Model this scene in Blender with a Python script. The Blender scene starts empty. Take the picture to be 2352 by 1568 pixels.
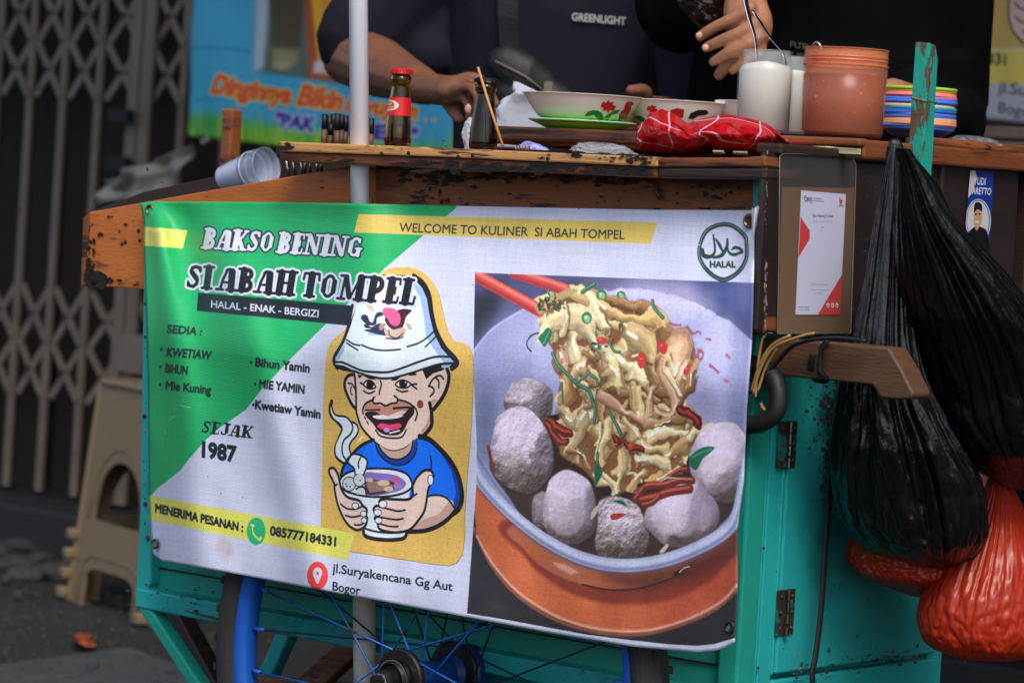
import bpy, bmesh, math, random
import numpy as np
from mathutils import Vector, Matrix, noise
from mathutils.bvhtree import BVHTree
random.seed(7); RNG = np.random.default_rng(7)
scene = bpy.context.scene
COL = scene.collection

# ------------------------------------------------------------------ camera
# world axes: X runs along the cart's long side (right = +X), Y goes from the street towards the shop fronts
CAM = Vector((2.0735, -2.832, 0.92))
F0 = Vector((-0.651, 0.759, 0)).normalized(); R0 = Vector((0.759, 0.651, 0)).normalized(); Z = Vector((0, 0, 1))
_p, _r, FPX = math.radians(2.67), math.radians(3.2), 7260.0
FW = F0 * math.cos(_p) - Z * math.sin(_p); _u0 = F0 * math.sin(_p) + Z * math.cos(_p)
RC = R0 * math.cos(_r) + _u0 * math.sin(_r); UC = _u0 * math.cos(_r) - R0 * math.sin(_r)
cd = bpy.data.cameras.new('camera'); cam = bpy.data.objects.new('camera', cd); COL.objects.link(cam); scene.camera = cam
cam.matrix_world = Matrix(((RC.x, UC.x, -FW.x, CAM.x), (RC.y, UC.y, -FW.y, CAM.y), (RC.z, UC.z, -FW.z, CAM.z), (0, 0, 0, 1)))
cd.sensor_width = 36; cd.lens = 36 * FPX / 2352; cd.clip_end = 200; cd.clip_start = 0.05
cd.dof.use_dof = True; cd.dof.focus_distance = 3.72; cd.dof.aperture_fstop = 7.5

# ------------------------------------------------------------------ light
SUN_EL, SUN_AZ = 52.0, 128.0      # soft overcast daylight from the street side, behind and left of the camera
w = bpy.data.worlds.new('World'); scene.world = w; w.use_nodes = True
nt = w.node_tree; bg = nt.nodes['Background']; sky = nt.nodes.new('ShaderNodeTexSky')
sky.sky_type = 'NISHITA'; sky.sun_disc = False; sky.sun_elevation = math.radians(SUN_EL); sky.sun_rotation = math.radians(SUN_AZ)
sky.air_density = 1.0; sky.dust_density = 3.0; sky.ozone_density = 1.6
nt.links.new(sky.outputs[0], bg.inputs[0]); bg.inputs[1].default_value = 0.10
sl = bpy.data.lights.new('sun', 'SUN'); so = bpy.data.objects.new('sun', sl); COL.objects.link(so)
sl.energy = 1.1; sl.angle = math.radians(25); sl.color = (1.0, 0.96, 0.90)
_az, _el = math.radians(SUN_AZ), math.radians(SUN_EL)
_sd = Vector((math.sin(_az) * math.cos(_el), math.cos(_az) * math.cos(_el), math.sin(_el)))
so.rotation_euler = _sd.to_track_quat('Z', 'Y').to_euler()
scene.view_settings.view_transform = 'Standard'; scene.view_settings.look = 'None'
scene.view_settings.exposure = 0.92; scene.view_settings.gamma = 1.0; scene.view_settings.use_curve_mapping = False
scene.cycles.max_bounces = 7; scene.cycles.transmission_bounces = 8; scene.cycles.transparent_max_bounces = 12
scene.cycles.caustics_reflective = False; scene.cycles.caustics_refractive = False
scene.cycles.sample_clamp_indirect = 4

# ------------------------------------------------------------------ helpers
def ray(x, y):
    return (FW + RC * ((x - 1176) / FPX) + UC * ((784 - y) / FPX))
def P(x, y, b=None, a=None, z=None, d=None):
    """point of the place seen at photo position (x, y) (photo scaled to 2352 wide) on the plane Y=b, X=a, Z=z or at distance d"""
    r = ray(x, y)
    if b is not None: t = (b - CAM.y) / r.y
    elif a is not None: t = (a - CAM.x) / r.x
    elif z is not None: t = (z - CAM.z) / r.z
    else: t = d
    return CAM + r * t
def mpp(p):            # metres per photo pixel at p
    return (Vector(p) - CAM).dot(FW) / FPX

def new_mesh(name, V, F, smooth=False):
    me = bpy.data.meshes.new(name); me.from_pydata([tuple(v) for v in V], [], F); me.update()
    if smooth: me.polygons.foreach_set('use_smooth', [True] * len(me.polygons))
    return me
def root_loc(o):
    v = Vector((0, 0, 0))
    while o is not None: v = v + o.location; o = o.parent
    return v
def tag(o, label=None, cat=None, group=None, kind=None):
    if label: o['label'] = label
    if cat: o['category'] = cat
    if group: o['group'] = group
    if kind: o['kind'] = kind
    return o
def thing(name, label, cat, loc=(0, 0, 0), group=None, rz=0.0):
    o = bpy.data.objects.new(name, None); COL.objects.link(o); o.location = loc; o.rotation_euler.z = rz
    o.empty_display_size = 0.05
    return tag(o, label, cat, group)
class MB:
    def __init__(s): s.V = []; s.F = []
    def add(s, V, F):
        n = len(s.V); s.V += [Vector(v) for v in V]; s.F += [tuple(i + n for i in f) for f in F]; return s
    def box(s, c, size, rot=None):
        c = Vector(c); h = Vector(size) / 2
        V = [Vector((x * h.x, y * h.y, z * h.z)) for x in (-1, 1) for y in (-1, 1) for z in (-1, 1)]
        if rot is not None: V = [rot @ v for v in V]
        return s.add([c + v for v in V], [(0, 1, 3, 2), (4, 6, 7, 5), (0, 4, 5, 1), (2, 3, 7, 6), (0, 2, 6, 4), (1, 5, 7, 3)])
    def bar(s, p0, p1, w_, t_, up=Z):
        p0, p1 = Vector(p0), Vector(p1); d = (p1 - p0); L = d.length; d.normalize()
        x = d.cross(up).normalized(); y = x.cross(d)
        return s.box((p0 + p1) / 2, (w_, L, t_), Matrix((x, d, y)).transposed())
    def prism(s, pts, vec):
        pts = [Vector(p) for p in pts]; n = len(pts); vec = Vector(vec)
        nn = Vector((0, 0, 0))
        for i in range(n): nn += pts[i].cross(pts[(i + 1) % n])
        if nn.dot(vec) > 0: pts = pts[::-1]
        return s.add(pts + [p + vec for p in pts],
                     [tuple(range(n)), tuple(range(2 * n - 1, n - 1, -1))] + [((i + 1) % n, i, n + i, n + (i + 1) % n) for i in range(n)])
    def tube(s, pts, r, n=10, caps=True, flat=1.0):
        pts = [Vector(p) for p in pts]; m = len(pts)
        rs = list(r) if hasattr(r, '__len__') else [r] * m
        d0 = (pts[1] - pts[0]).normalized(); ref = Z if abs(d0.z) < .9 else Vector((1, 0, 0))
        x = d0.cross(ref).normalized(); V = []
        for i, p in enumerate(pts):
            d = (pts[min(i + 1, m - 1)] - pts[max(i - 1, 0)]).normalized()
            x = (x - d * x.dot(d)).normalized(); y = d.cross(x)
            V += [p + (x * math.cos(2 * math.pi * k / n) + y * (flat * math.sin(2 * math.pi * k / n))) * rs[i] for k in range(n)]
        F = [(i * n + k, i * n + (k + 1) % n, (i + 1) * n + (k + 1) % n, (i + 1) * n + k) for i in range(m - 1) for k in range(n)]
        if caps: F += [tuple(range(n))[::-1], tuple(range((m - 1) * n, m * n))]
        return s.add(V, F)
    def lathe(s, prof, c=(0, 0, 0), n=40, axis=None, close=False):
        c = Vector(c); m = len(prof)
        if axis is None: X, Y, A = Vector((1, 0, 0)), Vector((0, 1, 0)), Z
        else:
            A = Vector(axis).normalized(); X = A.cross(Z if abs(A.z) < .9 else Vector((1, 0, 0))).normalized(); Y = A.cross(X)
        V = [c + (X * math.cos(2 * math.pi * k / n) + Y * math.sin(2 * math.pi * k / n)) * r + A * z for r, z in prof for k in range(n)]
        F = [(i * n + k, i * n + (k + 1) % n, (i + 1) * n + (k + 1) % n, (i + 1) * n + k) for i in range(m - 1) for k in range(n)]
        if close: F += [((m - 1) * n + k, (m - 1) * n + (k + 1) % n, (k + 1) % n, k) for k in range(n)]
        else:
            if prof[0][0] > 1e-5: F += [tuple(range(n))[::-1]]
            if prof[-1][0] > 1e-5: F += [tuple(range((m - 1) * n, m * n))]
        return s.add(V, F)
    def ellip(s, c, rad, n=16, rot=None):
        c = Vector(c); V = []; F = []
        for i in range(n + 1):
            th = math.pi * i / n
            for k in range(2 * n):
                ph = math.pi * k / n
                v = Vector((math.sin(th) * math.cos(ph) * rad[0], math.sin(th) * math.sin(ph) * rad[1], math.cos(th) * rad[2]))
                V.append(c + (rot @ v if rot is not None else v))
        m = 2 * n
        F = [(i * m + k, i * m + (k + 1) % m, (i + 1) * m + (k + 1) % m, (i + 1) * m + k) for i in range(n) for k in range(m)]
        return s.add(V, F)
    def loft(s, rings, n=28):
        """rings: (centre, rx, ry, X axis, Y axis)"""
        V = []
        for c, rx, ry, X, Y in rings:
            V += [Vector(c) + X * (rx * math.cos(2 * math.pi * k / n)) + Y * (ry * math.sin(2 * math.pi * k / n)) for k in range(n)]
        m = len(rings)
        F = [(i * n + k, i * n + (k + 1) % n, (i + 1) * n + (k + 1) % n, (i + 1) * n + k) for i in range(m - 1) for k in range(n)]
        F += [tuple(range(n))[::-1], tuple(range((m - 1) * n, m * n))]
        return s.add(V, F)
    def obj(s, name, mat, parent=None, smooth=False, bevel=0, loc=None, seg=2, fixn=True, autosmooth=None):
        if parent is not None: off = root_loc(parent)
        else: off = Vector(loc) if loc is not None else Vector((0, 0, 0))
        me = new_mesh(name, [v - off for v in s.V], s.F, smooth)
        if fixn:
            bm = bmesh.new(); bm.from_mesh(me); bmesh.ops.remove_doubles(bm, verts=bm.verts, dist=1e-6)
            bmesh.ops.recalc_face_normals(bm, faces=bm.faces)
            if autosmooth:
                for f in bm.faces: f.smooth = True
                for e in bm.edges:
                    if len(e.link_faces) == 2 and e.calc_face_angle(0) > math.radians(autosmooth): e.smooth = False
            bm.to_mesh(me); bm.free()
        me.materials.append(mat)
        o = bpy.data.objects.new(name, me); COL.objects.link(o)
        if parent is not None: o.parent = parent
        else: o.location = off
        if bevel:
            md = o.modifiers.new('bevel', 'BEVEL'); md.width = bevel; md.segments = seg; md.limit_method = 'ANGLE'; md.angle_limit = math.radians(35)
        return o
def smesh(pts, b=None, a=None, th=0.02):
    """outline given in photo positions on the plane Y=b (thickness goes +Y) or X=a (thickness goes -X)"""
    if b is not None: return MB().prism([P(x, y, b=b) for x, y in pts], (0, th, 0))
    return MB().prism([P(x, y, a=a) for x, y in pts], (-th, 0, 0))
def copy_tree(o, parent=None, loc=None, rz=None):
    c = o.copy(); COL.objects.link(c); c.parent = parent
    if loc is not None: c.location = loc
    if rz is not None: c.rotation_euler.z = rz
    for ch in list(o.children): copy_tree(ch, c)
    return c
def voxel(mb, name, mat, size, parent=None, loc=None, smooth_it=6, disp=None):
    me = new_mesh('tmp', mb.V, mb.F); o = bpy.data.objects.new('tmp', me); COL.objects.link(o)
    md = o.modifiers.new('r', 'REMESH'); md.mode = 'VOXEL'; md.voxel_size = size; md.use_smooth_shade = True
    if smooth_it: sm = o.modifiers.new('s', 'SMOOTH'); sm.factor = .5; sm.iterations = smooth_it
    dg = bpy.context.evaluated_depsgraph_get(); m2 = bpy.data.meshes.new_from_object(o.evaluated_get(dg))
    bpy.data.objects.remove(o); bpy.data.meshes.remove(me)
    n = len(m2.vertices); co = np.empty(n * 3); m2.vertices.foreach_get('co', co); co = co.reshape(-1, 3)
    if disp is not None:
        nn = np.empty(n * 3); m2.vertices.foreach_get('normal', nn); nn = nn.reshape(-1, 3)
        co = co + nn * np.array([disp(Vector(c)) for c in co])[:, None]
    off = root_loc(parent) if parent is not None else Vector(loc or (0, 0, 0))
    co = co - np.array(off)[None, :]; m2.vertices.foreach_set('co', co.ravel()); m2.update()
    m2.polygons.foreach_set('use_smooth', [True] * len(m2.polygons)); m2.name = name
    m2.materials.clear(); m2.materials.append(mat)
    o = bpy.data.objects.new(name, m2); COL.objects.link(o)
    if parent is not None: o.parent = parent
    else: o.location = off
    return o
def bvh_of(o):
    dg = bpy.context.evaluated_depsgraph_get(); me = o.data
    off = root_loc(o)
    return BVHTree.FromPolygons([v.co + off for v in me.vertices], [tuple(p.vertices) for p in me.polygons])
_glyphs = {}
def text_mesh(s, bold=0.0, shear=0.0):
    """triangulated outline of a text, cap height 1, x from 0 to width"""
    k = (s, bold, shear)
    if k in _glyphs: return _glyphs[k]
    cu = bpy.data.curves.new('t', 'FONT'); cu.body = s; cu.size = 1.0; cu.offset = bold; cu.shear = shear; cu.resolution_u = 4
    o = bpy.data.objects.new('t', cu); COL.objects.link(o)
    dg = bpy.context.evaluated_depsgraph_get(); me = bpy.data.meshes.new_from_object(o.evaluated_get(dg))
    V = np.array([v.co[:2] for v in me.vertices]); F = [tuple(p.vertices) for p in me.polygons]
    from collections import Counter
    c = Counter()
    for f in F:
        for i in range(len(f)):
            e = tuple(sorted((f[i], f[(i + 1) % len(f)]))); c[e] += 1
    E = np.array([e for e, n in c.items() if n == 1])
    bpy.data.objects.remove(o); bpy.data.curves.remove(cu); bpy.data.meshes.remove(me)
    V = V / 0.727
    x0 = V[:, 0].min(); V[:, 0] -= x0; V[:, 1] -= 0
    _glyphs[k] = (V, F, E); return _glyphs[k]
def decal(name, polys, color_mat, parent, bvh, off=0.0012, sub=2):
    """flat print laid on a curved surface: polygons in photo positions, pressed on to the surface"""
    bm = bmesh.new()
    for poly in polys:
        if len(poly) == 2 and isinstance(poly[1], list):      # (verts, faces)
            vs = [bm.verts.new((x, y, 0)) for x, y in poly[0]]
            for f in poly[1]:
                try: bm.faces.new([vs[i] for i in f])
                except ValueError: pass
        else: bm.faces.new([bm.verts.new((x, y, 0)) for x, y in poly])
    bmesh.ops.triangulate(bm, faces=bm.faces)
    if sub: bmesh.ops.subdivide_edges(bm, edges=bm.edges, cuts=sub, use_grid_fill=True)
    o0 = root_loc(parent)
    for v in bm.verts:
        r = ray(v.co.x, v.co.y).normalized(); h = bvh.ray_cast(CAM, r)
        p = h[0] if h[0] is not None else None
        v.co = (p - r * off - o0) if p is not None else Vector((0, 0, -99))
    bmesh.ops.delete(bm, geom=[v for v in bm.verts if v.co.z < -50], context='VERTS')
    me = bpy.data.meshes.new(name); bm.to_mesh(me); bm.free(); me.materials.append(color_mat)
    o = bpy.data.objects.new(name, me); COL.objects.link(o); o.parent = parent
    return o
def spline(pts, n=8, closed=False):
    pts = [np.array(p, float) for p in pts]; m = len(pts); out = []
    for i in range(m if closed else m - 1):
        g = (lambda j: pts[j % m]) if closed else (lambda j: pts[min(max(j, 0), m - 1)])
        p0, p1, p2, p3 = g(i - 1), g(i), g(i + 1), g(i + 2)
        for k in range(n):
            t = k / n
            out.append(.5 * ((2 * p1) + (-p0 + p2) * t + (2 * p0 - 5 * p1 + 4 * p2 - p3) * t * t + (-p0 + 3 * p1 - 3 * p2 + p3) * t ** 3))
    if not closed: out.append(pts[-1])
    return out

# ------------------------------------------------------------------ materials
def lin(c):
    c = np.array(c, float) / 255.0
    return tuple(np.where(c <= .04045, c / 12.92, ((c + .055) / 1.055) ** 2.4)) + (1.0,)
def mat(name, col, rough=.5, metal=0.0, var=.12, scale=8.0, stretch=(1, 1, 1), bump=0.0, bscale=60.0, spots=None, spots2=None, coat=0.0, spec=.5,
        trans=0.0, ior=1.45, alpha=1.0, sss=0.0, rvar=.12, sheen=0.0, transl=0.0):
    m = bpy.data.materials.new(name); m.use_nodes = True; nt = m.node_tree; N, L = nt.nodes, nt.links
    b = N['Principled BSDF']; tc = N.new('ShaderNodeTexCoord'); mp = N.new('ShaderNodeMapping'); mp.inputs['Scale'].default_value = stretch
    L.new(tc.outputs['Object'], mp.inputs[0])
    def nz(sc, det=5, ro=.6):
        n = N.new('ShaderNodeTexNoise'); n.inputs['Scale'].default_value = sc; n.inputs['Detail'].default_value = det; n.inputs['Roughness'].default_value = ro
        L.new(mp.outputs[0], n.inputs['Vector']); return n
    base = lin(col) if max(col) > 1.01 else tuple(col) + (1.0,)
    n1 = nz(scale); mr = N.new('ShaderNodeMapRange'); mr.inputs[1].default_value = .25; mr.inputs[2].default_value = .75
    mr.inputs[3].default_value = 1 - var; mr.inputs[4].default_value = 1 + var; L.new(n1.outputs[0], mr.inputs[0])
    mul = N.new('ShaderNodeVectorMath'); mul.operation = 'SCALE'; mul.inputs[0].default_value = base[:3]; L.new(mr.outputs[0], mul.inputs['Scale'])
    cur = mul.outputs[0]; fac_list = []
    for sp in [s for s in (spots, spots2) if s]:
        c2, sc, th, soft = sp[:4]
        n = nz(sc, 8, .65); r = N.new('ShaderNodeMapRange'); r.inputs[1].default_value = th; r.inputs[2].default_value = th + soft; L.new(n.outputs[0], r.inputs[0])
        mx = N.new('ShaderNodeMix'); mx.data_type = 'RGBA'; L.new(r.outputs[0], mx.inputs[0]); L.new(cur, mx.inputs[6]); mx.inputs[7].default_value = lin(c2); cur = mx.outputs[2]
        fac_list.append(r.outputs[0])
    L.new(cur, b.inputs['Base Color'])
    n2 = nz(scale * 2.3); rr = N.new('ShaderNodeMapRange'); rr.inputs[3].default_value = max(rough - rvar, .02); rr.inputs[4].default_value = min(rough + rvar, 1)
    L.new(n2.outputs[0], rr.inputs[0]); L.new(rr.outputs[0], b.inputs['Roughness'])
    b.inputs['Metallic'].default_value = metal; b.inputs['Coat Weight'].default_value = coat; b.inputs['Coat Roughness'].default_value = .15
    b.inputs['Specular IOR Level'].default_value = spec; b.inputs['IOR'].default_value = ior; b.inputs['Transmission Weight'].default_value = trans
    b.inputs['Alpha'].default_value = alpha
    if sss: b.inputs['Subsurface Weight'].default_value = sss; b.inputs['Subsurface Radius'].default_value = (.01, .004, .002); b.inputs['Subsurface Scale'].default_value = 1.0
    if sheen: b.inputs['Sheen Weight'].default_value = sheen
    if bump:
        n3 = nz(bscale, 6, .6); bp = N.new('ShaderNodeBump'); bp.inputs['Strength'].default_value = min(bump, 1); bp.inputs['Distance'].default_value = .002 * max(bump, 1)
        h = n3.outputs[0]
        if fac_list:
            ma = N.new('ShaderNodeMath'); ma.operation = 'MULTIPLY_ADD'; L.new(fac_list[0], ma.inputs[0]); ma.inputs[1].default_value = -.6; L.new(h, ma.inputs[2]); h = ma.outputs[0]
        L.new(h, bp.inputs['Height']); L.new(bp.outputs[0], b.inputs['Normal'])
    if transl:
        tr = N.new('ShaderNodeBsdfTranslucent'); L.new(cur, tr.inputs[0]); ms = N.new('ShaderNodeMixShader'); ms.inputs[0].default_value = transl
        L.new(b.outputs[0], ms.inputs[1]); L.new(tr.outputs[0], ms.inputs[2]); L.new(ms.outputs[0], N['Material Output'].inputs[0])
    return m
def image_mat(name, img, rough=.5, weave=0.0, transl=0.0, spec=.5, coat=0):
    m = bpy.data.materials.new(name); m.use_nodes = True; N, L = m.node_tree.nodes, m.node_tree.links
    b = N['Principled BSDF']; uv = N.new('ShaderNodeUVMap'); t = N.new('ShaderNodeTexImage'); t.image = img; t.extension = 'EXTEND'
    L.new(uv.outputs[0], t.inputs[0]); L.new(t.outputs[0], b.inputs['Base Color']); b.inputs['Roughness'].default_value = rough
    b.inputs['Specular IOR Level'].default_value = spec; b.inputs['Coat Weight'].default_value = coat
    if weave:
        tc = N.new('ShaderNodeTexCoord'); ws = []
        for ax in ('X', 'Z'):
            wv = N.new('ShaderNodeTexWave'); wv.bands_direction = ax; wv.inputs['Scale'].default_value = 170; wv.inputs['Distortion'].default_value = .6; L.new(tc.outputs['Object'], wv.inputs[0]); ws.append(wv)
        ad = N.new('ShaderNodeMath'); ad.operation = 'ADD'; L.new(ws[0].outputs[1], ad.inputs[0]); L.new(ws[1].outputs[1], ad.inputs[1])
        nz = N.new('ShaderNodeTexNoise'); nz.inputs['Scale'].default_value = 14; L.new(tc.outputs['Object'], nz.inputs[0])
        m2 = N.new('ShaderNodeMath'); m2.operation = 'MULTIPLY_ADD'; L.new(nz.outputs[0], m2.inputs[0]); m2.inputs[1].default_value = 14; L.new(ad.outputs[0], m2.inputs[2])
        bp = N.new('ShaderNodeBump'); bp.inputs['Strength'].default_value = weave; bp.inputs['Distance'].default_value = .0006
        L.new(m2.outputs[0], bp.inputs['Height']); L.new(bp.outputs[0], b.inputs['Normal'])
    return m
# ------------------------------------------------------------------ flat print: a small painter for posters, labels and signs
def vnoise(h, w_, cell, seed=0, octaves=3):
    rng = np.random.default_rng(seed); out = np.zeros((h, w_)); amp = 1; tot = 0
    for o in range(octaves):
        c = max(cell / 2 ** o, 1.5); gh, gw = int(h / c) + 3, int(w_ / c) + 3; g = rng.random((gh, gw))
        y = np.arange(h) / c; x = np.arange(w_) / c; yi = y.astype(int); xi = x.astype(int)
        fy = (y - yi); fx = (x - xi); fy = fy * fy * (3 - 2 * fy); fx = fx * fx * (3 - 2 * fx)
        a = g[yi][:, xi]; b_ = g[yi][:, xi + 1]; c_ = g[yi + 1][:, xi]; d_ = g[yi + 1][:, xi + 1]
        out += amp * ((a * (1 - fx) + b_ * fx) * (1 - fy)[:, None] + (c_ * (1 - fx) + d_ * fx) * fy[:, None]); tot += amp; amp *= .5
    return out / tot
class Print:
    """canvas lying on the plane Y=b or X=a; the art is given in photo positions and laid flat on to that plane"""
    def __init__(s, x0, y0, x1, y1, ppm, bg, b=None, a=None):
        s.b, s.a, s.ppm = b, a, ppm
        c = [P(x, y, b=b, a=a) for x, y in ((x0, y0), (x1, y0), (x1, y1), (x0, y1))]
        s.k = 0 if b is not None else 1
        us = [p[s.k] for p in c]; zs = [p.z for p in c]
        s.u0, s.u1, s.z0, s.z1 = min(us), max(us), min(zs), max(zs)
        s.w = int((s.u1 - s.u0) * ppm); s.h = int((s.z1 - s.z0) * ppm)
        # homography photo -> canvas (least squares on a grid of exact points)
        A = []; B = []
        for i in range(6):
            for j in range(6):
                x = x0 + (x1 - x0) * i / 5; y = y0 + (y1 - y0) * j / 5; p = P(x, y, b=b, a=a)
                X, Y = (p[s.k] - s.u0) * ppm, (s.z1 - p.z) * ppm
                A += [[x, y, 1, 0, 0, 0, -X * x, -X * y], [0, 0, 0, x, y, 1, -Y * x, -Y * y]]; B += [X, Y]
        A = np.array(A); sc = np.abs(A).max(0); h = np.linalg.lstsq(A / sc, np.array(B), rcond=None)[0] / sc
        s.H = np.append(h, 1).reshape(3, 3)
        s.c = np.empty((s.h, s.w, 3)); s.c[:] = np.array(bg, float)
        m = s.M([[(x0 + x1) / 2, (y0 + y1) / 2], [(x0 + x1) / 2 + 1, (y0 + y1) / 2], [(x0 + x1) / 2, (y0 + y1) / 2 + 1]])
        s.sx = abs(m[1, 0] - m[0, 0]); s.sy = abs(m[2, 1] - m[0, 1]); s.s = (s.sx * s.sy) ** .5
    def M(s, pts):
        p = np.asarray([q[:2] for q in pts], float); q = np.c_[p, np.ones(len(p))] @ s.H.T; return q[:, :2] / q[:, 2:]
    def uv(s, x, y):
        m = s.M([(x, y)])[0]; return (m[0] / s.w, 1 - m[1] / s.h)
    def comp(s, mask, x0, y0, color, alpha=1.0, mult=False):
        h, w_ = mask.shape; X0, Y0 = max(x0, 0), max(y0, 0); X1, Y1 = min(x0 + w_, s.w), min(y0 + h, s.h)
        if X1 <= X0 or Y1 <= Y0: return
        m = (mask[Y0 - y0:Y1 - y0, X0 - x0:X1 - x0] * alpha)[..., None]; d = s.c[Y0:Y1, X0:X1]
        if callable(color):
            yy, xx = np.mgrid[Y0:Y1, X0:X1]; color = color(xx, yy)
        color = np.asarray(color, float)
        if mult: d *= (1 - m + m * color)
        else: d[:] = d * (1 - m) + color * m
    def fill_edges(s, A, B, color, alpha=1.0, mult=False, soft=0, ret=False):
        SS = 3; lo = np.minimum(A, B).min(0); hi = np.maximum(A, B).max(0); pad = 2 + int(soft * 2)
        x0, y0 = int(math.floor(lo[0])) - pad, int(math.floor(lo[1])) - pad; x1, y1 = int(math.ceil(hi[0])) + pad, int(math.ceil(hi[1])) + pad
        x0 = max(x0, -50); y0 = max(y0, -50); x1 = min(x1, s.w + 50); y1 = min(y1, s.h + 50)
        h, w_ = y1 - y0, x1 - x0
        if h <= 0 or w_ <= 0: return
        ay, by = (A[:, 1] - y0) * SS - .5, (B[:, 1] - y0) * SS - .5
        ax, bx = A[:, 0] - x0, B[:, 0] - x0
        sw = ay > by; ay, by = np.where(sw, by, ay), np.where(sw, ay, by); ax, bx = np.where(sw, bx, ax), np.where(sw, ax, bx)
        r0 = np.clip(np.ceil(ay), 0, h * SS).astype(int); r1 = np.clip(np.ceil(by), 0, h * SS).astype(int); cnt = np.maximum(r1 - r0, 0)
        idx = np.repeat(np.arange(len(ay)), cnt)
        if len(idx) == 0: return
        rows = np.arange(cnt.sum()) - np.repeat(np.cumsum(cnt) - cnt, cnt) + r0[idx]
        xs = ax[idx] + (rows - ay[idx]) / np.maximum(by[idx] - ay[idx], 1e-9) * (bx[idx] - ax[idx])
        xs = np.clip(xs, 0, w_ - 1.001); o = np.lexsort((xs, rows)); rows, xs = rows[o], xs[o]
        sign = np.where(np.arange(len(rows)) % 2 == 0, 1.0, -1.0)
        D = np.zeros((h * SS, w_ + 2)); xi = xs.astype(int); fr = xs - xi
        np.add.at(D, (rows, xi), sign * (1 - fr)); np.add.at(D, (rows, xi + 1), sign * fr)
        m = np.clip(np.cumsum(D, 1)[:, :w_], 0, 1).reshape(h, SS, w_).mean(1)
        if soft: m = s.blur(m, soft)
        if ret: return m, x0, y0
        s.comp(m, x0, y0, color, alpha, mult)
    @staticmethod
    def blur(m, r):
        r = max(int(round(r)), 1)
        for _ in range(2):
            for ax in (0, 1):
                c = np.cumsum(np.pad(m, [(r + 1, r) if i == ax else (0, 0) for i in (0, 1)]), axis=ax)
                m = (np.take(c, range(2 * r + 1, c.shape[ax]), axis=ax) - np.take(c, range(0, c.shape[ax] - 2 * r - 1), axis=ax)) / (2 * r + 1)
        return m
    def poly(s, pts, color, alpha=1.0, smooth=False, mult=False, soft=0, ret=False):
        if smooth: pts = spline(pts, 8, True)
        q = s.M(pts); return s.fill_edges(q, np.roll(q, -1, 0), color, alpha, mult, soft * s.s, ret)
    def line(s, pts, w_, color, alpha=1.0, smooth=True, soft=0.0, mult=False, taper=None, closed=False, an=False):
        if smooth and len(pts) > 2: pts = spline(pts, 6, closed)
        elif closed: pts = list(pts) + [pts[0]]
        q = s.M(pts); n = len(q); kx, ky = (s.s / s.sx, s.s / s.sy) if an else (1, 1)
        ws = np.full(n, float(w_)) if np.isscalar(w_) else np.interp(np.linspace(0, 1, n), np.linspace(0, 1, len(w_)), w_)
        if taper: t = np.linspace(0, 1, n); ws = ws * np.clip(np.minimum(t, 1 - t) * taper, .12, 1)
        ws = ws * s.s / 2; sf = max(soft * s.s, .5); pad = (ws.max() + sf + 2) / min(kx, ky)
        x0, y0 = (q.min(0) - pad).astype(int); x1, y1 = (q.max(0) + pad).astype(int) + 1
        x0 = max(x0, -20); y0 = max(y0, -20); x1 = min(x1, s.w + 20); y1 = min(y1, s.h + 20)
        if x1 <= x0 or y1 <= y0: return
        m = np.zeros((y1 - y0, x1 - x0))
        for i in range(n - 1):
            a, b_ = q[i], q[i + 1]; r = (max(ws[i], ws[i + 1]) + sf + 1) / min(kx, ky)
            u0, v0 = (np.minimum(a, b_) - r).astype(int) - [x0, y0]; u1, v1 = (np.maximum(a, b_) + r).astype(int) + 2 - [x0, y0]
            u0, v0 = max(u0, 0), max(v0, 0); u1, v1 = min(u1, x1 - x0), min(v1, y1 - y0)
            if u1 <= u0 or v1 <= v0: continue
            yy, xx = np.mgrid[v0 + y0:v1 + y0, u0 + x0:u1 + x0] + .0
            xx = (xx - a[0]) * kx; yy = (yy - a[1]) * ky; d = (b_ - a) * (kx, ky); L2 = max(d @ d, 1e-9); t = np.clip((xx * d[0] + yy * d[1]) / L2, 0, 1)
            dist = np.hypot(xx - t * d[0], yy - t * d[1]); rr = ws[i] + (ws[i + 1] - ws[i]) * t
            m[v0:v1, u0:u1] = np.maximum(m[v0:v1, u0:u1], np.clip((rr - dist) / (2 * sf) + .5, 0, 1))
        s.comp(m, x0, y0, color, alpha, mult)
    def dot(s, c, rx, ry, color, alpha=1.0, soft=0, ang=0, mult=False):
        t = np.linspace(0, 2 * np.pi, 40, endpoint=False); ca, sa = math.cos(ang), math.sin(ang)
        s.poly([(c[0] + rx * math.cos(k) * ca - ry * math.sin(k) * sa, c[1] + rx * math.cos(k) * sa + ry * math.sin(k) * ca) for k in t], color, alpha, soft=soft, mult=mult)
    def text(s, t, p0, p1, up, color, up1=None, bold=0.0, alpha=1.0, outline=None, slab=False):
        p0, p1, up = np.array(p0, float), np.array(p1, float), np.array(up, float); up1 = up if up1 is None else np.array(up1, float)
        if slab:
            st, W = slab_text(t)
            def mp(x, y): f = x / W; return p0 + (p1 - p0) * f + (up * (1 - f) + up1 * f) * y
            hpx = (np.hypot(*up) + np.hypot(*up1)) / 2
            for extra, colr in ([(outline[0], outline[1])] if outline else []) + [(0, color)]:
                for pts, w_ in st: s.line([mp(x, y) for x, y in pts], w_ * hpx + extra * 2, colr, alpha, smooth=False, an=True)
            return
        dil = max(bold - .02, 0); V, F, E = text_mesh(t, min(bold, .02)); W = V[:, 0].max(); f = (V[:, 0] / W)[:, None]
        Q = p0 + (p1 - p0) * f + (up * (1 - f) + up1 * f) * V[:, 1:2]
        q = s.M(Q)
        if dil <= 0: return s.fill_edges(q[E[:, 0]], q[E[:, 1]], color, alpha)
        got = s.fill_edges(q[E[:, 0]], q[E[:, 1]], color, alpha, ret=True)
        if got is None: return
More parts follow.
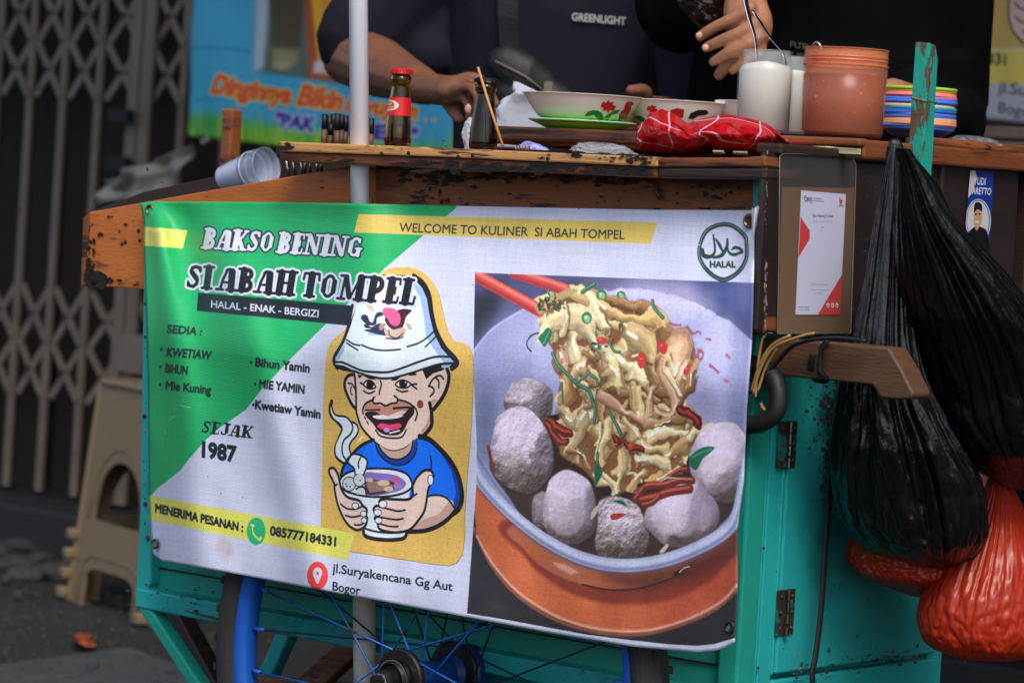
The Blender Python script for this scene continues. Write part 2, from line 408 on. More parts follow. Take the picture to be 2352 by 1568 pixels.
        m, x0, y0 = got; r = dil * float(np.hypot(*up)) * s.s; R = int(math.ceil(r)) + 1; m = np.pad(m, R); o = m.copy()
        for k in range(14):
            for f_ in (1, .55):
                dx, dy = r * f_ * math.cos(k * math.pi / 7), r * f_ * math.sin(k * math.pi / 7); ix, iy = math.floor(dx), math.floor(dy); fx, fy = dx - ix, dy - iy
                sh = lambda a_, b_: np.roll(np.roll(m, a_, 1), b_, 0)
                o = np.maximum(o, (sh(ix, iy) * (1 - fx) + sh(ix + 1, iy) * fx) * (1 - fy) + (sh(ix, iy + 1) * (1 - fx) + sh(ix + 1, iy + 1) * fx) * fy)
        s.comp(o, x0 - R, y0 - R, color, alpha)
    def image(s, name):
        c = np.clip(s.c, 0, 255) / 255.0; h, w_ = c.shape[:2]
        img = bpy.data.images.new(name, w_, h); buf = np.ones((h, w_, 4), np.float32); buf[..., :3] = c[::-1]
        img.pixels.foreach_set(buf.ravel()); img.update(); img.pack(); return img
def slab_text(t):
    """heavy slanted slab lettering built from strokes (x advance, y 0..1)"""
    K, S, T_ = .31, .115, .13
    lo, hi = .055, .945
    def ser(x, y, w_=.36): return ([(x - w_ / 2, y), (x + w_ / 2, y)], S)
    def arc(cx, cy, rx, ry, a0, a1, n=14): return [(cx + rx * math.cos(math.radians(a0 + (a1 - a0) * i / n)), cy + ry * math.sin(math.radians(a0 + (a1 - a0) * i / n))) for i in range(n + 1)]
    G = {
        'I': (.44, [([(.22, .1), (.22, .9)], K), ser(.22, lo), ser(.22, hi)]),
        'B': (.70, [([(.22, .1), (.22, .9)], K), ser(.15, lo, .24), ser(.15, hi, .24), ([(.2, lo), (.36, lo)], S), ([(.2, hi), (.36, hi)], S), ([(.25, .52), (.4, .52)], T_),
                    (arc(.36, .28, .17, .19, -80, 80), .20), (arc(.35, .74, .155, .17, -80, 80), .19)]),
        'A': (.72, [([(.14, .08), (.19, .45), (.30, .80)], .12), (arc(.40, .80, .12, .1, 170, 20), .12), ([(.50, .80), (.54, .08)], K), ([(.2, .36), (.5, .36)], .1), ser(.12, lo, .26), ser(.55, lo, .34)]),
        'K': (.78, [([(.22, .1), (.22, .9)], K), ser(.2, lo), ser(.2, hi), ([(.34, .48), (.52, .72), (.62, .9)], .12), ([(.36, .52), (.58, .1)], .22), ser(.63, lo, .26), ser(.64, hi, .16)]),
        'S': (.60, [([(.50, .78), (.46, .88), (.33, .92), (.19, .86), (.15, .72), (.22, .6), (.36, .5), (.44, .36), (.42, .2), (.3, .08), (.16, .1), (.1, .22)], .15),
                    ([(.2, .66), (.30, .54), (.38, .44)], .24), ([(.51, .92), (.51, .72)], .08), ([(.08, .08), (.08, .3)], .08)]),
        'O': (.70, [(arc(.34, .5, .20, .40, 0, 360, 30), .13), ([(.15, .3), (.15, .7)], .2), ([(.53, .3), (.53, .7)], .2)]),
        'E': (.62, [([(.22, .1), (.22, .9)], K), ser(.16, lo, .26), ser(.16, hi, .26), ([(.2, lo), (.5, lo)], S), ([(.2, hi), (.5, hi)], S), ([(.2, .5), (.38, .5)], .1), ([(.4, .38), (.4, .62)], .07),
                    ([(.53, lo), (.55, .26)], .08), ([(.53, hi), (.54, .74)], .08)]),
        'N': (.84, [([(.16, .1), (.16, .92)], .11), ([(.2, .9), (.6, .12)], .24), ([(.66, .08), (.66, .9)], .11), ser(.16, lo, .26), ser(.12, hi, .22), ser(.66, hi, .26)]),
        'G': (.74, [(arc(.36, .5, .22, .40, 40, 330, 26), .13), ([(.15, .28), (.15, .72)], .2), ([(.55, .12), (.55, .4)], .2), ser(.55, .42, .26), ([(.55, .88), (.55, .7)], .08)]),
        'H': (.86, [([(.22, .1), (.22, .9)], K), ([(.62, .1), (.62, .9)], K), ser(.22, lo), ser(.22, hi), ser(.62, lo), ser(.62, hi), ([(.2, .5), (.62, .5)], .1)]),
        'T': (.70, [([(.35, .1), (.35, .9)], K), ser(.35, lo), ([(.1, hi), (.6, hi)], S), ([(.07, hi), (.05, .7)], .1), ([(.62, hi), (.64, .7)], .1)]),
        'M': (1.06, [([(.16, .1), (.2, .9)], .11), ([(.24, .88), (.46, .14)], .22), ([(.5, .12), (.76, .9)], .09), ([(.82, .1), (.8, .9)], K), ser(.16, lo, .26), ser(.16, hi, .22), ser(.83, lo), ser(.86, hi, .24)]),
        'P': (.68, [([(.22, .1), (.22, .9)], K), ser(.22, lo), ser(.14, hi, .24), ([(.2, hi), (.36, hi)], S), ([(.25, .4), (.4, .4)], T_), (arc(.36, .68, .18, .23, -80, 80), .2)]),
        'L': (.62, [([(.22, .1), (.22, .9)], K), ser(.22, lo, .36), ser(.22, hi, .36), ([(.2, lo), (.52, lo)], S), ([(.54, lo), (.56, .32)], .09)]),
        'J': (.60, [([(.40, .3), (.40, .9)], K), ser(.38, hi, .4), ([(.40, .3), (.36, .12), (.2, .06), (.1, .14), (.1, .24)], .14)]),
        ' ': (.16, [])}
    x = 0; out = []
    for ch in t:
        adv, st = G[ch]
        for pts, w_ in st: out.append(([(x + px, py) for px, py in pts], w_))
        x += adv
    return out, x
# ------------------------------------------------------------------ the artwork on the front banner
def C1(x, y): return (303.2 + x / 5.02, 441 + y / 5.02)
def C2(x, y): return (716.6 + x / 4.064, 588 + y / 4.064)
def C3(x, y): return (716.6 + x / 3.879, 918.75 + y / 3.879)
def D1(x, y): return (1065.75 + x / 3.4139, 606.4 + y / 3.4139)
def D2(x, y): return (1065.75 + x / 3.161, 1010.6 + y / 3.161)
def q(f, *xy): return [f(x, y) for x, y in xy]
BB = -0.09
WHITE = (208, 211, 234); INK = (26, 30, 34)
pr = Print(300, 440, 1770, 1520, 1900, WHITE, b=BB)
# green field
GREEN = (30, 172, 98)
pr.poly([(300, 440), (1062, 440), (1048, 478), (971, 543), (883, 618), (869, 632), (749, 745), (662, 830), (602, 894), (566, 940), (532, 964), (508, 980),
         (472, 1011), (434, 1055), (416, 1079), (385, 1104), (362, 1121), (351, 1135), (300, 1150)], GREEN)
pr.poly([(329, 520.7), (431.7, 529.6), (419.7, 571.5), (300, 562)], (222, 218, 108)); pr.poly([(300, 519), (329, 520.7), (330, 562.5), (300, 562)], (222, 218, 108))
pr.poly([(824.6, 491.9), (1511.2, 512.2), (1495, 560.1), (814.5, 534.5)], (224, 196, 92))
pr.text('WELCOME TO KULINER  SI ABAH TOMPEL', (916.9, 533), (1435.2, 550), (1.5, -21.5), (50, 50, 52), bold=.012)
# yellow card behind the cartoon
YC = (226, 186, 92)
ycard = q(C2, (640, 170), (700, 125), (800, 108), (900, 105), (980, 125), (1060, 175), (1140, 260), (1190, 360), (1215, 480), (1240, 600), (1270, 700), (1330, 800), (1420, 815), (1475, 850), (1505, 930), (1510, 1100)) + \
    q(C3, (1435, 0), (1415, 350), (1385, 700), (1365, 1000), (1366, 1200), (1345, 1370), (1290, 1450), (1220, 1472), (1050, 1455), (900, 1430), (345, 1345), (200, 1330), (80, 1120)) + \
    q(C3, (95, 560), (100, 300)) + q(C2, (105, 1400), (130, 1000), (150, 860), (190, 790), (300, 700), (370, 600), (420, 470))
pr.poly([(x + 1, y + 1.5) for x, y in ycard], (120, 105, 70)); pr.poly(ycard, YC)
mk, mx, my = pr.poly(ycard, 0, ret=True); nz_ = vnoise(*mk.shape, 9, 5, 4); nz2 = vnoise(*mk.shape, 5, 9, 2)
pr.comp(mk * np.clip((nz_ - .62) * 3, 0, .45), mx, my, (206, 150, 70)); pr.comp(mk * np.clip((nz2 - .8) * 6, 0, .5), mx, my, (196, 120, 60))
# --- cartoon of a laughing man in a bucket hat holding a bowl
BK = (22, 20, 22); SK = (236, 208, 192); SKD = (205, 165, 148); HAT = (226, 238, 246); HATD = (160, 188, 226); BLU = (10, 110, 245); BLD = (12, 62, 165)
def ol(pts, w_=4, c=BK, closed=False, taper=None, smooth=True): pr.line(pts, w_, c, closed=closed, taper=taper, smooth=smooth)
# steam
ol(q(C3, (178, 10), (165, 60), (175, 130), (230, 190), (275, 250), (250, 330), (215, 420), (225, 500), (290, 555)), 9)
pr.poly(q(C3, (180, 20), (170, 90), (200, 160), (260, 210), (278, 260), (250, 330), (218, 400), (222, 490), (290, 550), (330, 545), (420, 590), (480, 600), (495, 550), (470, 510), (370, 480), (335, 420), (345, 370),
          (390, 320), (412, 270), (400, 220), (360, 190), (300, 150), (220, 130), (188, 70)), HAT, smooth=True)
ol(q(C3, (178, 10), (182, 70), (215, 130), (300, 145), (345, 185), (365, 240), (345, 300), (290, 350), (270, 420), (280, 490), (310, 530)), 4)
ol(q(C3, (360, 190), (400, 215), (415, 265), (395, 315), (350, 370), (335, 420), (350, 475)), 4)
pr.poly(q(C3, (445, 320), (468, 322), (430, 360), (385, 395)), (240, 235, 215))
# ears, head
pr.poly(q(C2, (310, 1160), (345, 1110), (400, 1100), (440, 1130), (430, 1420), (380, 1385), (335, 1300), (308, 1220)), SK, smooth=True); ol(q(C2, (400, 1100), (345, 1112), (312, 1160), (308, 1220), (335, 1300), (375, 1380), (410, 1420)), 7)
ol(q(C2, (340, 1185), (375, 1190), (395, 1220), (415, 1260)), 3.5); ol(q(C2, (370, 1215), (362, 1260), (375, 1290)), 3)
pr.poly(q(C2, (1075, 1150), (1130, 1100), (1210, 1062), (1262, 1060), (1280, 1130), (1255, 1260), (1200, 1350), (1140, 1415), (1095, 1400), (1070, 1280)), SK, smooth=True)
pr.poly(q(C2, (1185, 1345), (1120, 1400), (1090, 1370), (1140, 1330)), SKD); ol(q(C2, (1262, 1050), (1280, 1110), (1270, 1200), (1225, 1310), (1140, 1425)), 9)
ol(q(C2, (1095, 1210), (1120, 1160), (1165, 1120), (1205, 1115), (1230, 1145)), 4); ol(q(C2, (1155, 1130), (1185, 1165), (1185, 1225)), 4); ol(q(C2, (1090, 1210), (1130, 1225), (1140, 1265), (1105, 1305)), 4)
face = q(C2, (400, 1090), (450, 1060), (700, 1100), (900, 1080), (1010, 1030), (1070, 1140), (1090, 1300), (1105, 1420), (1115, 1540)) + q(C3, (1065, 120), (1060, 240), (1010, 310), (920, 360), (840, 420), (760, 450), (680, 445), (600, 400), (520, 330), (450, 250), (400, 130)) + q(C2, (415, 1420), (410, 1250))
pr.poly(face, SK); pr.poly(q(C3, (1060, 100), (1062, 235), (1005, 305), (970, 280), (1030, 200)), SKD)
ol(q(C2, (400, 1100), (412, 1250), (415, 1420)) + q(C3, (400, 110), (440, 230), (520, 330), (600, 400), (680, 445), (760, 450), (840, 420), (920, 360), (1000, 310)), 5)
ol(q(C2, (1100, 1370), (1118, 1450), (1120, 1540)) + q(C3, (1068, 120), (1068, 220), (1010, 300), (960, 330)), 9)
pr.poly(q(C2, (1030, 1050), (1210, 1010), (1240, 1060), (1130, 1095), (1070, 1150), (1050, 1100)), BK)
pr.poly(q(C2, (930, 1040), (985, 1050), (965, 1085), (985, 1110), (920, 1115), (860, 1100), (790, 1160), (740, 1160), (760, 1130), (840, 1090)), BK); pr.poly(q(C2, (430, 1105), (560, 1130), (605, 1155), (540, 1145), (480, 1115), (440, 1140)), BK)
for e0 in (((485, 1190), (515, 1160), (560, 1165), (595, 1220), (540, 1235), (500, 1215)), ((780, 1195), (810, 1165), (860, 1155), (925, 1190), (885, 1225), (820, 1222))):
    pr.poly(q(C2, *e0), (235, 235, 240), smooth=True); ol(q(C2, *e0), 3.4, closed=True)
pr.dot(C2(545, 1198), 8.5, 9.5, (30, 18, 18)); pr.dot(C2(855, 1190), 9.5, 9.5, (30, 18, 18)); pr.dot(C2(876, 1178), 1.8, 1.8, (235, 235, 240))
ol(q(C2, (455, 1180), (485, 1195)), 4); ol(q(C2, (925, 1195), (978, 1190)), 4); ol(q(C2, (935, 1205), (980, 1235)), 3.5)
ol(q(C2, (485, 1255), (530, 1278), (585, 1260)), 3.6); ol(q(C2, (790, 1240), (840, 1262), (895, 1255)), 3.6); ol(q(C2, (640, 1160), (648, 1200), (630, 1270), (628, 1305), (580, 1315)), 3.8)
pr.poly(q(C2, (480, 1440), (500, 1380), (570, 1335), (640, 1390), (720, 1390), (800, 1340), (900, 1370), (945, 1420), (940, 1470), (840, 1440), (700, 1490), (560, 1450)), (196, 140, 118), smooth=True)
pr.poly(q(C2, (575, 1335), (620, 1300), (700, 1290), (780, 1310), (800, 1350), (760, 1385), (700, 1365), (640, 1385), (590, 1375)), SK, smooth=True)
ol(q(C2, (580, 1315), (565, 1345), (590, 1372), (640, 1370), (690, 1392), (740, 1372), (790, 1365), (800, 1330), (768, 1300)), 4)
ol(q(C2, (575, 1335), (505, 1370), (478, 1420), (480, 1470)), 4); ol(q(C2, (800, 1335), (890, 1360), (960, 1410), (985, 1470), (965, 1530)), 4)
for i in range(9): pr.line(q(C2, (500 + i * 17, 1430 + (i % 2) * 4), (490 + i * 17, 1458)), 3.4, BK, taper=1.6)
for i in range(10): pr.line(q(C2, (770 + i * 17, 1418 - i), (780 + i * 18, 1452 - i)), 3.4, BK, taper=1.6)
ol(q(C2, (500, 1435), (635, 1430)), 3); ol(q(C2, (760, 1418), (900, 1408), (940, 1435)), 4)
mouth = q(C3, (480, 120), (560, 110), (640, 150), (720, 160), (820, 130), (890, 60), (905, 110), (860, 170), (820, 250), (770, 295), (680, 300), (600, 270), (550, 200))
pr.poly(mouth, (48, 24, 28), smooth=True); ol(mouth, 4, closed=True)
pr.poly(q(C3, (545, 140), (640, 130), (700, 145), (815, 132), (780, 155), (680, 168), (580, 165)), (236, 238, 242), smooth=True)
pr.poly(q(C3, (585, 235), (620, 205), (700, 215), (780, 205), (800, 235), (740, 262), (660, 268)), (235, 70, 120), smooth=True); pr.dot(C3(668, 265), 7, 5.5, (185, 160, 215)); pr.line(q(C3, (695, 290), (780, 268)), 3.5, (225, 225, 232))
ol(q(C3, (568, 262), (610, 315), (700, 335), (800, 325), (842, 260)), 3.5); ol(q(C3, (470, 145), (480, 165)), 3); ol(q(C3, (490, 185), (505, 210)), 3)
pr.dot(C2(1013, 1382), 7.4, 9.4, (128, 70, 44))
# shirt and neck
pr.poly(q(C3, (265, 660), (290, 580), (370, 470), (450, 400), (540, 365), (600, 392), (660, 500), (760, 530), (850, 490), (905, 352), (1000, 335), (1100, 400), (1200, 500), (1290, 640), (1330, 800), (1330, 900), (1290, 960), (1230, 880), (1120, 845), (880, 860), (500, 640)), BLU)
pr.poly(q(C3, (1080, 370), (1190, 480), (1290, 640), (1340, 820), (1330, 920), (1290, 965), (1260, 930), (1290, 820), (1250, 640), (1160, 480)), BLD)
pr.poly(q(C3, (565, 370), (600, 480), (700, 560), (800, 570), (900, 520), (940, 440), (920, 360), (895, 420), (830, 500), (740, 525), (660, 490), (600, 400)), BLD, smooth=True)
pr.poly(q(C3, (600, 395), (680, 445), (760, 450), (840, 420), (900, 365), (890, 430), (830, 495), (740, 520), (660, 480)), SKD, smooth=True)
ol(q(C3, (590, 390), (625, 450), (690, 510), (770, 525), (850, 490), (890, 430), (900, 360)), 3.6); ol(q(C3, (565, 375), (590, 460), (650, 530), (740, 572), (830, 565), (900, 510), (935, 430)), 3.6); ol(q(C3, (930, 345), (940, 400)), 3)
ol(q(C3, (262, 665), (285, 585), (360, 480), (450, 395), (550, 350)), 7); ol(q(C3, (960, 320), (1050, 350), (1150, 440), (1250, 560), (1315, 700), (1340, 860), (1310, 965), (1255, 1010)), 11); ol(q(C3, (1058, 495), (1066, 560), (1060, 620)), 4)
# arm, bowl, hands
arm = q(C3, (900, 1140), (960, 1000), (1020, 860), (1110, 845), (1200, 870), (1260, 940), (1240, 1010), (1150, 1090), (1020, 1135))
pr.poly(arm, SK, smooth=True); pr.poly(q(C3, (900, 1140), (1000, 1060), (1130, 1010), (1240, 890), (1268, 950), (1220, 1040), (1100, 1110), (980, 1145)), SKD, smooth=True)
ol(q(C3, (1020, 855), (1110, 842), (1200, 868), (1275, 960)), 4); ol(q(C3, (860, 1168), (1000, 1160), (1120, 1120), (1220, 1050), (1285, 970)), 9)
pr.poly(q(C3, (265, 760), (300, 850), (440, 900), (480, 1130), (470, 1180), (540, 1215), (700, 1235), (830, 1220), (850, 1150), (860, 890), (890, 750), (600, 620), (350, 640)), HAT)
ol(q(C3, (475, 1140), (560, 1165), (700, 1180), (840, 1160)), 4); ol(q(C3, (460, 1160), (475, 1205), (560, 1232), (700, 1242), (820, 1225), (850, 1165)), 8)
bowl = q(C3, (250, 720), (290, 660), (400, 618), (560, 605), (720, 612), (840, 650), (888, 720), (885, 780), (800, 830), (660, 855), (500, 855), (340, 820), (270, 780))
pr.poly(bowl, (226, 234, 242), smooth=True); ol(bowl, 4.5, closed=True)
pr.poly(q(C3, (470, 655), (600, 648), (740, 665), (820, 710), (840, 750), (790, 800), (640, 840), (490, 840)), (138, 112, 190), smooth=True)
pr.poly(q(C3, (490, 700), (600, 715), (740, 730), (720, 800), (600, 835), (490, 830)), (66, 46, 50), smooth=True)
for i in range(9): pr.line(q(C3, (490 + i * 4, 745 + i * 9), (560, 725 + i * 11), (650, 730 + i * 9), (715, 760 + i * 5)), 4.2, (150, 122, 108)); pr.line(q(C3, (490 + i * 4, 751 + i * 9), (560, 731 + i * 11), (650, 736 + i * 9), (715, 766 + i * 5)), 1.3, BK)
pr.dot(C3(640, 735), 14, 7, (212, 190, 160)); pr.dot(C3(515, 710), 9, 5, (200, 180, 160)); pr.dot(C3(685, 790), 11, 6, (212, 190, 160)); pr.dot(C3(750, 715), 9, 5.5, (232, 80, 130)); pr.dot(C3(765, 762), 10, 7, (160, 130, 205))
for c_, rx in (((335, 745), 14), ((425, 710), 12.5)):
    pr.dot(C3(*c_), rx + 1.8, rx + 3.2, BK); pr.dot(C3(*c_), rx, rx + 1.2, (205, 216, 218))
for c_ in ((305, 745), (343, 768), (315, 765), (433, 713)): pr.dot(C3(*c_), 1.7, 1.8, (50, 50, 55))
pr.poly(q(C3, (400, 780), (440, 765), (480, 790), (485, 845), (400, 835)), (205, 216, 218)); ol(q(C3, (395, 790), (430, 768), (470, 780), (486, 840)), 3.5)
pr.poly(q(C3, (330, 545), (365, 480), (440, 490), (490, 530), (485, 600), (465, 660), (380, 655), (375, 600)), HAT); ol(q(C3, (385, 655), (375, 600), (310, 545), (365, 480), (440, 490), (492, 535), (485, 600), (462, 655)), 4); ol(q(C3, (440, 495), (415, 560), (420, 600)), 3.5)
lh = q(C3, (155, 640), (165, 605), (200, 605), (235, 660), (245, 700), (265, 790), (320, 860), (420, 890), (450, 930), (490, 970), (485, 1020), (495, 1050), (480, 1110), (440, 1145), (390, 1150), (310, 1090), (240, 950), (205, 800), (200, 740))
pr.poly(lh, SK, smooth=True); ol(lh, 5.5, closed=True)
for l_ in (((258, 920), (310, 960), (380, 968), (445, 945)), ((300, 1022), (360, 1038), (430, 1025), (480, 1005)), ((380, 1105), (430, 1108), (470, 1085)), ((205, 760), (228, 745))): ol(q(C3, *l_), 3.8)
rh = q(C3, (600, 900), (630, 875), (740, 880), (860, 880), (900, 840), (900, 760), (940, 680), (1000, 625), (1060, 625), (1085, 670), (1060, 740), (1035, 800), (1025, 880), (1000, 990), (940, 1080), (870, 1150), (760, 1175), (660, 1165), (600, 1140), (585, 1090), (560, 1050), (575, 1020), (550, 970), (570, 940), (605, 935))
pr.poly(rh, SK, smooth=True); ol(rh, 5.5, closed=True)
pr.poly(q(C3, (620, 950), (760, 965), (850, 1010), (800, 1150), (700, 1130), (620, 1040)), (222, 184, 168), alpha=.6, smooth=True)
for l_ in (((600, 945), (700, 970), (770, 985), (832, 975)), ((580, 1030), (680, 1052), (760, 1060), (815, 1050)), ((600, 1095), (690, 1120), (768, 1122)), ((880, 870), (935, 830))): ol(q(C3, *l_), 3.8)
for c_, rx, ry in (((390, 940), 7, 6.5), ((462, 1010), 6, 6), ((468, 1068), 5.5, 5.5), ((635, 925), 8.5, 7.5), ((588, 1000), 8, 6.5), ((596, 1070), 7.5, 6), ((1060, 710), 5.5, 11)):
    pr.dot(C3(*c_), rx + 1.6, ry + 1.6, BK); pr.dot(C3(*c_), rx, ry, HAT)
# hat
hat = q(C2, (430, 440), (560, 180), (830, 180), (960, 195), (1040, 260), (1095, 370), (1120, 540), (1160, 700), (1230, 840), (1320, 940), (1355, 1000), (1320, 1045), (1200, 1020), (1060, 1050), (920, 1100), (760, 1135), (640, 1140), (520, 1115), (380, 1070), (250, 1050), (205, 1000), (215, 920), (300, 780), (350, 650))
pr.poly(hat, BK); ol(q(C2, (380, 460), (345, 640), (295, 790), (220, 920), (205, 985), (240, 1045)), 7); ol(q(C2, (950, 190), (1040, 260), (1095, 370), (1120, 540), (1160, 700), (1240, 850), (1340, 960), (1355, 1005), (1310, 1045)), 11)
hatw = q(C2, (425, 440), (560, 190), (830, 190), (950, 215), (1030, 300), (1075, 400), (1100, 560), (1140, 720), (1210, 860), (1290, 950), (1335, 1000), (1200, 1005), (1050, 1055), (900, 1105), (760, 1130), (640, 1130), (520, 1105), (380, 1060), (300, 1020), (225, 1010), (225, 950), (310, 800), (365, 650))
pr.poly(hatw, HAT); pr.poly(q(C2, (960, 250), (1030, 300), (1075, 400), (1100, 560), (1140, 720), (1210, 860), (1330, 1000), (1240, 1000), (1150, 880), (1070, 760), (1045, 560), (1010, 380), (950, 300)), HATD); pr.poly(q(C2, (225, 990), (240, 920), (310, 820), (300, 890), (260, 960)), HATD)
pr.poly(q(C2, (215, 1015), (280, 1020), (360, 1055), (400, 1085), (300, 1070), (230, 1045)), BK)
ol(q(C2, (220, 988), (290, 990), (380, 1030), (480, 1068), (600, 1080), (720, 1078), (850, 1040), (1000, 985), (1150, 940), (1290, 938)), 4.2); ol(q(C2, (380, 1065), (520, 1112), (640, 1138), (760, 1132), (920, 1090), (1060, 1045), (1200, 1005), (1330, 998)), 4.2)
ol(q(C2, (325, 780), (390, 820), (450, 832)), 3.2); ol(q(C2, (325, 810), (380, 845), (430, 876)), 3.2); ol(q(C2, (465, 828), (560, 865), (680, 880), (825, 870)), 3.4); ol(q(C2, (890, 845), (1000, 810), (1090, 750), (1140, 700)), 3.4); ol(q(C2, (1058, 848), (1110, 800), (1160, 750)), 3.2)
pr.poly(q(C2, (1210, 1020), (1310, 1012), (1270, 1042), (1215, 1042)), HATD)
NV = (44, 52, 76)
for pts, c_ in ((((460, 580), (480, 550), (520, 560), (540, 610), (570, 620), (600, 540), (650, 525), (665, 555), (610, 580), (600, 640), (540, 650), (490, 620)), NV), (((490, 640), (520, 640), (560, 665), (640, 630), (690, 700), (700, 745), (620, 735), (500, 700), (495, 690), (560, 680), (500, 670)), NV),
                (((630, 650), (665, 630), (690, 640), (660, 690), (635, 690)), (178, 140, 130)), (((880, 630), (920, 640), (935, 690), (900, 680)), (200, 170, 150)), (((690, 570), (830, 500), (925, 505), (925, 525), (880, 570), (860, 640), (830, 680), (760, 690), (700, 640)), (66, 28, 36)),
                (((670, 490), (760, 492), (820, 545), (825, 620), (790, 655), (740, 640), (700, 580), (665, 550)), (236, 92, 140)), (((680, 680), (760, 690), (850, 670), (880, 700), (850, 760), (760, 775), (690, 740)), (205, 180, 160)), (((510, 465), (535, 440), (555, 465), (580, 480), (585, 515), (555, 520), (530, 495)), (208, 192, 160))):
    pr.poly(q(C2, *pts), c_, smooth=True)
ol(q(C2, (720, 690), (725, 740), (790, 765), (850, 720)), 2.4); ol(q(C2, (690, 765), (780, 775), (850, 755)), 3, (60, 50, 70)); pr.poly(q(C2, (525, 720), (680, 745), (525, 738)), HATD)
# lettering
pr.poly([(456, 673), (811, 702.5), (802.7, 748), (452.6, 714)], INK)
pr.text('BAKSO BENING', (461.6, 571), (829, 592), (10, -48), (214, 216, 230), outline=(3.8, (38, 42, 50)), slab=True)
pr.text('SI ABAH TOMPEL', (425, 661), (953, 702), (7, -54), (20, 22, 24), up1=(12, -61), outline=(5.2, (212, 214, 230)), slab=True)
pr.text('HALAL - ENAK - BERGIZI', (485.5, 706), (732.5, 729), (.8, -16.8), (205, 212, 226), bold=.02)
T3 = (24, 34, 38)
pr.text('SEDIA :', (384.5, 764), (463, 770.5), (2, -19), T3, bold=.05, up1=(4, -17))
for t, l, r, u in (('KWETIAW', (382.9, 817.2), (484.5, 825.2), (4, -19.5)), ('BIHUN', (380.9, 854.1), (431, 860.4), (1, -20)), ('Mie Kuning', (381.3, 893.9), (485, 904.9), (2, -20)),
                   ('Bihun Yamin', (587, 840.5), (711.6, 855), (1.5, -20)), ('MIE YAMIN', (595.6, 890.3), (699.6, 903.9), (1.5, -20)), ('Kwetiaw Yamin', (587, 937.7), (736.5, 960.7), (1, -20.5))):
    pr.text(t, l, r, u, T3, bold=.05)
for c_ in ((371.9, 801.9), (368.9, 842.5), (369.3, 882.4), (578.1, 831.8), (587, 881.6), (583.1, 928.8)): pr.dot(c_, 2.9, 4, T3)
pr.text('SEJAK', (461, 992.5), (580, 1006), (5, -28), T3, slab=True)
pr.text('1987', (465, 1048), (543, 1060), (1, -36), T3, bold=.06)
pr.poly([(343.5, 1137.2), (815.4, 1224.4), (799, 1286), (351.2, 1194.7), (310, 1186), (310, 1131)], (226, 222, 98))
pr.text('MENERIMA PESANAN :', (357.6, 1174.7), (558.7, 1220.5), (1, -19.5), T3, bold=.06); pr.text('085777184331', (620.9, 1227.5), (772, 1253.8), (1.5, -21), T3, bold=.05)
pr.dot((589.2, 1219.3), 21.6, 31.6, (38, 184, 122)); pr.line([(580, 1206), (582, 1222), (591, 1234), (599, 1238)], 4, (226, 222, 98)); pr.line([(578, 1204), (583, 1206)], 5.5, (226, 222, 98)); pr.line([(595, 1238), (600, 1234)], 5.5, (226, 222, 98))
pr.dot((730.3, 1321.3), 24, 32, (240, 68, 62)); pr.poly([(730, 1340), (721, 1322), (720, 1313), (724, 1305), (730, 1302), (737, 1305), (741, 1313), (739, 1322)], (214, 212, 232), smooth=True); pr.dot((730.3, 1316), 3, 4, (240, 68, 62))
pr.text('jl.Suryakencana Gg Aut', (763.5, 1313.2), (1040, 1356.5), (1.2, -21), T3, bold=.02); pr.text('Bogor', (764, 1354.3), (828.5, 1365), (1.2, -20.5), T3, bold=.02)
# halal mark
HG = (34, 66, 52); cx, cy = 1661, 577
hp = [(1606, 560), (1620, 530), (1645, 515), (1672, 512), (1695, 522), (1715, 542), (1718, 556), (1718, 590), (1708, 615), (1690, 634), (1664, 646), (1640, 638), (1618, 618), (1604, 590)]
pr.line(hp, 3, HG, closed=True); hp2 = [(cx + (x - cx) * .915, cy + (y - cy) * .915) for x, y in hp]; pr.line(hp2, 4.6, HG, closed=True)
def EH(x, y): return (1561.9 + x / 3.413, 330.75 + y / 3.413)
pr.line(q(EH, (178, 830), (185, 870), (220, 885), (260, 870), (275, 820), (262, 715)), [7, 9, 8, 6, 5, 4], HG); pr.line(q(EH, (282, 745), (310, 790), (340, 850)), [3, 7, 4], HG); pr.line(q(EH, (262, 892), (330, 870), (370, 800), (372, 745)), [4, 8, 7, 4], HG)
pr.line(q(EH, (372, 800), (385, 850), (430, 868), (490, 840)), [4, 5, 6, 3], HG); pr.line(q(EH, (405, 830), (430, 812), (470, 820), (492, 845), (450, 862)), [2, 6, 6, 5, 3], HG)
pr.text('HALAL', EH(237, 970), EH(438, 970), (0, -15), HG, bold=.06)
# --- the printed photograph of noodles and meatballs
corner = [(1091.5, 626.9), (1731, 650.3), (1760, 652), (1745, 1470)] + q(D2, (1968, 1435), (1900, 1455), (1820, 1478), (1700, 1490), (1500, 1480), (1200, 1448), (900, 1410), (600, 1355), (300, 1300), (25, 1255), (95, 300)) + [(1095.8, 1010.6), (1088, 850)]
fm, fx0, fy0 = pr.poly(corner, 0, ret=True)
keep = pr.c.copy()
pr.poly(corner, (40, 38, 42))
# backdrop above the bowl
pr.poly(q(D1, (60, 50), (2320, 110), (2320, 700), (2000, 500), (60, 760)), (74, 78, 124)); 
for c_, rx, ry, col, al in (((330, 250), 40, 34, (40, 36, 44), .9), ((150, 420), 40, 60, (34, 32, 40), .9), ((380, 330), 26, 60, (96, 100, 150), .8), ((1000, 190), 60, 16, (40, 38, 60), .7), ((1500, 150), 70, 20, (140, 130, 180), .8), ((1950, 180), 60, 30, (62, 72, 130), .9), ((2120, 300), 50, 50, (58, 74, 130), .9), ((2200, 200), 20, 60, (128, 130, 190), .7), ((1750, 200), 30, 30, (150, 140, 190), .7)):
    pr.dot(D1(*c_), rx, ry, col, al, soft=14)
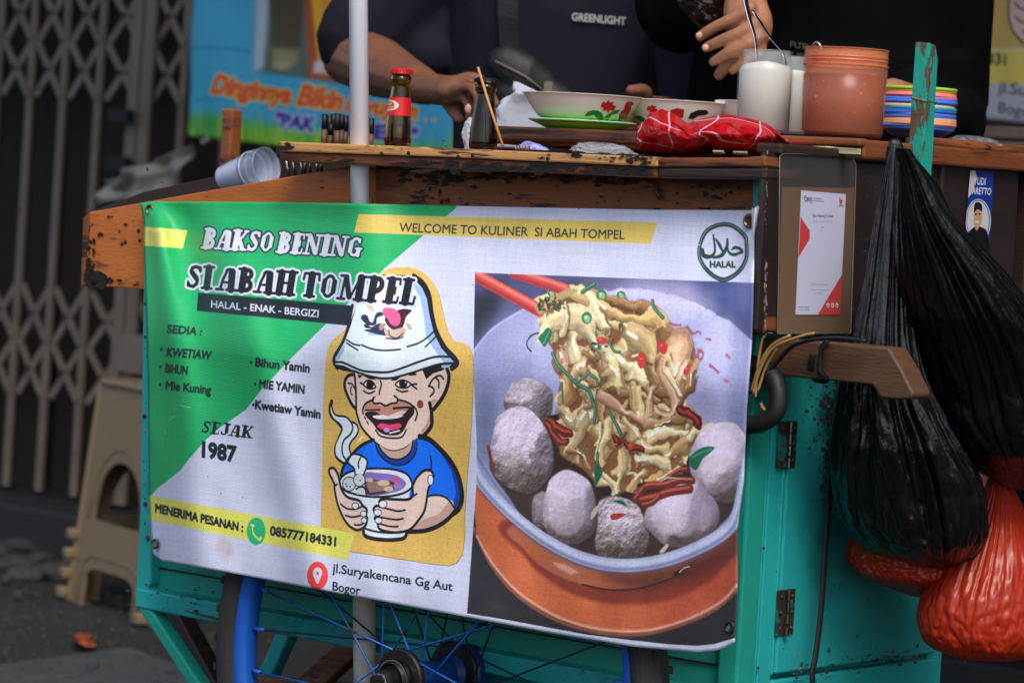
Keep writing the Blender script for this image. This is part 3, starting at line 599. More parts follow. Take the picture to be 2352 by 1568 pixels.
# saucer
def sau(x, y): return D2(x, y)
sa = q(D2, (60, 250), (95, 690), (180, 860), (300, 1020), (410, 1130), (540, 1220), (680, 1295), (840, 1350), (1000, 1385), (1180, 1400), (1350, 1390), (1500, 1350), (1650, 1300), (1800, 1230), (1900, 1160), (2000, 1050), (2060, 700), (1000, 400))
pr.poly(sa, (214, 104, 58)); m_, ax_, ay_ = pr.poly(sa, 0, ret=True)
gx = np.linspace(0, 1, m_.shape[1])[None, :] * np.ones_like(m_); pr.comp(m_ * np.clip((gx - .45) * 1.3, 0, .75), ax_, ay_, (176, 58, 44))
pr.comp(m_ * np.clip(vnoise(*m_.shape, 60, 3, 3) - .5, 0, .5), ax_, ay_, (236, 140, 84))
pr.line(q(D2, (75, 640), (180, 870), (300, 1035), (410, 1140), (540, 1232), (680, 1305), (840, 1360), (1000, 1394), (1180, 1408), (1350, 1396), (1500, 1358), (1650, 1308), (1800, 1238), (1900, 1165), (2000, 1060)), 7, (150, 80, 56), soft=2)
pr.line(q(D2, (95, 690), (180, 850), (300, 1005), (410, 1112), (540, 1200), (680, 1275), (840, 1333), (1000, 1368), (1180, 1383), (1350, 1372), (1500, 1336), (1650, 1285), (1800, 1212), (1900, 1140), (2000, 1030)), 5, (240, 190, 170), alpha=.85, soft=2)
pr.poly(q(D2, (340, 560), (450, 850), (600, 1000), (780, 1110), (1000, 1175), (1200, 1190), (1420, 1175), (1600, 1120), (1800, 1010), (1930, 880), (2060, 700), (1900, 500)), (142, 52, 36), smooth=True, soft=4)
pr.poly(q(D2, (360, 620), (440, 790), (560, 910), (700, 990), (860, 1045), (1050, 1082), (1250, 1075), (1450, 1020), (1600, 950), (1750, 870), (1950, 700), (1200, 500)), (186, 98, 62), smooth=True, soft=2)
pr.poly(q(D2, (1000, 960), (1300, 950), (1600, 880), (1900, 700), (1990, 640), (1980, 840), (1750, 960), (1500, 1060), (1250, 1090)), (84, 36, 28), alpha=.75, smooth=True, soft=9)
pr.line(q(D2, (860, 1045), (1050, 1082), (1250, 1075), (1450, 1020), (1600, 960)), 3, (46, 26, 26), soft=1.5); pr.poly(q(D2, (640, 880), (740, 900), (850, 960), (780, 975), (690, 930)), (226, 170, 150), alpha=.8, soft=2)
pr.line(q(D2, (1530, 970), (1580, 940), (1650, 905)), 6, (40, 22, 20)); pr.line(q(D2, (1565, 955), (1600, 925), (1640, 912)), 2.5, (225, 190, 170))
# bowl inside
inside = q(D1, (70, 690), (200, 530), (340, 430), (480, 350), (640, 280), (900, 210), (1200, 190), (1550, 215), (1850, 310), (2080, 440), (2280, 620), (2290, 1100), (2240, 1500)) + q(D2, (2035, 100), (2010, 420), (1900, 620), (1600, 800), (1200, 890), (900, 830), (600, 700), (400, 560), (200, 360), (95, 200)) + q(D1, (85, 1300), (60, 900))
LAV = (166, 168, 212)
pr.poly(inside, LAV, smooth=False, soft=1.2)
for c_, rx, ry, col, al in (((1700, 330), 90, 24, (226, 218, 244), .8), ((1300, 230), 130, 16, (214, 206, 238), .8), ((2000, 700), 50, 80, (206, 204, 240), .7), ((300, 800), 60, 110, (150, 152, 202), .7), ((450, 600), 50, 50, (186, 186, 226), .6), ((2150, 1200), 34, 90, (120, 126, 174), .8), ((180, 1250), 30, 90, (104, 116, 156), .8), ((1900, 1100), 60, 40, (150, 146, 186), .8), ((2150, 900), 40, 60, (176, 180, 228), .8)):
    pr.dot(D1(*c_), rx, ry, col, al, soft=20)
pr.line(q(D1, (70, 690), (200, 530), (340, 430), (480, 350), (580, 305)), 4, (190, 196, 240), soft=2)
# red print on the bowl
for l_ in (((1590, 445), (1640, 458), (1690, 470)), ((1735, 490), (1770, 515), (1800, 540)), ((1815, 545), (1870, 560)), ((1760, 650), (1770, 700), (1745, 720)), ((1795, 660), (1810, 730)), ((1835, 680), (1870, 700), (1870, 740), (1840, 750), (1825, 710), (1840, 680)), ((1910, 605), (1940, 615)), ((2060, 710), (2080, 735)), ((1940, 810), (2000, 855)), ((2050, 905), (2070, 915))):
    pr.line(q(D1, *l_), 5, (186, 74, 92), alpha=.8, soft=1.8)
# broth
pr.poly(q(D2, (190, 150), (330, 420), (470, 600), (640, 720), (900, 820), (1150, 860), (1400, 840), (1700, 740), (1920, 560), (2000, 400), (1900, 200), (600, -200), (500, 0)), (62, 44, 38), smooth=True, soft=2)
pr.poly(q(D2, (250, 360), (330, 420), (400, 560), (330, 470)), (120, 120, 150), alpha=.8, soft=3)
def noodle(pts, w_, base, hi=.8, seed=[0]):
    """a flat, slightly translucent rice noodle: sheet with cut ends, a lit edge, a shaded edge and soft gloss along it"""
    seed[0] += 1; r_ = random.Random(seed[0]); base = np.array(base, float) * r_.uniform(.84, 1.08)
    c = np.array(spline(pts, 6)) if len(pts) > 2 else np.array(pts, float); n = len(c); t = np.linspace(0, 1, n)
    d = np.gradient(c, axis=0); d /= np.hypot(d[:, 0], d[:, 1])[:, None] + 1e-9; nr = np.c_[-d[:, 1], d[:, 0]]
    ph = r_.uniform(0, 6.28); k = r_.uniform(3, 6); tw = np.clip(.80 + .34 * np.sin(t * k + ph), .42, 1.1); w2 = w_ * .5 * tw; sk = r_.uniform(-.5, .5)
    L = c + nr * w2[:, None]; R = c - nr * w2[:, None]; L[-1] += d[-1] * w_ * sk; R[0] -= d[0] * w_ * sk
    if nr[n // 2][1] > 0: L, R = R, L                      # L is the upper, lit edge
    poly = [tuple(p) for p in L] + [tuple(p) for p in R[::-1]]
    pr.poly([(x + .8, y + 2.4) for x, y in poly], base * .38, alpha=.55, soft=1.6); pr.poly(poly, base, alpha=.93, soft=.3)
    M_ = lambda f: [tuple(p) for p in (L * (1 - f) + R * f)]
    pr.line(M_(.86), w_ * .20, base * .66, alpha=.55, soft=w_ * .07, smooth=False); pr.line(M_(1.0), 1.3, base * .5, alpha=.6, soft=.5, smooth=False)
    pr.line(M_(.22), w_ * .22, np.minimum(base * 1.18 + 10, 246), alpha=.6, soft=w_ * .09, smooth=False); pr.line(M_(.04), 1.2, (240, 226, 196), alpha=.55, soft=.5, smooth=False)
    if r_.random() < .5: pr.line(M_(.55), w_ * .10, base * .8, alpha=.4, soft=w_ * .06, smooth=False)
    if hi:
        i0 = r_.randint(0, max(n - 6, 0)); g = M_(r_.uniform(.25, .5))[i0:i0 + r_.randint(3, 6)]
        if len(g) > 1: pr.line(g, max(w_ * .16, 1.6), (252, 246, 230), alpha=hi * .8, soft=1.0, smooth=False)
mass = q(D1, (600, 320), (680, 230), (800, 195), (900, 190), (1050, 220), (1250, 250), (1450, 310), (1570, 420), (1600, 570), (1770, 550), (1800, 720), (1830, 850), (1800, 950), (1710, 1060), (1840, 1150), (1870, 1260), (1960, 1265), (1760, 1450)) + q(D2, (1600, 160), (1480, 260), (1250, 330), (1150, 400), (1040, 330), (930, 290), (690, 80)) + q(D1, (740, 1380), (740, 1150), (750, 900), (720, 720), (600, 520))
pr.poly(mass, (150, 98, 58), smooth=False, soft=2)
from itertools import product
mp_ = np.array(mass)
def inpoly(x, y):
    n = len(mp_); c = False; j = n - 1
    for i in range(n):
        if (mp_[i, 1] > y) != (mp_[j, 1] > y) and x < (mp_[j, 0] - mp_[i, 0]) * (y - mp_[i, 1]) / (mp_[j, 1] - mp_[i, 1]) + mp_[i, 0]: c = not c
        j = i
    return c
rn = random.Random(11)
TONES = [(222, 186, 122), (206, 162, 96), (228, 200, 146), (186, 136, 82), (220, 168, 128)]
# lower heap first, then the lifted bundle
for i in range(150):
    x = rn.uniform(mp_[:, 0].min(), mp_[:, 0].max()); y = rn.uniform(850, 1140) if i < 80 else rn.uniform(690, 960)
    if not inpoly(x, y): continue
    L = rn.uniform(26, 74); a = rn.gauss(1.25, .75); w_ = rn.uniform(14, 30) if i < 80 else rn.uniform(20, 40); k = rn.uniform(-.9, .9)
    pts = []
    for t in range(4):
        pts.append((x, y)); x += L / 3 * math.cos(a); y += L / 3 * math.sin(a); a += k * .5
    if not inpoly(*pts[-1]): continue
    noodle(pts, w_, rn.choice(TONES), hi=.9 if rn.random() < .5 else 0)
def N_(f, w_, tone, *xy, hi=.9): noodle(q(f, *xy), w_ / 2.7, TONES[tone] if isinstance(tone, int) else tone, hi)
N_(D1, 120, 3, (1020, 230), (1250, 300), (1450, 370), (1540, 480), (1580, 560)); N_(D1, 100, 1, (1000, 260), (1180, 380), (1330, 440), (1500, 420), (1540, 470)); N_(D1, 95, 2, (860, 215), (960, 260), (1040, 400), (1130, 520))
N_(D1, 110, 0, (620, 320), (720, 260), (830, 225), (920, 230)); N_(D1, 130, 2, (640, 560), (680, 480), (780, 430), (900, 400), (1000, 450)); N_(D1, 30, 2, (800, 290), (815, 400), (800, 500), (770, 560))
N_(D1, 150, 0, (1250, 520), (1340, 560), (1420, 640), (1460, 760)); N_(D1, 120, 2, (930, 460), (980, 560), (1060, 640), (1150, 700), (1260, 740)); N_(D1, 120, 2, (1130, 760), (1250, 770), (1340, 820), (1350, 930)); N_(D1, 130, 0, (1140, 800), (1180, 860), (1170, 960))
N_(D1, 100, 2, (860, 560), (850, 680), (870, 760)); N_(D1, 80, 4, (740, 640), (760, 760), (800, 880)); N_(D1, 90, 0, (980, 780), (900, 830), (860, 900)); N_(D1, 130, 4, (1600, 620), (1720, 590), (1700, 760), (1650, 860)); N_(D1, 90, 4, (1770, 760), (1720, 860), (1700, 950)); N_(D1, 80, 3, (1790, 860), (1770, 960), (1730, 1000))
N_(D1, 45, 4, (1570, 740), (1550, 860), (1590, 960), (1640, 1080), (1610, 1170), (1540, 1180), (1500, 1130)); N_(D1, 40, 2, (1580, 830), (1650, 960), (1690, 1040)); N_(D1, 70, 4, (1060, 1000), (1200, 1120), (1340, 1180), (1450, 1250)); N_(D1, 60, 3, (1450, 1270), (1600, 1250), (1700, 1200)); N_(D1, 60, 4, (1490, 980), (1460, 1060), (1450, 1180))
N_(D1, 80, 2, (980, 1160), (920, 1280), (850, 1400), (800, 1480)); N_(D1, 70, 0, (1150, 1210), (1120, 1330), (1080, 1450), (1090, 1560)); N_(D1, 26, 2, (1080, 1210), (1075, 1330), (1050, 1450), (1060, 1560)); N_(D1, 90, 0, (1250, 1220), (1310, 1290), (1340, 1370)); N_(D1, 90, 2, (780, 1180), (830, 1240), (900, 1240))
N_(D1, 90, 2, (1420, 1360), (1540, 1330), (1660, 1330), (1760, 1340)); N_(D1, 60, 2, (1730, 1390), (1850, 1310), (1950, 1270)); N_(D1, 80, 0, (1400, 1420), (1500, 1460), (1600, 1440)); N_(D1, 80, 1, (1580, 1500), (1680, 1450), (1760, 1400)); N_(D1, 90, 2, (1420, 1530), (1520, 1550), (1590, 1560))
N_(D2, 60, 2, (1260, 130), (1360, 150), (1450, 160)); N_(D2, 60, 0, (1160, 90), (1160, 200), (1130, 300), (1110, 380)); N_(D2, 26, 2, (985, 60), (990, 170), (1040, 260), (1090, 330), (1110, 400)); N_(D2, 60, 1, (1330, 230), (1270, 280), (1220, 370)); N_(D2, 50, 2, (1390, 300), (1480, 250), (1580, 200)); N_(D2, 45, 3, (760, 60), (860, 120), (890, 220))
# fried shallots, chillies, herbs
SHL = (120, 44, 26)
for l_, w_ in ((((540, 1190), (610, 1190), (680, 1230), (730, 1300), (830, 1340)), 16), (((620, 1230), (680, 1300), (740, 1390), (800, 1400)), 14), (((1240, 1400), (1300, 1430), (1400, 1440)), 12), (((1170, 1340), (1200, 1400)), 14), (((1700, 1130), (1800, 1180), (1850, 1260)), 20), (((190, 1430), (210, 1500), (225, 1568)), 7)):
    pr.line(q(D1, *l_), w_, SHL, soft=1.2); pr.line(q(D1, *[(x - 4, y - 8) for x, y in l_]), w_ * .35, (196, 84, 54), soft=1.2, alpha=.8)
def mball(c, rx, ry, base, seed, pts=None, top=None, rough=0.3, f=D2):
    cx, cy = f(*c); sc = 3.161 if f is D2 else 3.4139; rx /= sc; ry /= sc; rr = random.Random(seed)
    if pts is None:
        pts = [(cx + rx * (1 + rr.uniform(-.07, .06)) * math.cos(t), cy + ry * (1 + rr.uniform(-.07, .06)) * math.sin(t)) for t in np.linspace(0, 2 * math.pi, 14, endpoint=False)]
    else: pts = q(f, *pts)
    pr.poly([(x + 1.5, y + 3) for x, y in pts], (40, 28, 26), smooth=True, soft=3, alpha=.7)
    m, x0, y0 = pr.poly(pts, 0, smooth=True, ret=True, soft=.6); h, w_ = m.shape
    u = np.linspace(-1, 1, w_)[None, :]; v = np.linspace(-1, 1, h)[:, None]; r2 = np.clip(1 - (u * u + v * v) * .92, 0, 1) ** .5
    n1 = vnoise(h, w_, 34, seed, 4); n2 = vnoise(h, w_, 9, seed + 1, 3)
    gy, gx = np.gradient(n1 * 26 * rough + n2 * 7 * rough + 10 * rough * np.abs(vnoise(h, w_, 22, seed + 8, 3) - .5))
    wn1, wn2 = (vnoise(h, w_, 40, seed + 5, 3) - .5) * .7, (vnoise(h, w_, 40, seed + 6, 3) - .5) * .7
    N3 = np.stack([u + wn1, v + wn2, r2 + 0 * u], -1); N3 /= np.linalg.norm(N3, axis=2, keepdims=True) + 1e-9
    fr_ = np.random.default_rng(seed); fc = fr_.normal(size=(9, 3)); fc[:, 2] = np.abs(fc[:, 2]) + .3; fc /= np.linalg.norm(fc, axis=1)[:, None]
    dt = N3 @ fc.T; wgt = np.exp(dt * 34); wgt /= wgt.sum(2, keepdims=True); NF = N3 * .45 + (wgt @ fc) * .55; NF /= np.linalg.norm(NF, axis=2, keepdims=True)
    Ld = np.array((-.25, -.62, .75)); sh = np.clip(.16 + .84 * np.clip(NF @ Ld, 0, 1) - (gy * .9 + gx * .5) * .30, .10, 1.15)
    col = np.array(base)[None, None] * (.30 + .82 * sh)[..., None] + np.array((-6, -16, -30.))[None, None] * np.clip(v + .15 + (n1 - .5) * 1.5, 0, 1)[..., None]
    pr_c = col; X0, Y0 = max(x0, 0), max(y0, 0); X1, Y1 = min(x0 + w_, pr.w), min(y0 + h, pr.h)
    mm = m[Y0 - y0:Y1 - y0, X0 - x0:X1 - x0, None]; cc = pr_c[Y0 - y0:Y1 - y0, X0 - x0:X1 - x0]
    pr.c[Y0:Y1, X0:X1] = pr.c[Y0:Y1, X0:X1] * (1 - mm) + cc * mm
    if top is not None: pr.poly(q(f, *top), np.array(base) * 1.10, alpha=.42, smooth=True, soft=3)
    for _ in range(5): a_ = rr.uniform(0, 6.28); k = rr.uniform(.2, .8); pr.dot((cx + rx * k * math.cos(a_), cy + ry * k * math.sin(a_)), rr.uniform(1, 3), rr.uniform(.8, 1.6), (232, 226, 240), alpha=.75, soft=.8)
MBC = (226, 210, 232)
# let the noodle shapes run unevenly
X0_, Y0_ = pr.M([D1(560, 150)])[0].astype(int); X1_, Y1_ = pr.M([D2(1720, 470)])[0].astype(int) + 60; Y0_ -= 30
hh, ww = Y1_ - Y0_, X1_ - X0_; wx = (vnoise(hh, ww, 30, 41, 3) - .5) * 20; wy = (vnoise(hh, ww, 30, 42, 3) - .5) * 20
ed = np.minimum(np.minimum(np.arange(ww), np.arange(ww)[::-1])[None] / 40, np.minimum(np.arange(hh), np.arange(hh)[::-1])[:, None] / 40).clip(0, 1)
yy_, xx_ = np.mgrid[0:hh, 0:ww]; sub = pr.c[Y0_:Y1_, X0_:X1_].copy(); fx_ = (xx_ + wx * ed).clip(0, ww - 2); fy_ = (yy_ + wy * ed).clip(0, hh - 2); ix, iy = fx_.astype(int), fy_.astype(int); fx_, fy_ = (fx_ - ix)[..., None], (fy_ - iy)[..., None]
pr.c[Y0_:Y1_, X0_:X1_] = (sub[iy, ix] * (1 - fx_) + sub[iy, ix + 1] * fx_) * (1 - fy_) + (sub[iy + 1, ix] * (1 - fx_) + sub[iy + 1, ix + 1] * fx_) * fy_
reg = pr.c[Y0_:Y1_, X0_:X1_]; mu = Print.blur(reg.mean(2), 30)[..., None]; pr.c[Y0_:Y1_, X0_:X1_] = (reg + (reg.mean(2, keepdims=True) - mu) * .45 * ed[..., None]).clip(8, 250)
rg = random.Random(77)
for i in range(120):
    x, y = rg.uniform(mp_[:, 0].min(), mp_[:, 0].max()), rg.uniform(mp_[:, 1].min(), mp_[:, 1].max())
    if inpoly(x, y): a_ = rg.uniform(0, 3.1); L_ = rg.uniform(2, 7); pr.line([(x, y), (x + L_ * math.cos(a_), y + L_ * math.sin(a_))], rg.uniform(1.2, 2.6), (250, 244, 226), alpha=rg.uniform(.4, .85), soft=.9)
mball((510, 1080), 190, 190, (204, 188, 204), 21, rough=.7, f=D1)
mball((400, 150), 230, 235, MBC, 22, pts=((215, -60), (240, -160), (330, -230), (430, -245), (520, -190), (600, -80), (645, 40), (650, 180), (600, 300), (500, 380), (430, 384), (320, 340), (220, 250), (190, 100)), top=((240, -120), (330, -215), (420, -225), (490, -170), (510, -60), (440, 10), (360, 40), (260, 60)), rough=.7)
pr.line(q(D2, (182, 60), (200, 150), (222, 225)), 8, (126, 52, 36), soft=1)
mball((560, 520), 70, 150, (150, 134, 150), 30, rough=.4)
mball((1850, 230), 200, 230, MBC, 26, pts=((1640, 190), (1660, 60), (1720, -60), (1860, -130), (1990, -110), (2080, 60), (2060, 320), (1980, 430), (1890, 455), (1780, 410), (1690, 320)), top=((1700, 60), (1830, -60), (1970, 0), (1980, 160), (1860, 240), (1720, 200)), rough=.3)
mball((1150, 640), 195, 215, (208, 188, 198), 24, pts=((975, 480), (1000, 430), (1090, 405), (1200, 430), (1270, 480), (1310, 570), (1345, 680), (1335, 780), (1260, 850), (1150, 860), (1000, 840), (955, 760), (970, 620)), rough=1.25)
mball((770, 490), 185, 265, MBC, 23, pts=((610, 330), (640, 270), (740, 212), (850, 250), (920, 310), (955, 420), (965, 560), (950, 660), (890, 720), (780, 760), (660, 720), (590, 640), (575, 480)), top=((625, 310), (740, 240), (850, 290), (880, 420), (870, 600), (780, 690), (660, 660), (610, 500)), rough=.35)
mball((1590, 540), 270, 240, MBC, 25, pts=((1310, 560), (1340, 480), (1420, 400), (1540, 330), (1640, 280), (1710, 285), (1760, 360), (1830, 440), (1860, 540), (1830, 640), (1740, 720), (1600, 770), (1480, 770), (1380, 690), (1320, 620)), top=((1360, 540), (1500, 420), (1640, 400), (1650, 500), (1600, 640), (1450, 680)), rough=.3)
pr.poly(q(D2, (1650, 400), (1710, 300), (1820, 450), (1850, 560), (1700, 690), (1640, 600)), (150, 132, 160), alpha=.45, soft=5); pr.line(q(D2, (1700, 300), (1650, 420), (1590, 560), (1560, 620)), 3, (232, 226, 240), alpha=.6, soft=1.5)
for l_, w_ in ((((1250, 390), (1330, 330), (1450, 320), (1560, 290), (1660, 290)), 18), (((1280, 430), (1380, 410), (1500, 370), (1640, 350)), 22), (((1300, 470), (1370, 450), (1420, 400)), 14), (((1240, 430), (1300, 350)), 16), (((1480, 270), (1560, 220), (1620, 210)), 13)):
    pr.line(q(D2, *l_), w_ * .8, (112, 40, 28), soft=1.2); pr.line(q(D2, *[(x - 3, y - 10) for x, y in l_]), w_ * .25, (212, 100, 76), soft=1, alpha=.9)
pr.poly(q(D2, (1410, 310), (1480, 280), (1700, 280), (1600, 275), (1470, 262)), (218, 204, 190), alpha=.8)
GRN = (28, 104, 70)
for l_ in (((1640, 160), (1660, 100), (1740, 50), (1820, 50), (1790, 90), (1740, 130), (1690, 215), (1650, 190)), ((950, 310), (955, 180), (970, 110), (990, 180), (1010, 230), (970, 320)), ((1085, 440), (1150, 435), (1185, 478), (1120, 455)), ((925, 575), (935, 510), (985, 465), (965, 530)), ((1420, 810), (1470, 755), (1488, 765), (1450, 815))):
    pr.poly(q(D2, *l_), GRN if l_[0][0] not in (925, 1420) else (214, 196, 170), smooth=True)
pr.line(q(D2, (1660, 120), (1730, 85), (1800, 60)), 3, (90, 170, 140), alpha=.7, soft=1); pr.dot(D2(1125, 402), 4, 4, (46, 92, 60)); pr.poly(q(D2, (1068, 540), (1110, 530), (1175, 535), (1120, 572), (1075, 575)), (190, 52, 40), smooth=True)
for l_ in (((585, 580), (620, 540), (660, 500), (695, 540), (660, 620), (630, 650), (600, 610)),): pr.poly(q(D1, *l_), (36, 112, 74), smooth=True); pr.line(q(D1, (620, 630), (650, 570), (675, 520)), 2, (110, 180, 140), soft=1)
for l_, w_ in ((((695, 700), (740, 790), (800, 850), (880, 930), (980, 990), (1010, 1060)), 8), (((880, 930), (940, 890), (980, 860)), 6), (((1000, 1060), (1030, 1130), (1025, 1240)), 8), (((1150, 1170), (1200, 1260), (1230, 1330)), 8), (((1140, 620), (1180, 680), (1225, 690)), 6), (((930, 220), (980, 185), (1025, 160)), 9), (((1480, 290), (1490, 340), (1560, 420)), 8), (((980, 860), (1040, 900), (1050, 950)), 7), (((770, 930), (775, 1080)), 5), (((1050, 1480), (1045, 1568)), 7), (((960, 1420), (930, 1480)), 4), (((780, 230), (810, 280)), 6)):
    pr.line(q(D1, *l_), w_, (44, 96, 62), soft=.8); pr.line(q(D1, *[(x - 3, y - 5) for x, y in l_]), w_ * .35, (120, 170, 128), soft=.8, alpha=.8)
pr.line(q(D1, (585, 540), (530, 560), (495, 610), (500, 650), (528, 685)), 3, (34, 34, 34))
for c_, rx, ry in (((690, 232), 9, 9), ((1080, 245), 12, 12), ((1235, 245), 10, 9), ((965, 425), 12, 14), ((1055, 530), 7, 5)):
    pr.dot(D1(*c_), rx, ry, (66, 120, 72)); pr.dot(D1(c_[0] + 4, c_[1] + 8), rx * .62, ry * .62, (142, 196, 138), soft=1); pr.dot(D1(c_[0] - 8, c_[1] - 8), rx * .3, ry * .25, (220, 235, 215), soft=.8)
rn = random.Random(5)
for i in range(46):
    x, y = rn.uniform(600, 800), rn.uniform(270, 400); pr.dot(D1(x, y - (x - 600) * .25), rn.uniform(2, 6), rn.uniform(2, 4), rn.choice([(52, 66, 40), (84, 84, 50), (40, 50, 36), (110, 100, 60)]), ang=rn.uniform(0, 3), alpha=.9)
for i in range(26): pr.dot(D1(rn.gauss(1060, 32), rn.gauss(660, 45)), rn.uniform(2, 5), rn.uniform(2, 4), rn.choice([(52, 80, 48), (40, 50, 40), (110, 130, 100)]), alpha=.85)
for l_ in (((1515, 610), (1560, 600), (1600, 650), (1575, 710), (1535, 680)), ((1360, 760), (1385, 690), (1430, 720), (1425, 790), (1385, 820)), ((1725, 830), (1760, 785), (1780, 800), (1765, 860), (1730, 865)), ((1040, 590), (1080, 572), (1130, 600), (1100, 630), (1050, 612)), ((1300, 1400), (1340, 1420), (1290, 1470))):
    pr.poly(q(D1, *l_), (200, 48, 40), smooth=True); c_ = np.mean(q(D1, *l_), 0); pr.dot((c_[0] - 2, c_[1] - 3), 3, 2, (244, 140, 124), soft=1)
# chopsticks
for a_, b_, w_ in (((40, 60), (595, 365), 26), ((380, 60), (800, 205), 24)):
    pr.line(q(D1, a_, b_), w_, (214, 66, 58), smooth=False); pr.line(q(D1, (a_[0] + 12, a_[1] - 20), (b_[0], b_[1] - 26)), w_ * .3, (246, 138, 118), soft=3, smooth=False, alpha=.9); pr.line(q(D1, (a_[0] - 14, a_[1] + 28), (b_[0] - 16, b_[1] + 24)), w_ * .25, (150, 40, 44), soft=3, smooth=False, alpha=.8)
pr.poly(q(D1, (560, 330), (620, 300), (700, 260), (820, 190), (900, 215), (820, 260), (700, 330), (600, 400)), (190, 164, 104), smooth=True, soft=2)
for i in range(36): pr.dot(D1(rn.uniform(590, 760), rn.uniform(300, 380) - rn.uniform(0, 40)), rn.uniform(2, 6), rn.uniform(2, 4), rn.choice([(52, 66, 40), (84, 84, 50), (40, 50, 36)]), ang=rn.uniform(0, 3), alpha=.9)
# near rim of the bowl, over everything
rim = q(D2, (60, 130), (95, 240), (150, 330), (290, 480), (440, 610), (600, 725), (800, 830), (1000, 890), (1200, 905), (1400, 880), (1600, 820), (1800, 725), (1930, 630), (1985, 530), (2015, 400), (2050, 200), (2100, 0))
pr.line([(x, y + 5) for x, y in rim], 25, (86, 80, 110), soft=4, alpha=.8); pr.line(rim, 25, (172, 182, 226), soft=1.2); pr.line([(x, y - 3) for x, y in rim], 13, (210, 216, 246), soft=4); pr.line([(x, y + 9) for x, y in rim], 5, (120, 124, 164), soft=3, alpha=.8)
pr.line(q(D2, (95, 100), (150, 200), (250, 350), (340, 450)), 5, (110, 120, 158), soft=3, alpha=.8)
# keep only the photograph's own area, then printing grain over the whole banner
full = np.zeros((pr.h, pr.w)); X0, Y0 = max(fx0, 0), max(fy0, 0); X1, Y1 = min(fx0 + fm.shape[1], pr.w), min(fy0 + fm.shape[0], pr.h)
full[Y0:Y1, X0:X1] = fm[Y0 - fy0:Y1 - fy0, X0 - fx0:X1 - fx0]
g_ = vnoise(pr.h, pr.w, 5, 77, 2); lum = pr.c.mean(2, keepdims=True)
photo = (pr.c * (1 + .10 * (g_[..., None] - .5))) * .92 + 10
pr.c = keep * (1 - full[..., None]) + photo * full[..., None]
# the halal mark overlaps the photograph's top edge slightly: repaint its tip
pr.line(hp[8:13], 3, HG); pr.line(hp2[8:13], 4.6, HG)
rowsn = np.repeat(vnoise(pr.h, 60, 2.0, 3, 1), math.ceil(pr.w / 60), 1)[:, :pr.w]
colsn = np.repeat(vnoise(60, pr.w, 2.0, 4, 1), math.ceil(pr.h / 60), 0)[:pr.h]
stain = np.clip((vnoise(pr.h, pr.w, 140, 12, 4) - .56) * 3, 0, 1); fine = vnoise(pr.h, pr.w, 3, 5, 1)
pr.c *= (1 - .05 * (rowsn - .5) - .04 * (colsn - .5) - .05 * (fine - .5))[..., None]
pr.c = pr.c * (1 - .05 * stain[..., None]) + np.array((120, 104, 84)) * .05 * stain[..., None]
for c_, rx, ry, al in (((515, 1255), 18, 22, .22), ((530, 1268), 6, 8, .35), ((1722, 500), 12, 14, .35), ((1140, 1395), 30, 14, .1)): pr.dot(c_, rx, ry, (170, 120, 70), al, soft=6)
for c_ in ((478, 1094), (558, 1142), (508, 1133), (1087, 655), (946, 651), (1330, 480)): pr.dot(c_, 1.3, 1.6, (60, 60, 60), .7)
for l_ in (((388, 965), (396, 958), (402, 954)), ((380, 986), (382, 996)), ((415, 930), (440, 935))): pr.line(l_, 1.8, (170, 220, 190), alpha=.7, soft=.6)
BANNER_IMG = pr.image('front_banner_print')
# ------------------------------------------------------------------ materials of the place
M = {}
M['teal'] = mat('teal_paint', (34, 162, 160), rough=.42, var=.12, scale=3.5, bump=.35, bscale=90, spots=((58, 58, 54), 26, .655, .05), spots2=((16, 84, 84), 5, .50, .25))
M['teal_dark'] = mat('teal_paint_front', (30, 150, 134), rough=.45, var=.12, scale=4, bump=.3, bscale=80, spots=((46, 52, 44), 20, .68, .06), spots2=((22, 82, 72), 4, .52, .3))
M['teal_chip'] = mat('chipped_teal_paint', (28, 158, 140), rough=.5, var=.15, scale=10, stretch=(1, 1, .3), bump=1.0, bscale=70, spots=((104, 72, 52), 34, .53, .03), spots2=((52, 44, 36), 60, .66, .05))
M['orange_wood'] = mat('varnished_wood', (186, 104, 44), rough=.38, var=.22, scale=5, stretch=(1, 1, 5), bump=.35, bscale=60, spots=((92, 46, 24), 11, .60, .10), spots2=((34, 24, 20), 24, .665, .03), coat=.15)
M['side_wood'] = mat('stained_wood', (136, 78, 40), rough=.5, var=.25, scale=6, stretch=(1, 1, 6), bump=.4, bscale=60, spots=((56, 34, 24), 6, .5, .16), spots2=((24, 19, 18), 18, .60, .04))
M['pale_wood'] = mat('worn_pale_wood', (204, 148, 88), rough=.55, var=.3, scale=16, stretch=(.35, 1, 5), bump=.6, bscale=80, spots=((78, 48, 30), 26, .57, .05), spots2=((26, 20, 18), 15, .64, .03))
M['brown_wood'] = mat('brown_wood', (124, 68, 38), rough=.5, var=.25, scale=7, stretch=(.5, 1, 6), bump=.4, bscale=70, spots=((42, 28, 22), 6, .52, .12), spots2=((22, 18, 16), 22, .66, .05))
M['dark_wood'] = mat('dark_wood', (50, 34, 30), rough=.5, var=.25, scale=7, stretch=(.5, 1, 6), bump=.35, bscale=60, spots=((90, 54, 36), 7, .6, .15))
M['box_wood'] = mat('dark_brown_laminate', (44, 34, 34), rough=.36, var=.2, scale=5, stretch=(1, .6, 6), bump=.2, bscale=50, spots=((86, 62, 52), 30, .74, .04), coat=.2)
M['handle_wood'] = mat('handle_wood', (88, 61, 42), rough=.55, var=.28, scale=10, stretch=(.6, 3, 6), bump=.5, bscale=90, spots=((70, 44, 28), 12, .58, .12))
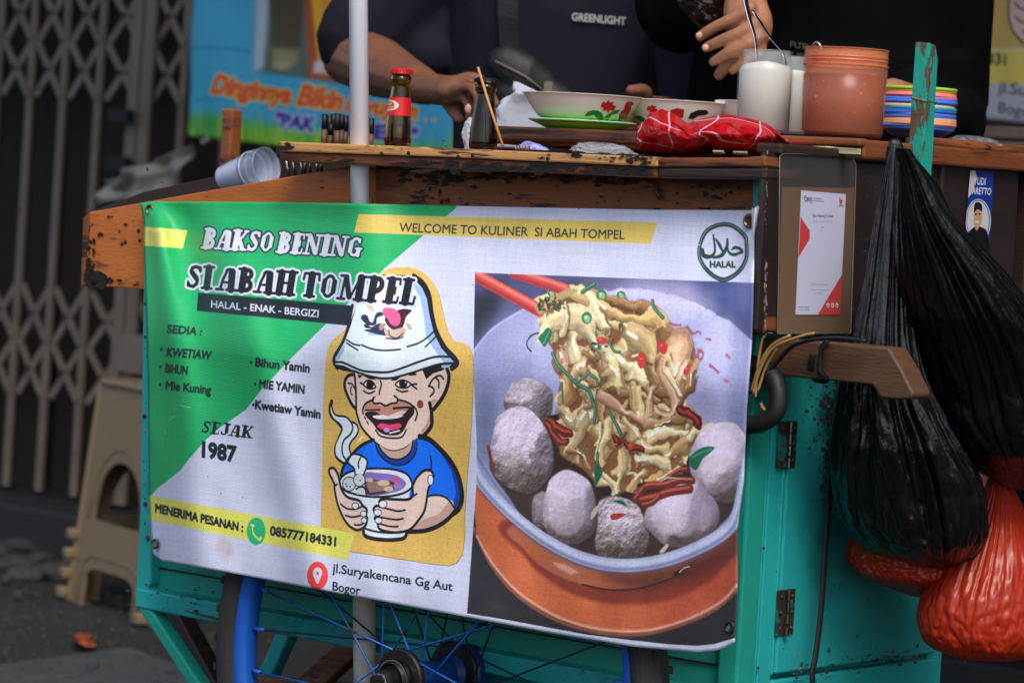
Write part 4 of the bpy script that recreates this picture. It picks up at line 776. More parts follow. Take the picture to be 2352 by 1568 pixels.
M['metal'] = mat('steel', (176, 170, 160), rough=.3, metal=1.0, var=.2, scale=30, spots=((96, 66, 46), 40, .66, .08))
M['hinge'] = mat('rusty_hinge', (70, 58, 50), rough=.5, metal=.5, var=.2, scale=20, spots=((24, 134, 124), 45, .54, .03))
M['rust'] = mat('rusty_iron', (66, 48, 40), rough=.7, var=.3, scale=40, bump=.5)
M['brass'] = mat('eyelet_metal', (120, 98, 74), rough=.4, metal=.8, var=.3, scale=60)
M['rubber'] = mat('black_rubber', (26, 26, 28), rough=.6, var=.15, scale=30, bump=.2)
M['tyre'] = mat('tyre_rubber', (38, 37, 38), rough=.75, var=.25, scale=30, bump=.4, spots=((70, 66, 60), 12, .6, .2))
M['rim_blue'] = mat('blue_rim_paint', (24, 84, 176), rough=.4, var=.14, scale=12, spots=((70, 62, 60), 50, .72, .04))
M['spoke_blue'] = mat('blue_spoke_paint', (28, 92, 176), rough=.4, var=.2, scale=20, spots=((66, 52, 46), 26, .56, .05))
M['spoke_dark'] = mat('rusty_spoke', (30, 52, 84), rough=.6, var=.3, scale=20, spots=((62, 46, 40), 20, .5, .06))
M['hub_dark'] = mat('greasy_hub', (38, 34, 34), rough=.45, metal=.5, var=.3, scale=50, bump=.4, spots=((24, 50, 96), 50, .62, .05))
M['chrome'] = mat('worn_chrome', (150, 142, 132), rough=.22, metal=1, var=.2, scale=60)
M['hub_blue'] = mat('blue_hub', (20, 58, 116), rough=.4, var=.2, scale=20)
M['pole'] = mat('scuffed_white_tube', (226, 230, 240), rough=.35, var=.05, scale=10, bump=.1, spots=((150, 138, 122), 30, .68, .08), spots2=((110, 90, 72), 55, .74, .04))
M['pole_low'] = mat('dirty_white_tube', (196, 190, 178), rough=.4, var=.08, scale=14, bump=.1, spots=((140, 118, 92), 24, .60, .10), spots2=((96, 74, 56), 60, .72, .04))
M['gate'] = mat('gate_grey_paint', (116, 105, 93), rough=.5, var=.2, scale=14, bump=.2, spots=((88, 62, 48), 20, .62, .08))
M['gate_shade'] = mat('gate_channel', (34, 31, 29), rough=.6, var=.2, scale=14)  # web of the gate bars, shade put into the colour
M['slat'] = mat('shutter_brown', (52, 39, 29), rough=.7, var=.25, scale=8, stretch=(1, 1, .3))
M['slat2'] = mat('shutter_dark', (18, 15, 14), rough=.8, var=.25, scale=8)
M['wall'] = mat('grimy_wall', (112, 100, 88), rough=.85, var=.2, scale=3, spots=((70, 60, 52), 3, .5, .3))
M['asphalt'] = mat('asphalt', (34, 33, 33), rough=.9, var=.3, scale=9, bump=1.5, bscale=120, spots=((44, 42, 42), 3, .5, .2), spots2=((110, 106, 100), 60, .72, .05))
M['step'] = mat('terrazzo_step', (36, 36, 40), rough=.7, var=.2, scale=5, bump=.4, spots=((40, 38, 38), 4, .5, .2))
M['concrete'] = mat('broken_concrete', (62, 60, 58), rough=.9, var=.35, scale=14, bump=1.5)
M['stool'] = mat('beige_plastic', (126, 108, 84), rough=.45, var=.06, scale=5, bump=.5, bscale=160)
M['ceiling'] = mat('plaster', (150, 140, 130), rough=.9)

# ------------------------------------------------------------------ ground, arcade and shop front
GZ = 0.0
g = MB(); n = 60
GX = [-60, -20, -9] + [-7 + i * .12 for i in range(100)] + [7, 12, 30, 60]; GY = [-60, -20, -8, -3] + [-1 + i * .12 for i in range(26)] + [2.2, 4, 60]
V = [(x, y, (.006 * noise.noise(Vector((x * 2.2, y * 2.2, 0))) + .004 * noise.noise(Vector((x * 9, y * 9, 3)))) if -1 < y < 2.1 and abs(x) < 6 else 0) for x in GX for y in GY]
m = len(GY); F = [(i * m + j, (i + 1) * m + j, (i + 1) * m + j + 1, i * m + j + 1) for i in range(len(GX) - 1) for j in range(m - 1)]
tag(g.add(V, F).obj('ground', M['asphalt'], smooth=True), 'dark worn asphalt pavement under the cart', kind='structure')
st = MB().box((0, 3.27, .05), (16, 2.2, .11)); tag(st.obj('arcade_floor', M['step'], bevel=.012), 'raised floor edge in front of the shutter', kind='structure')
rw = thing('shop_building', 'dark shop front behind the folding gate with an added unseen shading roof', 'building', (0, 2.9, 0))
MB().box((0, 4.2, 1.6), (16, .2, 3.2)).obj('wall', M['slat2'], rw)
MB().box((2.6, 2.72, 1.6), (5.4, .12, 3.0)).obj('plastered_wall', M['wall'], rw)
MB().box((0, 2.55, 3.3), (16, 3.9, .16)).obj('shade_roof', M['ceiling'], rw)  # added roof, out of view, keeps sky light off the background
for x in (-6.4, 5.6): MB().box((x, .9, 1.6), (.35, .35, 3.2)).obj('pillar', M['wall'], rw, bevel=.01)
# inner brown shutter boards behind the gate
GB = 2.37
for i in range(46):
    x = -6.4 + i * .142
    MB().box((x, GB + .16 + (i % 2) * .012, 1.35), (.13, .02, 2.5)).obj('shutter_board', M['slat'], rw)

# ------------------------------------------------------------------ folding gate
gate = thing('folding_gate', 'grey folding metal gate with crossed lattice bars, closed', 'gate', (-3.6, GB, .1))
BARS = [((-75, 0), (-100, 1100)), ((10, 0), (-22, 1100)), ((97, 0), (60, 1120)), ((176, 0), (138, 1130)), ((262, 0), (232, 900))]
def bar_strip(p_top, p_bot, w_, t_, name, matl, y=GB, parent=gate):
    a, b_ = P(*p_top, b=y), P(*p_bot, b=y); d = (b_ - a); top = a - d * .55
    return MB().bar(top, b_ + d * .02 if p_bot[1] > 1050 else b_ + d * .25, w_, t_, up=Vector((0, 1, 0))).obj(name, matl, parent, bevel=.003)
GXS = []
a = [P(84, 0, b=GB), P(38, 735, b=GB)]; lean = (a[0].x - a[1].x) / (a[0].z - a[1].z)
PITCH = .152
zb = .115
# vertical channel bars: evenly spread, each a light flange and a web coloured dark for its shade
import itertools
bars_px = [-150, -72, 8, 84, 160, 242, 336, 436]
XB = [P(x, 0, b=GB).x for x in bars_px]; z0_ = P(100, 0, b=GB).z
XB = [XB[1] - (XB[2] - XB[1]) * k for k in range(4, 0, -1)] + XB[1:]
XB += [XB[-1] + .15 * k for k in range(1, 14)]
xb1 = P(318, 0, b=GB).x
def gx_at(x, z): return x + (z - z0_) * lean
for i, x in enumerate(XB):
    MB().bar((gx_at(x, 2.35), GB, 2.35), (gx_at(x, zb), GB, zb), .021, .014, up=Vector((0, 1, 0))).obj('gate_bar', M['gate'], gate, bevel=.003)
    MB().bar((gx_at(x - .034, 2.35), GB + .03, 2.35), (gx_at(x - .034, zb), GB + .03, zb), .014, .03, up=Vector((0, 1, 0))).obj('gate_channel', M['gate_shade'], gate)
# wider twin bars with the lock between them
for px_ in (322, 351):
    x = P(px_, 0, b=GB - .02).x; zt, zl = 2.35, zb
    MB().bar((gx_at(x, zt), GB - .02, zt), (gx_at(x, zl), GB - .02, zl), .036, .014, up=Vector((0, 1, 0))).obj('lock_bar', M['gate'], gate, bevel=.003)
# crossed lattice slats between neighbouring bars
rows_z = [1.70, 1.52, 1.34, 1.16] 
def zrow(px, y): return P(px, y, b=GB).z
R0_ = [(200 / 3.27 * .919, 100 / 3.27 * .919), ]
dz = zrow(60, 28) - zrow(52, 155)
ztop = zrow(58, 28)
fr = []
for i in range(len(XB) - 1):
    xa, xb = XB[i], XB[i + 1]; xa += (xb - xa) * .20
    if abs(XB[i] - P(336, 0, b=GB).x) < .01: xa = P(366, 0, b=GB).x
    slope = -.018 * (i - 5)
    for k in list(range(-4, 2)) + [5, 6, 7]:
        zc = ztop - k * dz + slope * .12 + (-.0 if k < 3 else -.03 + .0)
        if k >= 5: zc = zrow(80, 842) - (k - 6) * dz + slope * .12
        if zc < .3: continue
        for sgn in (1, -1):
            l_ = MB().bar((gx_at(xa, zc + sgn * dz * .49), GB - .003 * sgn - .006, zc + sgn * dz * .49), (gx_at(xb, zc - sgn * dz * .49), GB - .003 * sgn - .006, zc - sgn * dz * .49), .019, .005, up=Vector((0, 1, 0)))
            l_.obj('lattice_slat', M['gate'], gate)
        MB().lathe([(.006, 0), (.006, .006), (.003, .008)], ((gx_at(xa, zc) + gx_at(xb, zc)) / 2, GB - .016, zc), 8, axis=(0, -1, 0)).obj('rivet', M['rust'], gate)
for z_ in (P(300, 268, b=GB).z, P(300, 376, b=GB).z): MB().bar(P(278, 0, b=GB - .04) * 0 + Vector((P(290, 268, b=GB).x, GB - .05, z_)), Vector((P(335, 268, b=GB).x, GB - .05, z_)), .02, .03).obj('lock_bolt', M['rubber'], gate)
lockp = smesh([(300, 385), (350, 385), (345, 470), (296, 470)], b=GB - .045, th=.004); lockp.obj('lock_plate', M['gate'], gate)
lockp2 = smesh([(272, 765), (335, 770), (325, 860), (268, 850)], b=GB - .045, th=.004); lockp2.obj('lock_plate', M['gate'], gate)

# grey rag tied to the gate
def cloth_patch(px, b_, mat_, name, label, cat, wob=.006, nu=24, nv=18, th=0):
    """four photo corners tl tr br bl; b_ may be a list of four depths"""
    bs = b_ if hasattr(b_, '__len__') else [b_] * 4; V = []
    for j in range(nv + 1):
        for i in range(nu + 1):
            u, v = i / nu, j / nv
            w4 = [(1 - u) * (1 - v), u * (1 - v), u * v, (1 - u) * v]
            x = sum(w4[k] * px[k][0] for k in range(4)); y = sum(w4[k] * px[k][1] for k in range(4)); bb = sum(w4[k] * bs[k] for k in range(4))
            p = P(x, y, b=bb); p.y += wob * noise.noise(Vector((u * 5, v * 2.5, len(name))))
            V.append(p)
    F = [(j * (nu + 1) + i, (j + 1) * (nu + 1) + i, (j + 1) * (nu + 1) + i + 1, j * (nu + 1) + i + 1) for j in range(nv) for i in range(nu)]
    o = MB().add(V, F).obj(name, mat_, smooth=True, loc=V[0]); md = o.modifiers.new('thickness', 'SOLIDIFY'); md.thickness = .0012
    return tag(o, label, cat)
M['rag'] = mat('grey_plastic_rag', (150, 145, 138), rough=.5, var=.2, scale=10)
cloth_patch([(240, 415), (440, 330), (410, 440), (220, 470)], [GB - .08, GB - .1, GB - .06, GB - .08], M['rag'], 'plastic_sheet', 'crumpled grey plastic sheet knotted to the gate behind the tray', 'plastic sheet', .05)
# ------------------------------------------------------------------ blue drinks poster behind the stall
BB2 = 2.12
pb = Print(400, -40, 1100, 420, 900, (40, 150, 190), b=BB2)
hN = vnoise(pb.h, pb.w, 60, 4, 3)[..., None]; yy = np.linspace(0, 1, pb.h)[:, None, None]
pb.c = np.array((42, 158, 200.)) * (1 - hN * .35) + np.array((120, 200, 225.)) * hN * .35
pb.poly([(380, 285), (480, 270), (700, 300), (900, 330), (1100, 350), (1100, 470), (380, 470)], (120, 186, 40), soft=12); pb.poly([(380, 270), (500, 265), (540, 330), (380, 330)], (40, 140, 60), soft=10, alpha=.7)
rr_ = random.Random(3)
for i in range(220):
    x = rr_.uniform(400, 1090); y = 300 + (x - 430) * .10 + rr_.uniform(-10, 45); hgt = rr_.uniform(20, 70)
    pb.line([(x, y), (x + rr_.uniform(-4, 4), y - hgt * .5), (x + rr_.uniform(-10, 10), y - hgt)], [rr_.uniform(3, 7), 2.5, 1], rr_.choice([(60, 150, 60), (150, 196, 40), (44, 130, 70), (190, 214, 60)]), alpha=.65, soft=1.5)
for l_ in (((440, 110), (520, 112), (600, 122)), ((450, 230), (500, 222))): pb.line(l_, 5, (26, 110, 160), alpha=.6, soft=4)
# printed picture of two glasses
pic = [(583, -40), (825, -40), (815, 195), (580, 165)]
pb.poly(pic, (70, 104, 96)); pb.poly([(583, -40), (620, -40), (612, 60), (606, 160), (580, 165)], (176, 192, 204), soft=5); pb.poly([(700, -40), (825, -40), (812, 195), (708, 182)], (166, 76, 34), soft=3)
pb.poly([(618, -40), (700, -40), (690, 150), (650, 165), (625, 155)], (74, 58, 30), soft=4); pb.poly([(625, 110), (690, 115), (688, 150), (655, 163), (628, 155)], (140, 134, 96), soft=5); pb.dot((650, 152), 24, 9, (190, 180, 150), .6, soft=4)
pb.poly([(716, -40), (800, -40), (796, 60), (784, 140), (728, 135), (722, 60)], (236, 180, 30), soft=2); pb.poly([(728, -40), (780, -40), (770, 90), (745, 60)], (226, 140, 40), alpha=.6, soft=8)
pb.poly([(724, 138), (788, 142), (794, 172), (718, 168)], (214, 204, 206), soft=2); pb.dot((755, 160), 20, 6, (212, 180, 110), soft=2)
for t, l, r, u, ur in (('Dinginnya', (486, 213), (668, 238), (4, -42), (3, -40)), ('Bikin', (684, 240), (782, 252), (5, -46), (4, -42)), ('Nyuyun', (795, 254), (955, 272), (3, -36), (3, -34))):
    for e_, c_ in ((.13, (226, 196, 80)), (.06, (218, 80, 28))): pb.text(t, l, r, (u[0] + 12, u[1]), c_, up1=(ur[0] + 12, ur[1]), bold=e_)
for x in (960, 982, 1003): pb.dot((x, 276), 5, 5, (226, 196, 60)); pb.dot((x, 276), 3, 3, (222, 92, 34))
for e_, c_ in ((.16, (214, 210, 232)), (.07, (44, 46, 150))):
    pb.text('"PAK', (632, 290), (722, 302), (7, -32), c_, bold=e_); pb.text('A', (738, 304), (766, 307), (5, -32), c_, bold=e_); pb.text('DE', (800, 312), (892, 322), (4, -34), c_, bold=e_); pb.text('A"', (905, 324), (960, 330), (4, -34), c_, bold=e_)
def flat_sheet(name, prn, outline, b_, image, label, cat, wob=.004, rough=.45, weave=0.0, nu=60, nv=44, depth=None, group=None):
    """a printed sheet; outline = function (u, v) -> photo position"""
    V = []; UV = []
    for j in range(nv + 1):
        for i in range(nu + 1):
            u, v = i / nu, j / nv; x, y = outline(u, v)
            bb = b_ + (depth(u, v) if depth else 0); p = P(x, y, b=bb) if prn.b is not None else P(x, y, a=b_)
            if wob: p.y += wob * noise.noise(Vector((u * 6, v * 2, 1.7)))
            V.append(p); UV.append(prn.uv(x, y))
    F = [(j * (nu + 1) + i, (j + 1) * (nu + 1) + i, (j + 1) * (nu + 1) + i + 1, j * (nu + 1) + i + 1) for j in range(nv) for i in range(nu)]
    loc = V[0].copy(); me = new_mesh(name, [p - loc for p in V], F, True)
    ul = me.uv_layers.new(name='UVMap'); li = np.array([l.vertex_index for l in me.loops]); ul.data.foreach_set('uv', np.array(UV)[li].astype(np.float32).ravel())
    me.materials.append(image_mat(name + '_print', image, rough=rough, weave=weave))
    o = bpy.data.objects.new(name, me); COL.objects.link(o); o.location = loc
    md = o.modifiers.new('thickness', 'SOLIDIFY'); md.thickness = .0007; md.offset = 1 if True else -1
    return tag(o, label, cat, group)
def quad_outline(tl, tr, br, bl):
    return lambda u, v: tuple((1 - u) * (1 - v) * tl[k] + u * (1 - v) * tr[k] + u * v * br[k] + (1 - u) * v * bl[k] for k in (0, 1))
poster = flat_sheet('hanging_poster', pb, quad_outline((450, -45), (1110, -40), (1090, 385), (430, 313)), BB2, pb.image('blue_poster_print'), 'blue and green drinks poster with orange lettering hanging on the gate', 'poster', wob=.012)
c_ = P(470, 322, b=BB2 - .008)
MB().lathe([(.006, 0), (.009, .002), (.012, 0), (.009, -.002), (.006, 0)], c_, 14, axis=(0, 1, 0)).obj('eyelet', M['chrome'], poster)
# ------------------------------------------------------------------ second menu banner on the far right wall
pn = Print(2200, -60, 2560, 300, 800, (176, 176, 184), b=2.1)
pn.poly([(2275, -60), (2500, -60), (2500, 110), (2262, 110), (2268, 20)], (196, 160, 76)); pn.poly([(2250, 122), (2560, 132), (2560, 212), (2340, 195), (2240, 190)], (214, 192, 84)); pn.poly([(2275, 112), (2500, 120), (2500, 128), (2250, 124)], (214, 192, 84))
hnd = [(2330, -40), (2318, 0), (2316, 30), (2322, 60), (2340, 88), (2365, 108), (2400, 116), (2450, 90), (2440, -40)]
pn.poly(hnd, (206, 172, 160), smooth=True); pn.line(hnd, 4.5, (30, 26, 40), closed=True)
for l_ in (((2330, 5), (2345, 20), (2370, 24)), ((2332, 38), (2350, 52), (2380, 52)), ((2350, 72), (2370, 82), (2400, 80))): pn.line(l_, 3.5, (30, 26, 40))
pn.text('084331', (2215, 142), (2312, 150), (1, -26), (36, 34, 40), bold=.03); pn.text('jl.Suryakencana', (2293, 212), (2540, 246), (3, -27), (58, 60, 72), bold=.008); pn.text('Bogor', (2293, 258), (2380, 272), (3, -25), (58, 60, 72), bold=.008)
flat_sheet('menu_banner', pn, quad_outline((2230, -60), (2520, -50), (2520, 300), (2230, 272)), 2.1, pn.image('menu_banner_print'), 'grey and yellow menu banner with a cartoon hand on the wall at far right', 'banner', wob=.006, nu=30, nv=30)
# slatted brown cabinet beneath it
cab = thing('slatted_cabinet', 'brown wooden slatted cabinet behind the right end of the cart', 'cabinet', P(2360, 700, b=1.9))
for y0_, y1_ in ((288, 316), (322, 360), (366, 402), (408, 520), (528, 660), (668, 860), (868, 1060)):
    o_ = MB(); p0 = P(2240, y0_, b=1.9); p1 = P(2560, y1_ + 12, b=1.9); o_.box(((p0.x + p1.x) / 2, 1.93, (p0.z + p1.z) / 2), (p1.x - p0.x, .03, abs(p0.z - p1.z))).obj('slat', M['brown_wood'] if y0_ > 405 else M['wall'], cab, bevel=.004)
for x in (2250, 2330, 2420): p0 = P(x, 300, b=1.88); MB().box((p0.x, 1.88, .69), (.035, .05, .70)).obj('post', M['brown_wood'], cab, bevel=.004)
MB().box((P(2340, 600, b=1.98).x, 1.98, .69), (.5, .03, .69)).obj('back_panel', M['slat'], cab)

# ------------------------------------------------------------------ plastic stools, one stacked in the other
def side(ws, hs, z0, z1, holes, th=.006):
    """front face grid polygons with an arch hole -> MB in local coordinates facing -Y; returns via bmesh boolean-free strips"""
stool = thing('plastic_stool', 'beige woven-pattern plastic stool with arched openings standing beside the gate', 'stool', P(298, 1425, z=0))
sb = MB(); Hs, Wb, Wt = .47, .190, .156
def ring_face(rotk, openings, zt, zbm, wt, wb, grow=0):
    """one side: panel with arch openings cut as vertical strips"""
    n_ = 30; out = MB(); R_ = Matrix.Rotation(math.radians(90 * rotk), 3, 'Z')
    def half(z): f = (z - zbm) / (zt - zbm); return wb + (wt - wb) * f + grow
    cols = []
    for i in range(n_):
        s0, s1 = -1 + 2 * i / n_, -1 + 2 * (i + 1) / n_
        def segs(s):
            iv = []
            for (sw, za, zb_, rad) in openings:
                if abs(s) < sw: 
                    k = max(1 - (abs(s) / sw) ** rad, 0) ** (1 / rad); top = za + (zb_ - za) * k; iv.append((za, top))
            return iv
        sm = (s0 + s1) / 2; ivm = segs(sm); zs = [zbm]
        a0, a1 = segs(s0 if abs(s0) < 1 else sm), segs(s1)
        pieces = []; cur0 = cur1 = zbm
        for k_ in range(len(ivm)):
            t0 = a0[k_] if k_ < len(a0) and len(a0) == len(ivm) else (ivm[k_][0], ivm[k_][0]); t1 = a1[k_] if len(a1) == len(ivm) else (ivm[k_][0], ivm[k_][0])
            pieces.append((cur0, cur1, ivm[k_][0], ivm[k_][0])); cur0, cur1 = t0[1], t1[1]
        pieces.append((cur0, cur1, zt, zt))
        for (za0, za1, zb0, zb1) in pieces:
            if max(zb0 - za0, zb1 - za1) < .002: continue
            q4 = [(s0, za0), (s1, za1), (s1, zb1), (s0, zb0)]
            pts = []
            for s_, z_ in q4: hw = half(z_); pts.append(R_ @ Vector((s_ * hw, -(hw - .003), z_)))
            out.add(pts, [(0, 1, 2, 3)])
    return out
def stool_local(root, z_shift, openings, lid=True, nm='leg_panel', grow=0, zt=Hs, zbm=0):
    for k in range(4):
        mbx = ring_face(k, openings, zt, zbm, Wt, Wb, grow); mbx.V = [v + Vector((0, 0, z_shift)) for v in mbx.V]
        mbx.V = [root_loc(root) + v for v in mbx.V]; o_ = mbx.obj(nm, M['stool'], root); md_ = o_.modifiers.new('thickness', 'SOLIDIFY'); md_.thickness = .006; md_.offset = 0
    # raised arch mouldings
    for k in range(2):
        R_ = Matrix.Rotation(math.radians(90 * k), 3, 'Z')
        for (sw, za, zb_, rad), ex in itertools.product(openings, (.22,)):
            pts = []
            for t in np.linspace(-1, 1, 41):
                s_ = t * (sw + ex * .55); kk = max(1 - abs(t) ** rad, 0) ** (1 / rad); z_ = za + (zb_ - za + ex * .12) * kk
                hw = Wb + (Wt - Wb) * z_ / Hs + grow; pts.append(root_loc(root) + R_ @ Vector((s_ * hw, -(hw + .001), z_)) + Vector((0, 0, z_shift)))
            MB().tube(pts, .0011, 6).obj('arch_moulding', M['stool'], root, smooth=True)
stool_local(stool, 0, [(.70, 0.0, .085, 5), (.68, .185, .315, 2.2)])
MB().box(root_loc(stool) + Vector((0, 0, Hs + .004)), (Wt * 2 + .010, Wt * 2 + .010, .016)).obj('seat', M['stool'], stool, bevel=.006)
for sx in (-1, 1):
    for sy in (-1, 1):
        MB().bar(root_loc(stool) + Vector((sx * Wt, sy * Wt, Hs)), root_loc(stool) + Vector((sx * (Wb + .002), sy * (Wb + .002), 0)), .013, .013).obj('corner_post', M['stool'], stool, bevel=.006)
        for kz in range(4):
            z_ = .02 + kz * .042
            MB().box(root_loc(stool) + Vector((sx * (Wb - z_ * .1 + .012), sy * (Wb - z_ * .1 + .012), z_)), (.03, .03, .024)).obj('foot_rib', M['stool'], stool, bevel=.006)
# the face the photo shows recedes to the left: near right foot at (300, 1430), far left foot at (150, 1385)
pa, pb_ = P(343, 1446, z=0), P(146, 1376, z=0); dirv = (pa - pb_); ang = math.atan2(dirv.y, dirv.x); stool.rotation_euler.z = ang
ctr = (pa + pb_) / 2 + Vector((-math.sin(ang), math.cos(ang), 0)) * Wb; scl = dirv.length / (2 * Wb); stool.location = (ctr.x, ctr.y, 0)
print('stool scale', scl, dirv.length)

sl_ = [P(x, y, z=0) + Vector((0, 0, .012)) for x, y in ((-300, 1575), (120, 1522), (268, 1500), (305, 1500), (430, 1545), (560, 1640), (300, 1900), (-400, 1900))]
tag(MB().prism(sl_, (0, 0, -.03)).obj('pavement_slab', mat('worn_concrete_slab', (58, 61, 64), rough=.85, var=.25, scale=7, bump=1.2), bevel=.006), 'slightly raised grey concrete slab at the lower left', kind='structure')
# rubble along the step and an orange leaf
rb = MB(); rq = random.Random(4)
for i in range(26):
    p = P(rq.uniform(-20, 190), rq.uniform(1255, 1335), z=0); r_ = rq.uniform(.015, .05)
    e = MB().ellip((0, 0, 0), (r_, r_ * rq.uniform(.6, 1), r_ * rq.uniform(.3, .6)), 5)
    rb.add([p + v * (1 + .3 * noise.noise(v * 30 + Vector((i, 0, 0)))) + Vector((0, 0, r_ * .2)) for v in e.V], e.F)
for i in range(420):
    p = P(rq.uniform(-30, 620), rq.uniform(1215, 1600), z=0); r_ = rq.uniform(.002, .008) * (2.2 if rq.random() < .06 else 1)
    e = MB().ellip((0, 0, 0), (r_, r_ * rq.uniform(.6, 1), r_ * rq.uniform(.4, .8)), 3); rb.add([p + v + Vector((0, 0, .012 + r_ * .2)) for v in e.V], e.F)
tag(rb.obj('rubble', M['concrete'], smooth=False), 'grey rubble, grit and dust along the foot of the gate', kind='stuff')
M['leaf'] = mat('dry_leaf', (176, 92, 58), rough=.7, var=.25, scale=40)
lp = [(165, 1462), (185, 1452), (205, 1456), (221, 1472), (216, 1486), (198, 1484), (178, 1474)]
lc = P(192, 1470, z=.012); V = [lc] + [P(x, y, z=.012 + .012 * (i % 2)) for i, (x, y) in enumerate(spline(lp, 3, True))]
o = MB().add(V, [(0, i, i % (len(V) - 1) + 1) for i in range(1, len(V))]).obj('dry_leaf', M['leaf'], loc=lc, smooth=True); md = o.modifiers.new('t', 'SOLIDIFY'); md.thickness = .002
tag(o, 'curled orange-brown dry leaf lying on the asphalt left of the cart', 'leaf')
# ------------------------------------------------------------------ the food cart
cart = thing('food_cart', 'teal and varnished wood bakso food cart with one blue spoked wheel in view', 'food cart', (-.5, .2, 0))
def cp(px, mat_, name, b=None, a=None, th=.02, bevel=.0025, parent=cart, **k): return smesh(px, b=b, a=a, th=th).obj(name, mat_, parent, bevel=bevel, **k)
# lower body, front side
MB().box((-.495, .022, .62), (.95, .018, .50)).obj('front_panel', M['teal_dark'], cart)
MB().box((-.49, .36, .62), (.96, .018, .50)).obj('rear_panel', M['teal_dark'], cart)
MB().box((-.49, .2, .385), (.94, .33, .016)).obj('floor_panel', M['teal_dark'], cart)
MB().box((-.962, .2, .62), (.018, .33, .48)).obj('left_panel', M['teal'], cart)
cp([(331, 480), (346, 480), (345, 1340), (318, 1372)], M['teal'], 'left_stile', b=-.004, th=.022)
MB().box((-.968, .02, .62), (.024, .045, .52)).obj('corner_post', M['teal'], cart, bevel=.002)
for i, (zz, hh) in enumerate(((.3655, .026),)): MB().box((-.485, .0, zz), (.965, .03, hh)).obj('bottom_rail', M['teal'], cart, bevel=.003)
MB().box((-.2, .03, .325), (.46, .03, .045)).obj('lower_beam', M['teal_dark'], cart, bevel=.003)
for z_ in (.405, .455, .53, .61, .69): MB().box((-.495, .0118, z_), (.94, .003, .0022)).obj('panel_groove', M['rubber'], cart)
for px_ in ((331, 960), (333, 1162), (339, 1240), (343, 1378), (350, 1392), (372, 1400), (321, 1372)):
    c_ = P(px_[0], px_[1] - 5, b=-.006); MB().ellip(c_, (.0032, .0015, .0032), 5).obj('nail_head', M['rust'], cart, smooth=True)
cp([(420, 1400), (500, 1417), (500, 1424), (455, 1412)], M['chrome'], 'metal_strip', b=-.018, th=.002, bevel=0)
# legs and braces under it
def strut(p0, p1, b_, wpx, mat_, name='leg_strut', t=.022):
    a_, c_ = P(*p0, b=b_), P(*p1, b=b_); return MB().bar(a_, c_, wpx * mpp(a_), t, up=Vector((0, 1, 0))).obj(name, mat_, cart, bevel=.003)
strut((340, 1388), (545, 1700), -.002, 30, M['teal_dark']); strut((672, 1430), (596, 1600), .35, 40, M['teal']); strut((392, 1395), (560, 1700), .30, 62, M['dark_wood'], t=.03)
strut((860, 1440), (640, 1640), .28, 60, M['side_wood'], 'cross_brace'); strut((560, 1560), (900, 1590), .30, 26, M['side_wood'], 'cross_brace'); strut((1000, 1440), (1090, 1700), .3, 40, M['dark_wood'])
for x in (-.02,): MB().bar((x, .34, .38), (x + .02, .34, .01), .03, .03).obj('leg', M['teal'], cart, bevel=.003)
MB().box((-.388, .16, .350), (.02, .44, .02)).obj('axle', M['hub_dark'], cart, bevel=.004)
MB().bar((-.395, -.01, .361), (-.395, -.01, .46), .03, .012).obj('axle_bracket', M['hub_dark'], cart)
MB().bar((-.395, .37, .361), (-.395, .37, .46), .03, .012).obj('axle_bracket', M['hub_dark'], cart)
# right end with its door
MB().box((-.022, .2, .62), (.018, .34, .49)).obj('right_panel', M['teal'], cart)
MB().box((-.012, .016, .62), (.028, .034, .54)).obj('corner_post', M['teal_dark'], cart, bevel=.003)
def endq(y0, y1, z0, z1, x=.0, t=.012): return MB().box((x - t / 2, (y0 + y1) / 2, (z0 + z1) / 2), (t, y1 - y0, z1 - z0))
endq(.034, .0655, .345, .86, x=.001, t=.014).obj('door_stile', M['teal'], cart, bevel=.003)
endq(.0625, .0665, .395, .86, x=.0035, t=.01).obj('bead', M['teal'], cart, bevel=.0015); endq(.0355, .039, .345, .86, x=.0035, t=.01).obj('bead', M['teal'], cart, bevel=.0015)
door = endq(.068, .395, .396, .80, x=.005, t=.014).obj('door', M['teal'], cart, bevel=.0025)
endq(.066, .405, .345, .389, x=.003, t=.016).obj('bottom_rail', M['teal'], cart, bevel=.003)
endq(.39, .42, .345, .86, x=.0, t=.014).obj('door_stile', M['teal'], cart, bevel=.003)
for yc in (1020, 1405):
    c_ = P(1808 - (yc - 1020) * .012, yc, a=.006); hg = MB()
    for s_ in (-1, 1): hg.box(c_ + Vector((0, s_ * .009, 0)), (.0025, .0155, .052))
    h_ = hg.obj('hinge', M['hinge'], cart, bevel=.0008)
    for k in range(4): MB().tube([c_ + Vector((.003, 0, -.026 + k * .0132)), c_ + Vector((.003, 0, -.0145 + k * .0132))], .0032, 10).obj('hinge_pin', M['chrome'], h_, smooth=False)
    for s_ in (-1, 1):
        for k in (-1, 0, 1): MB().ellip(c_ + Vector((.0018, s_ * .0105, k * .018)), (.0014, .0026, .0026), 5).obj('screw', M['rust'], h_, smooth=True)
for px_ in ((1830, 1572), (1842, 1540), (1982, 1534), (1900, 1560), (2108, 1500), (2016, 1532), (1754, 1276), (1742, 1550), (1905, 1510)):
    MB().ellip(P(px_[0], px_[1] - 18, a=.0065), (.0012, .0022, .0022), 5).obj('nail_head', M['rust'], cart, smooth=True)
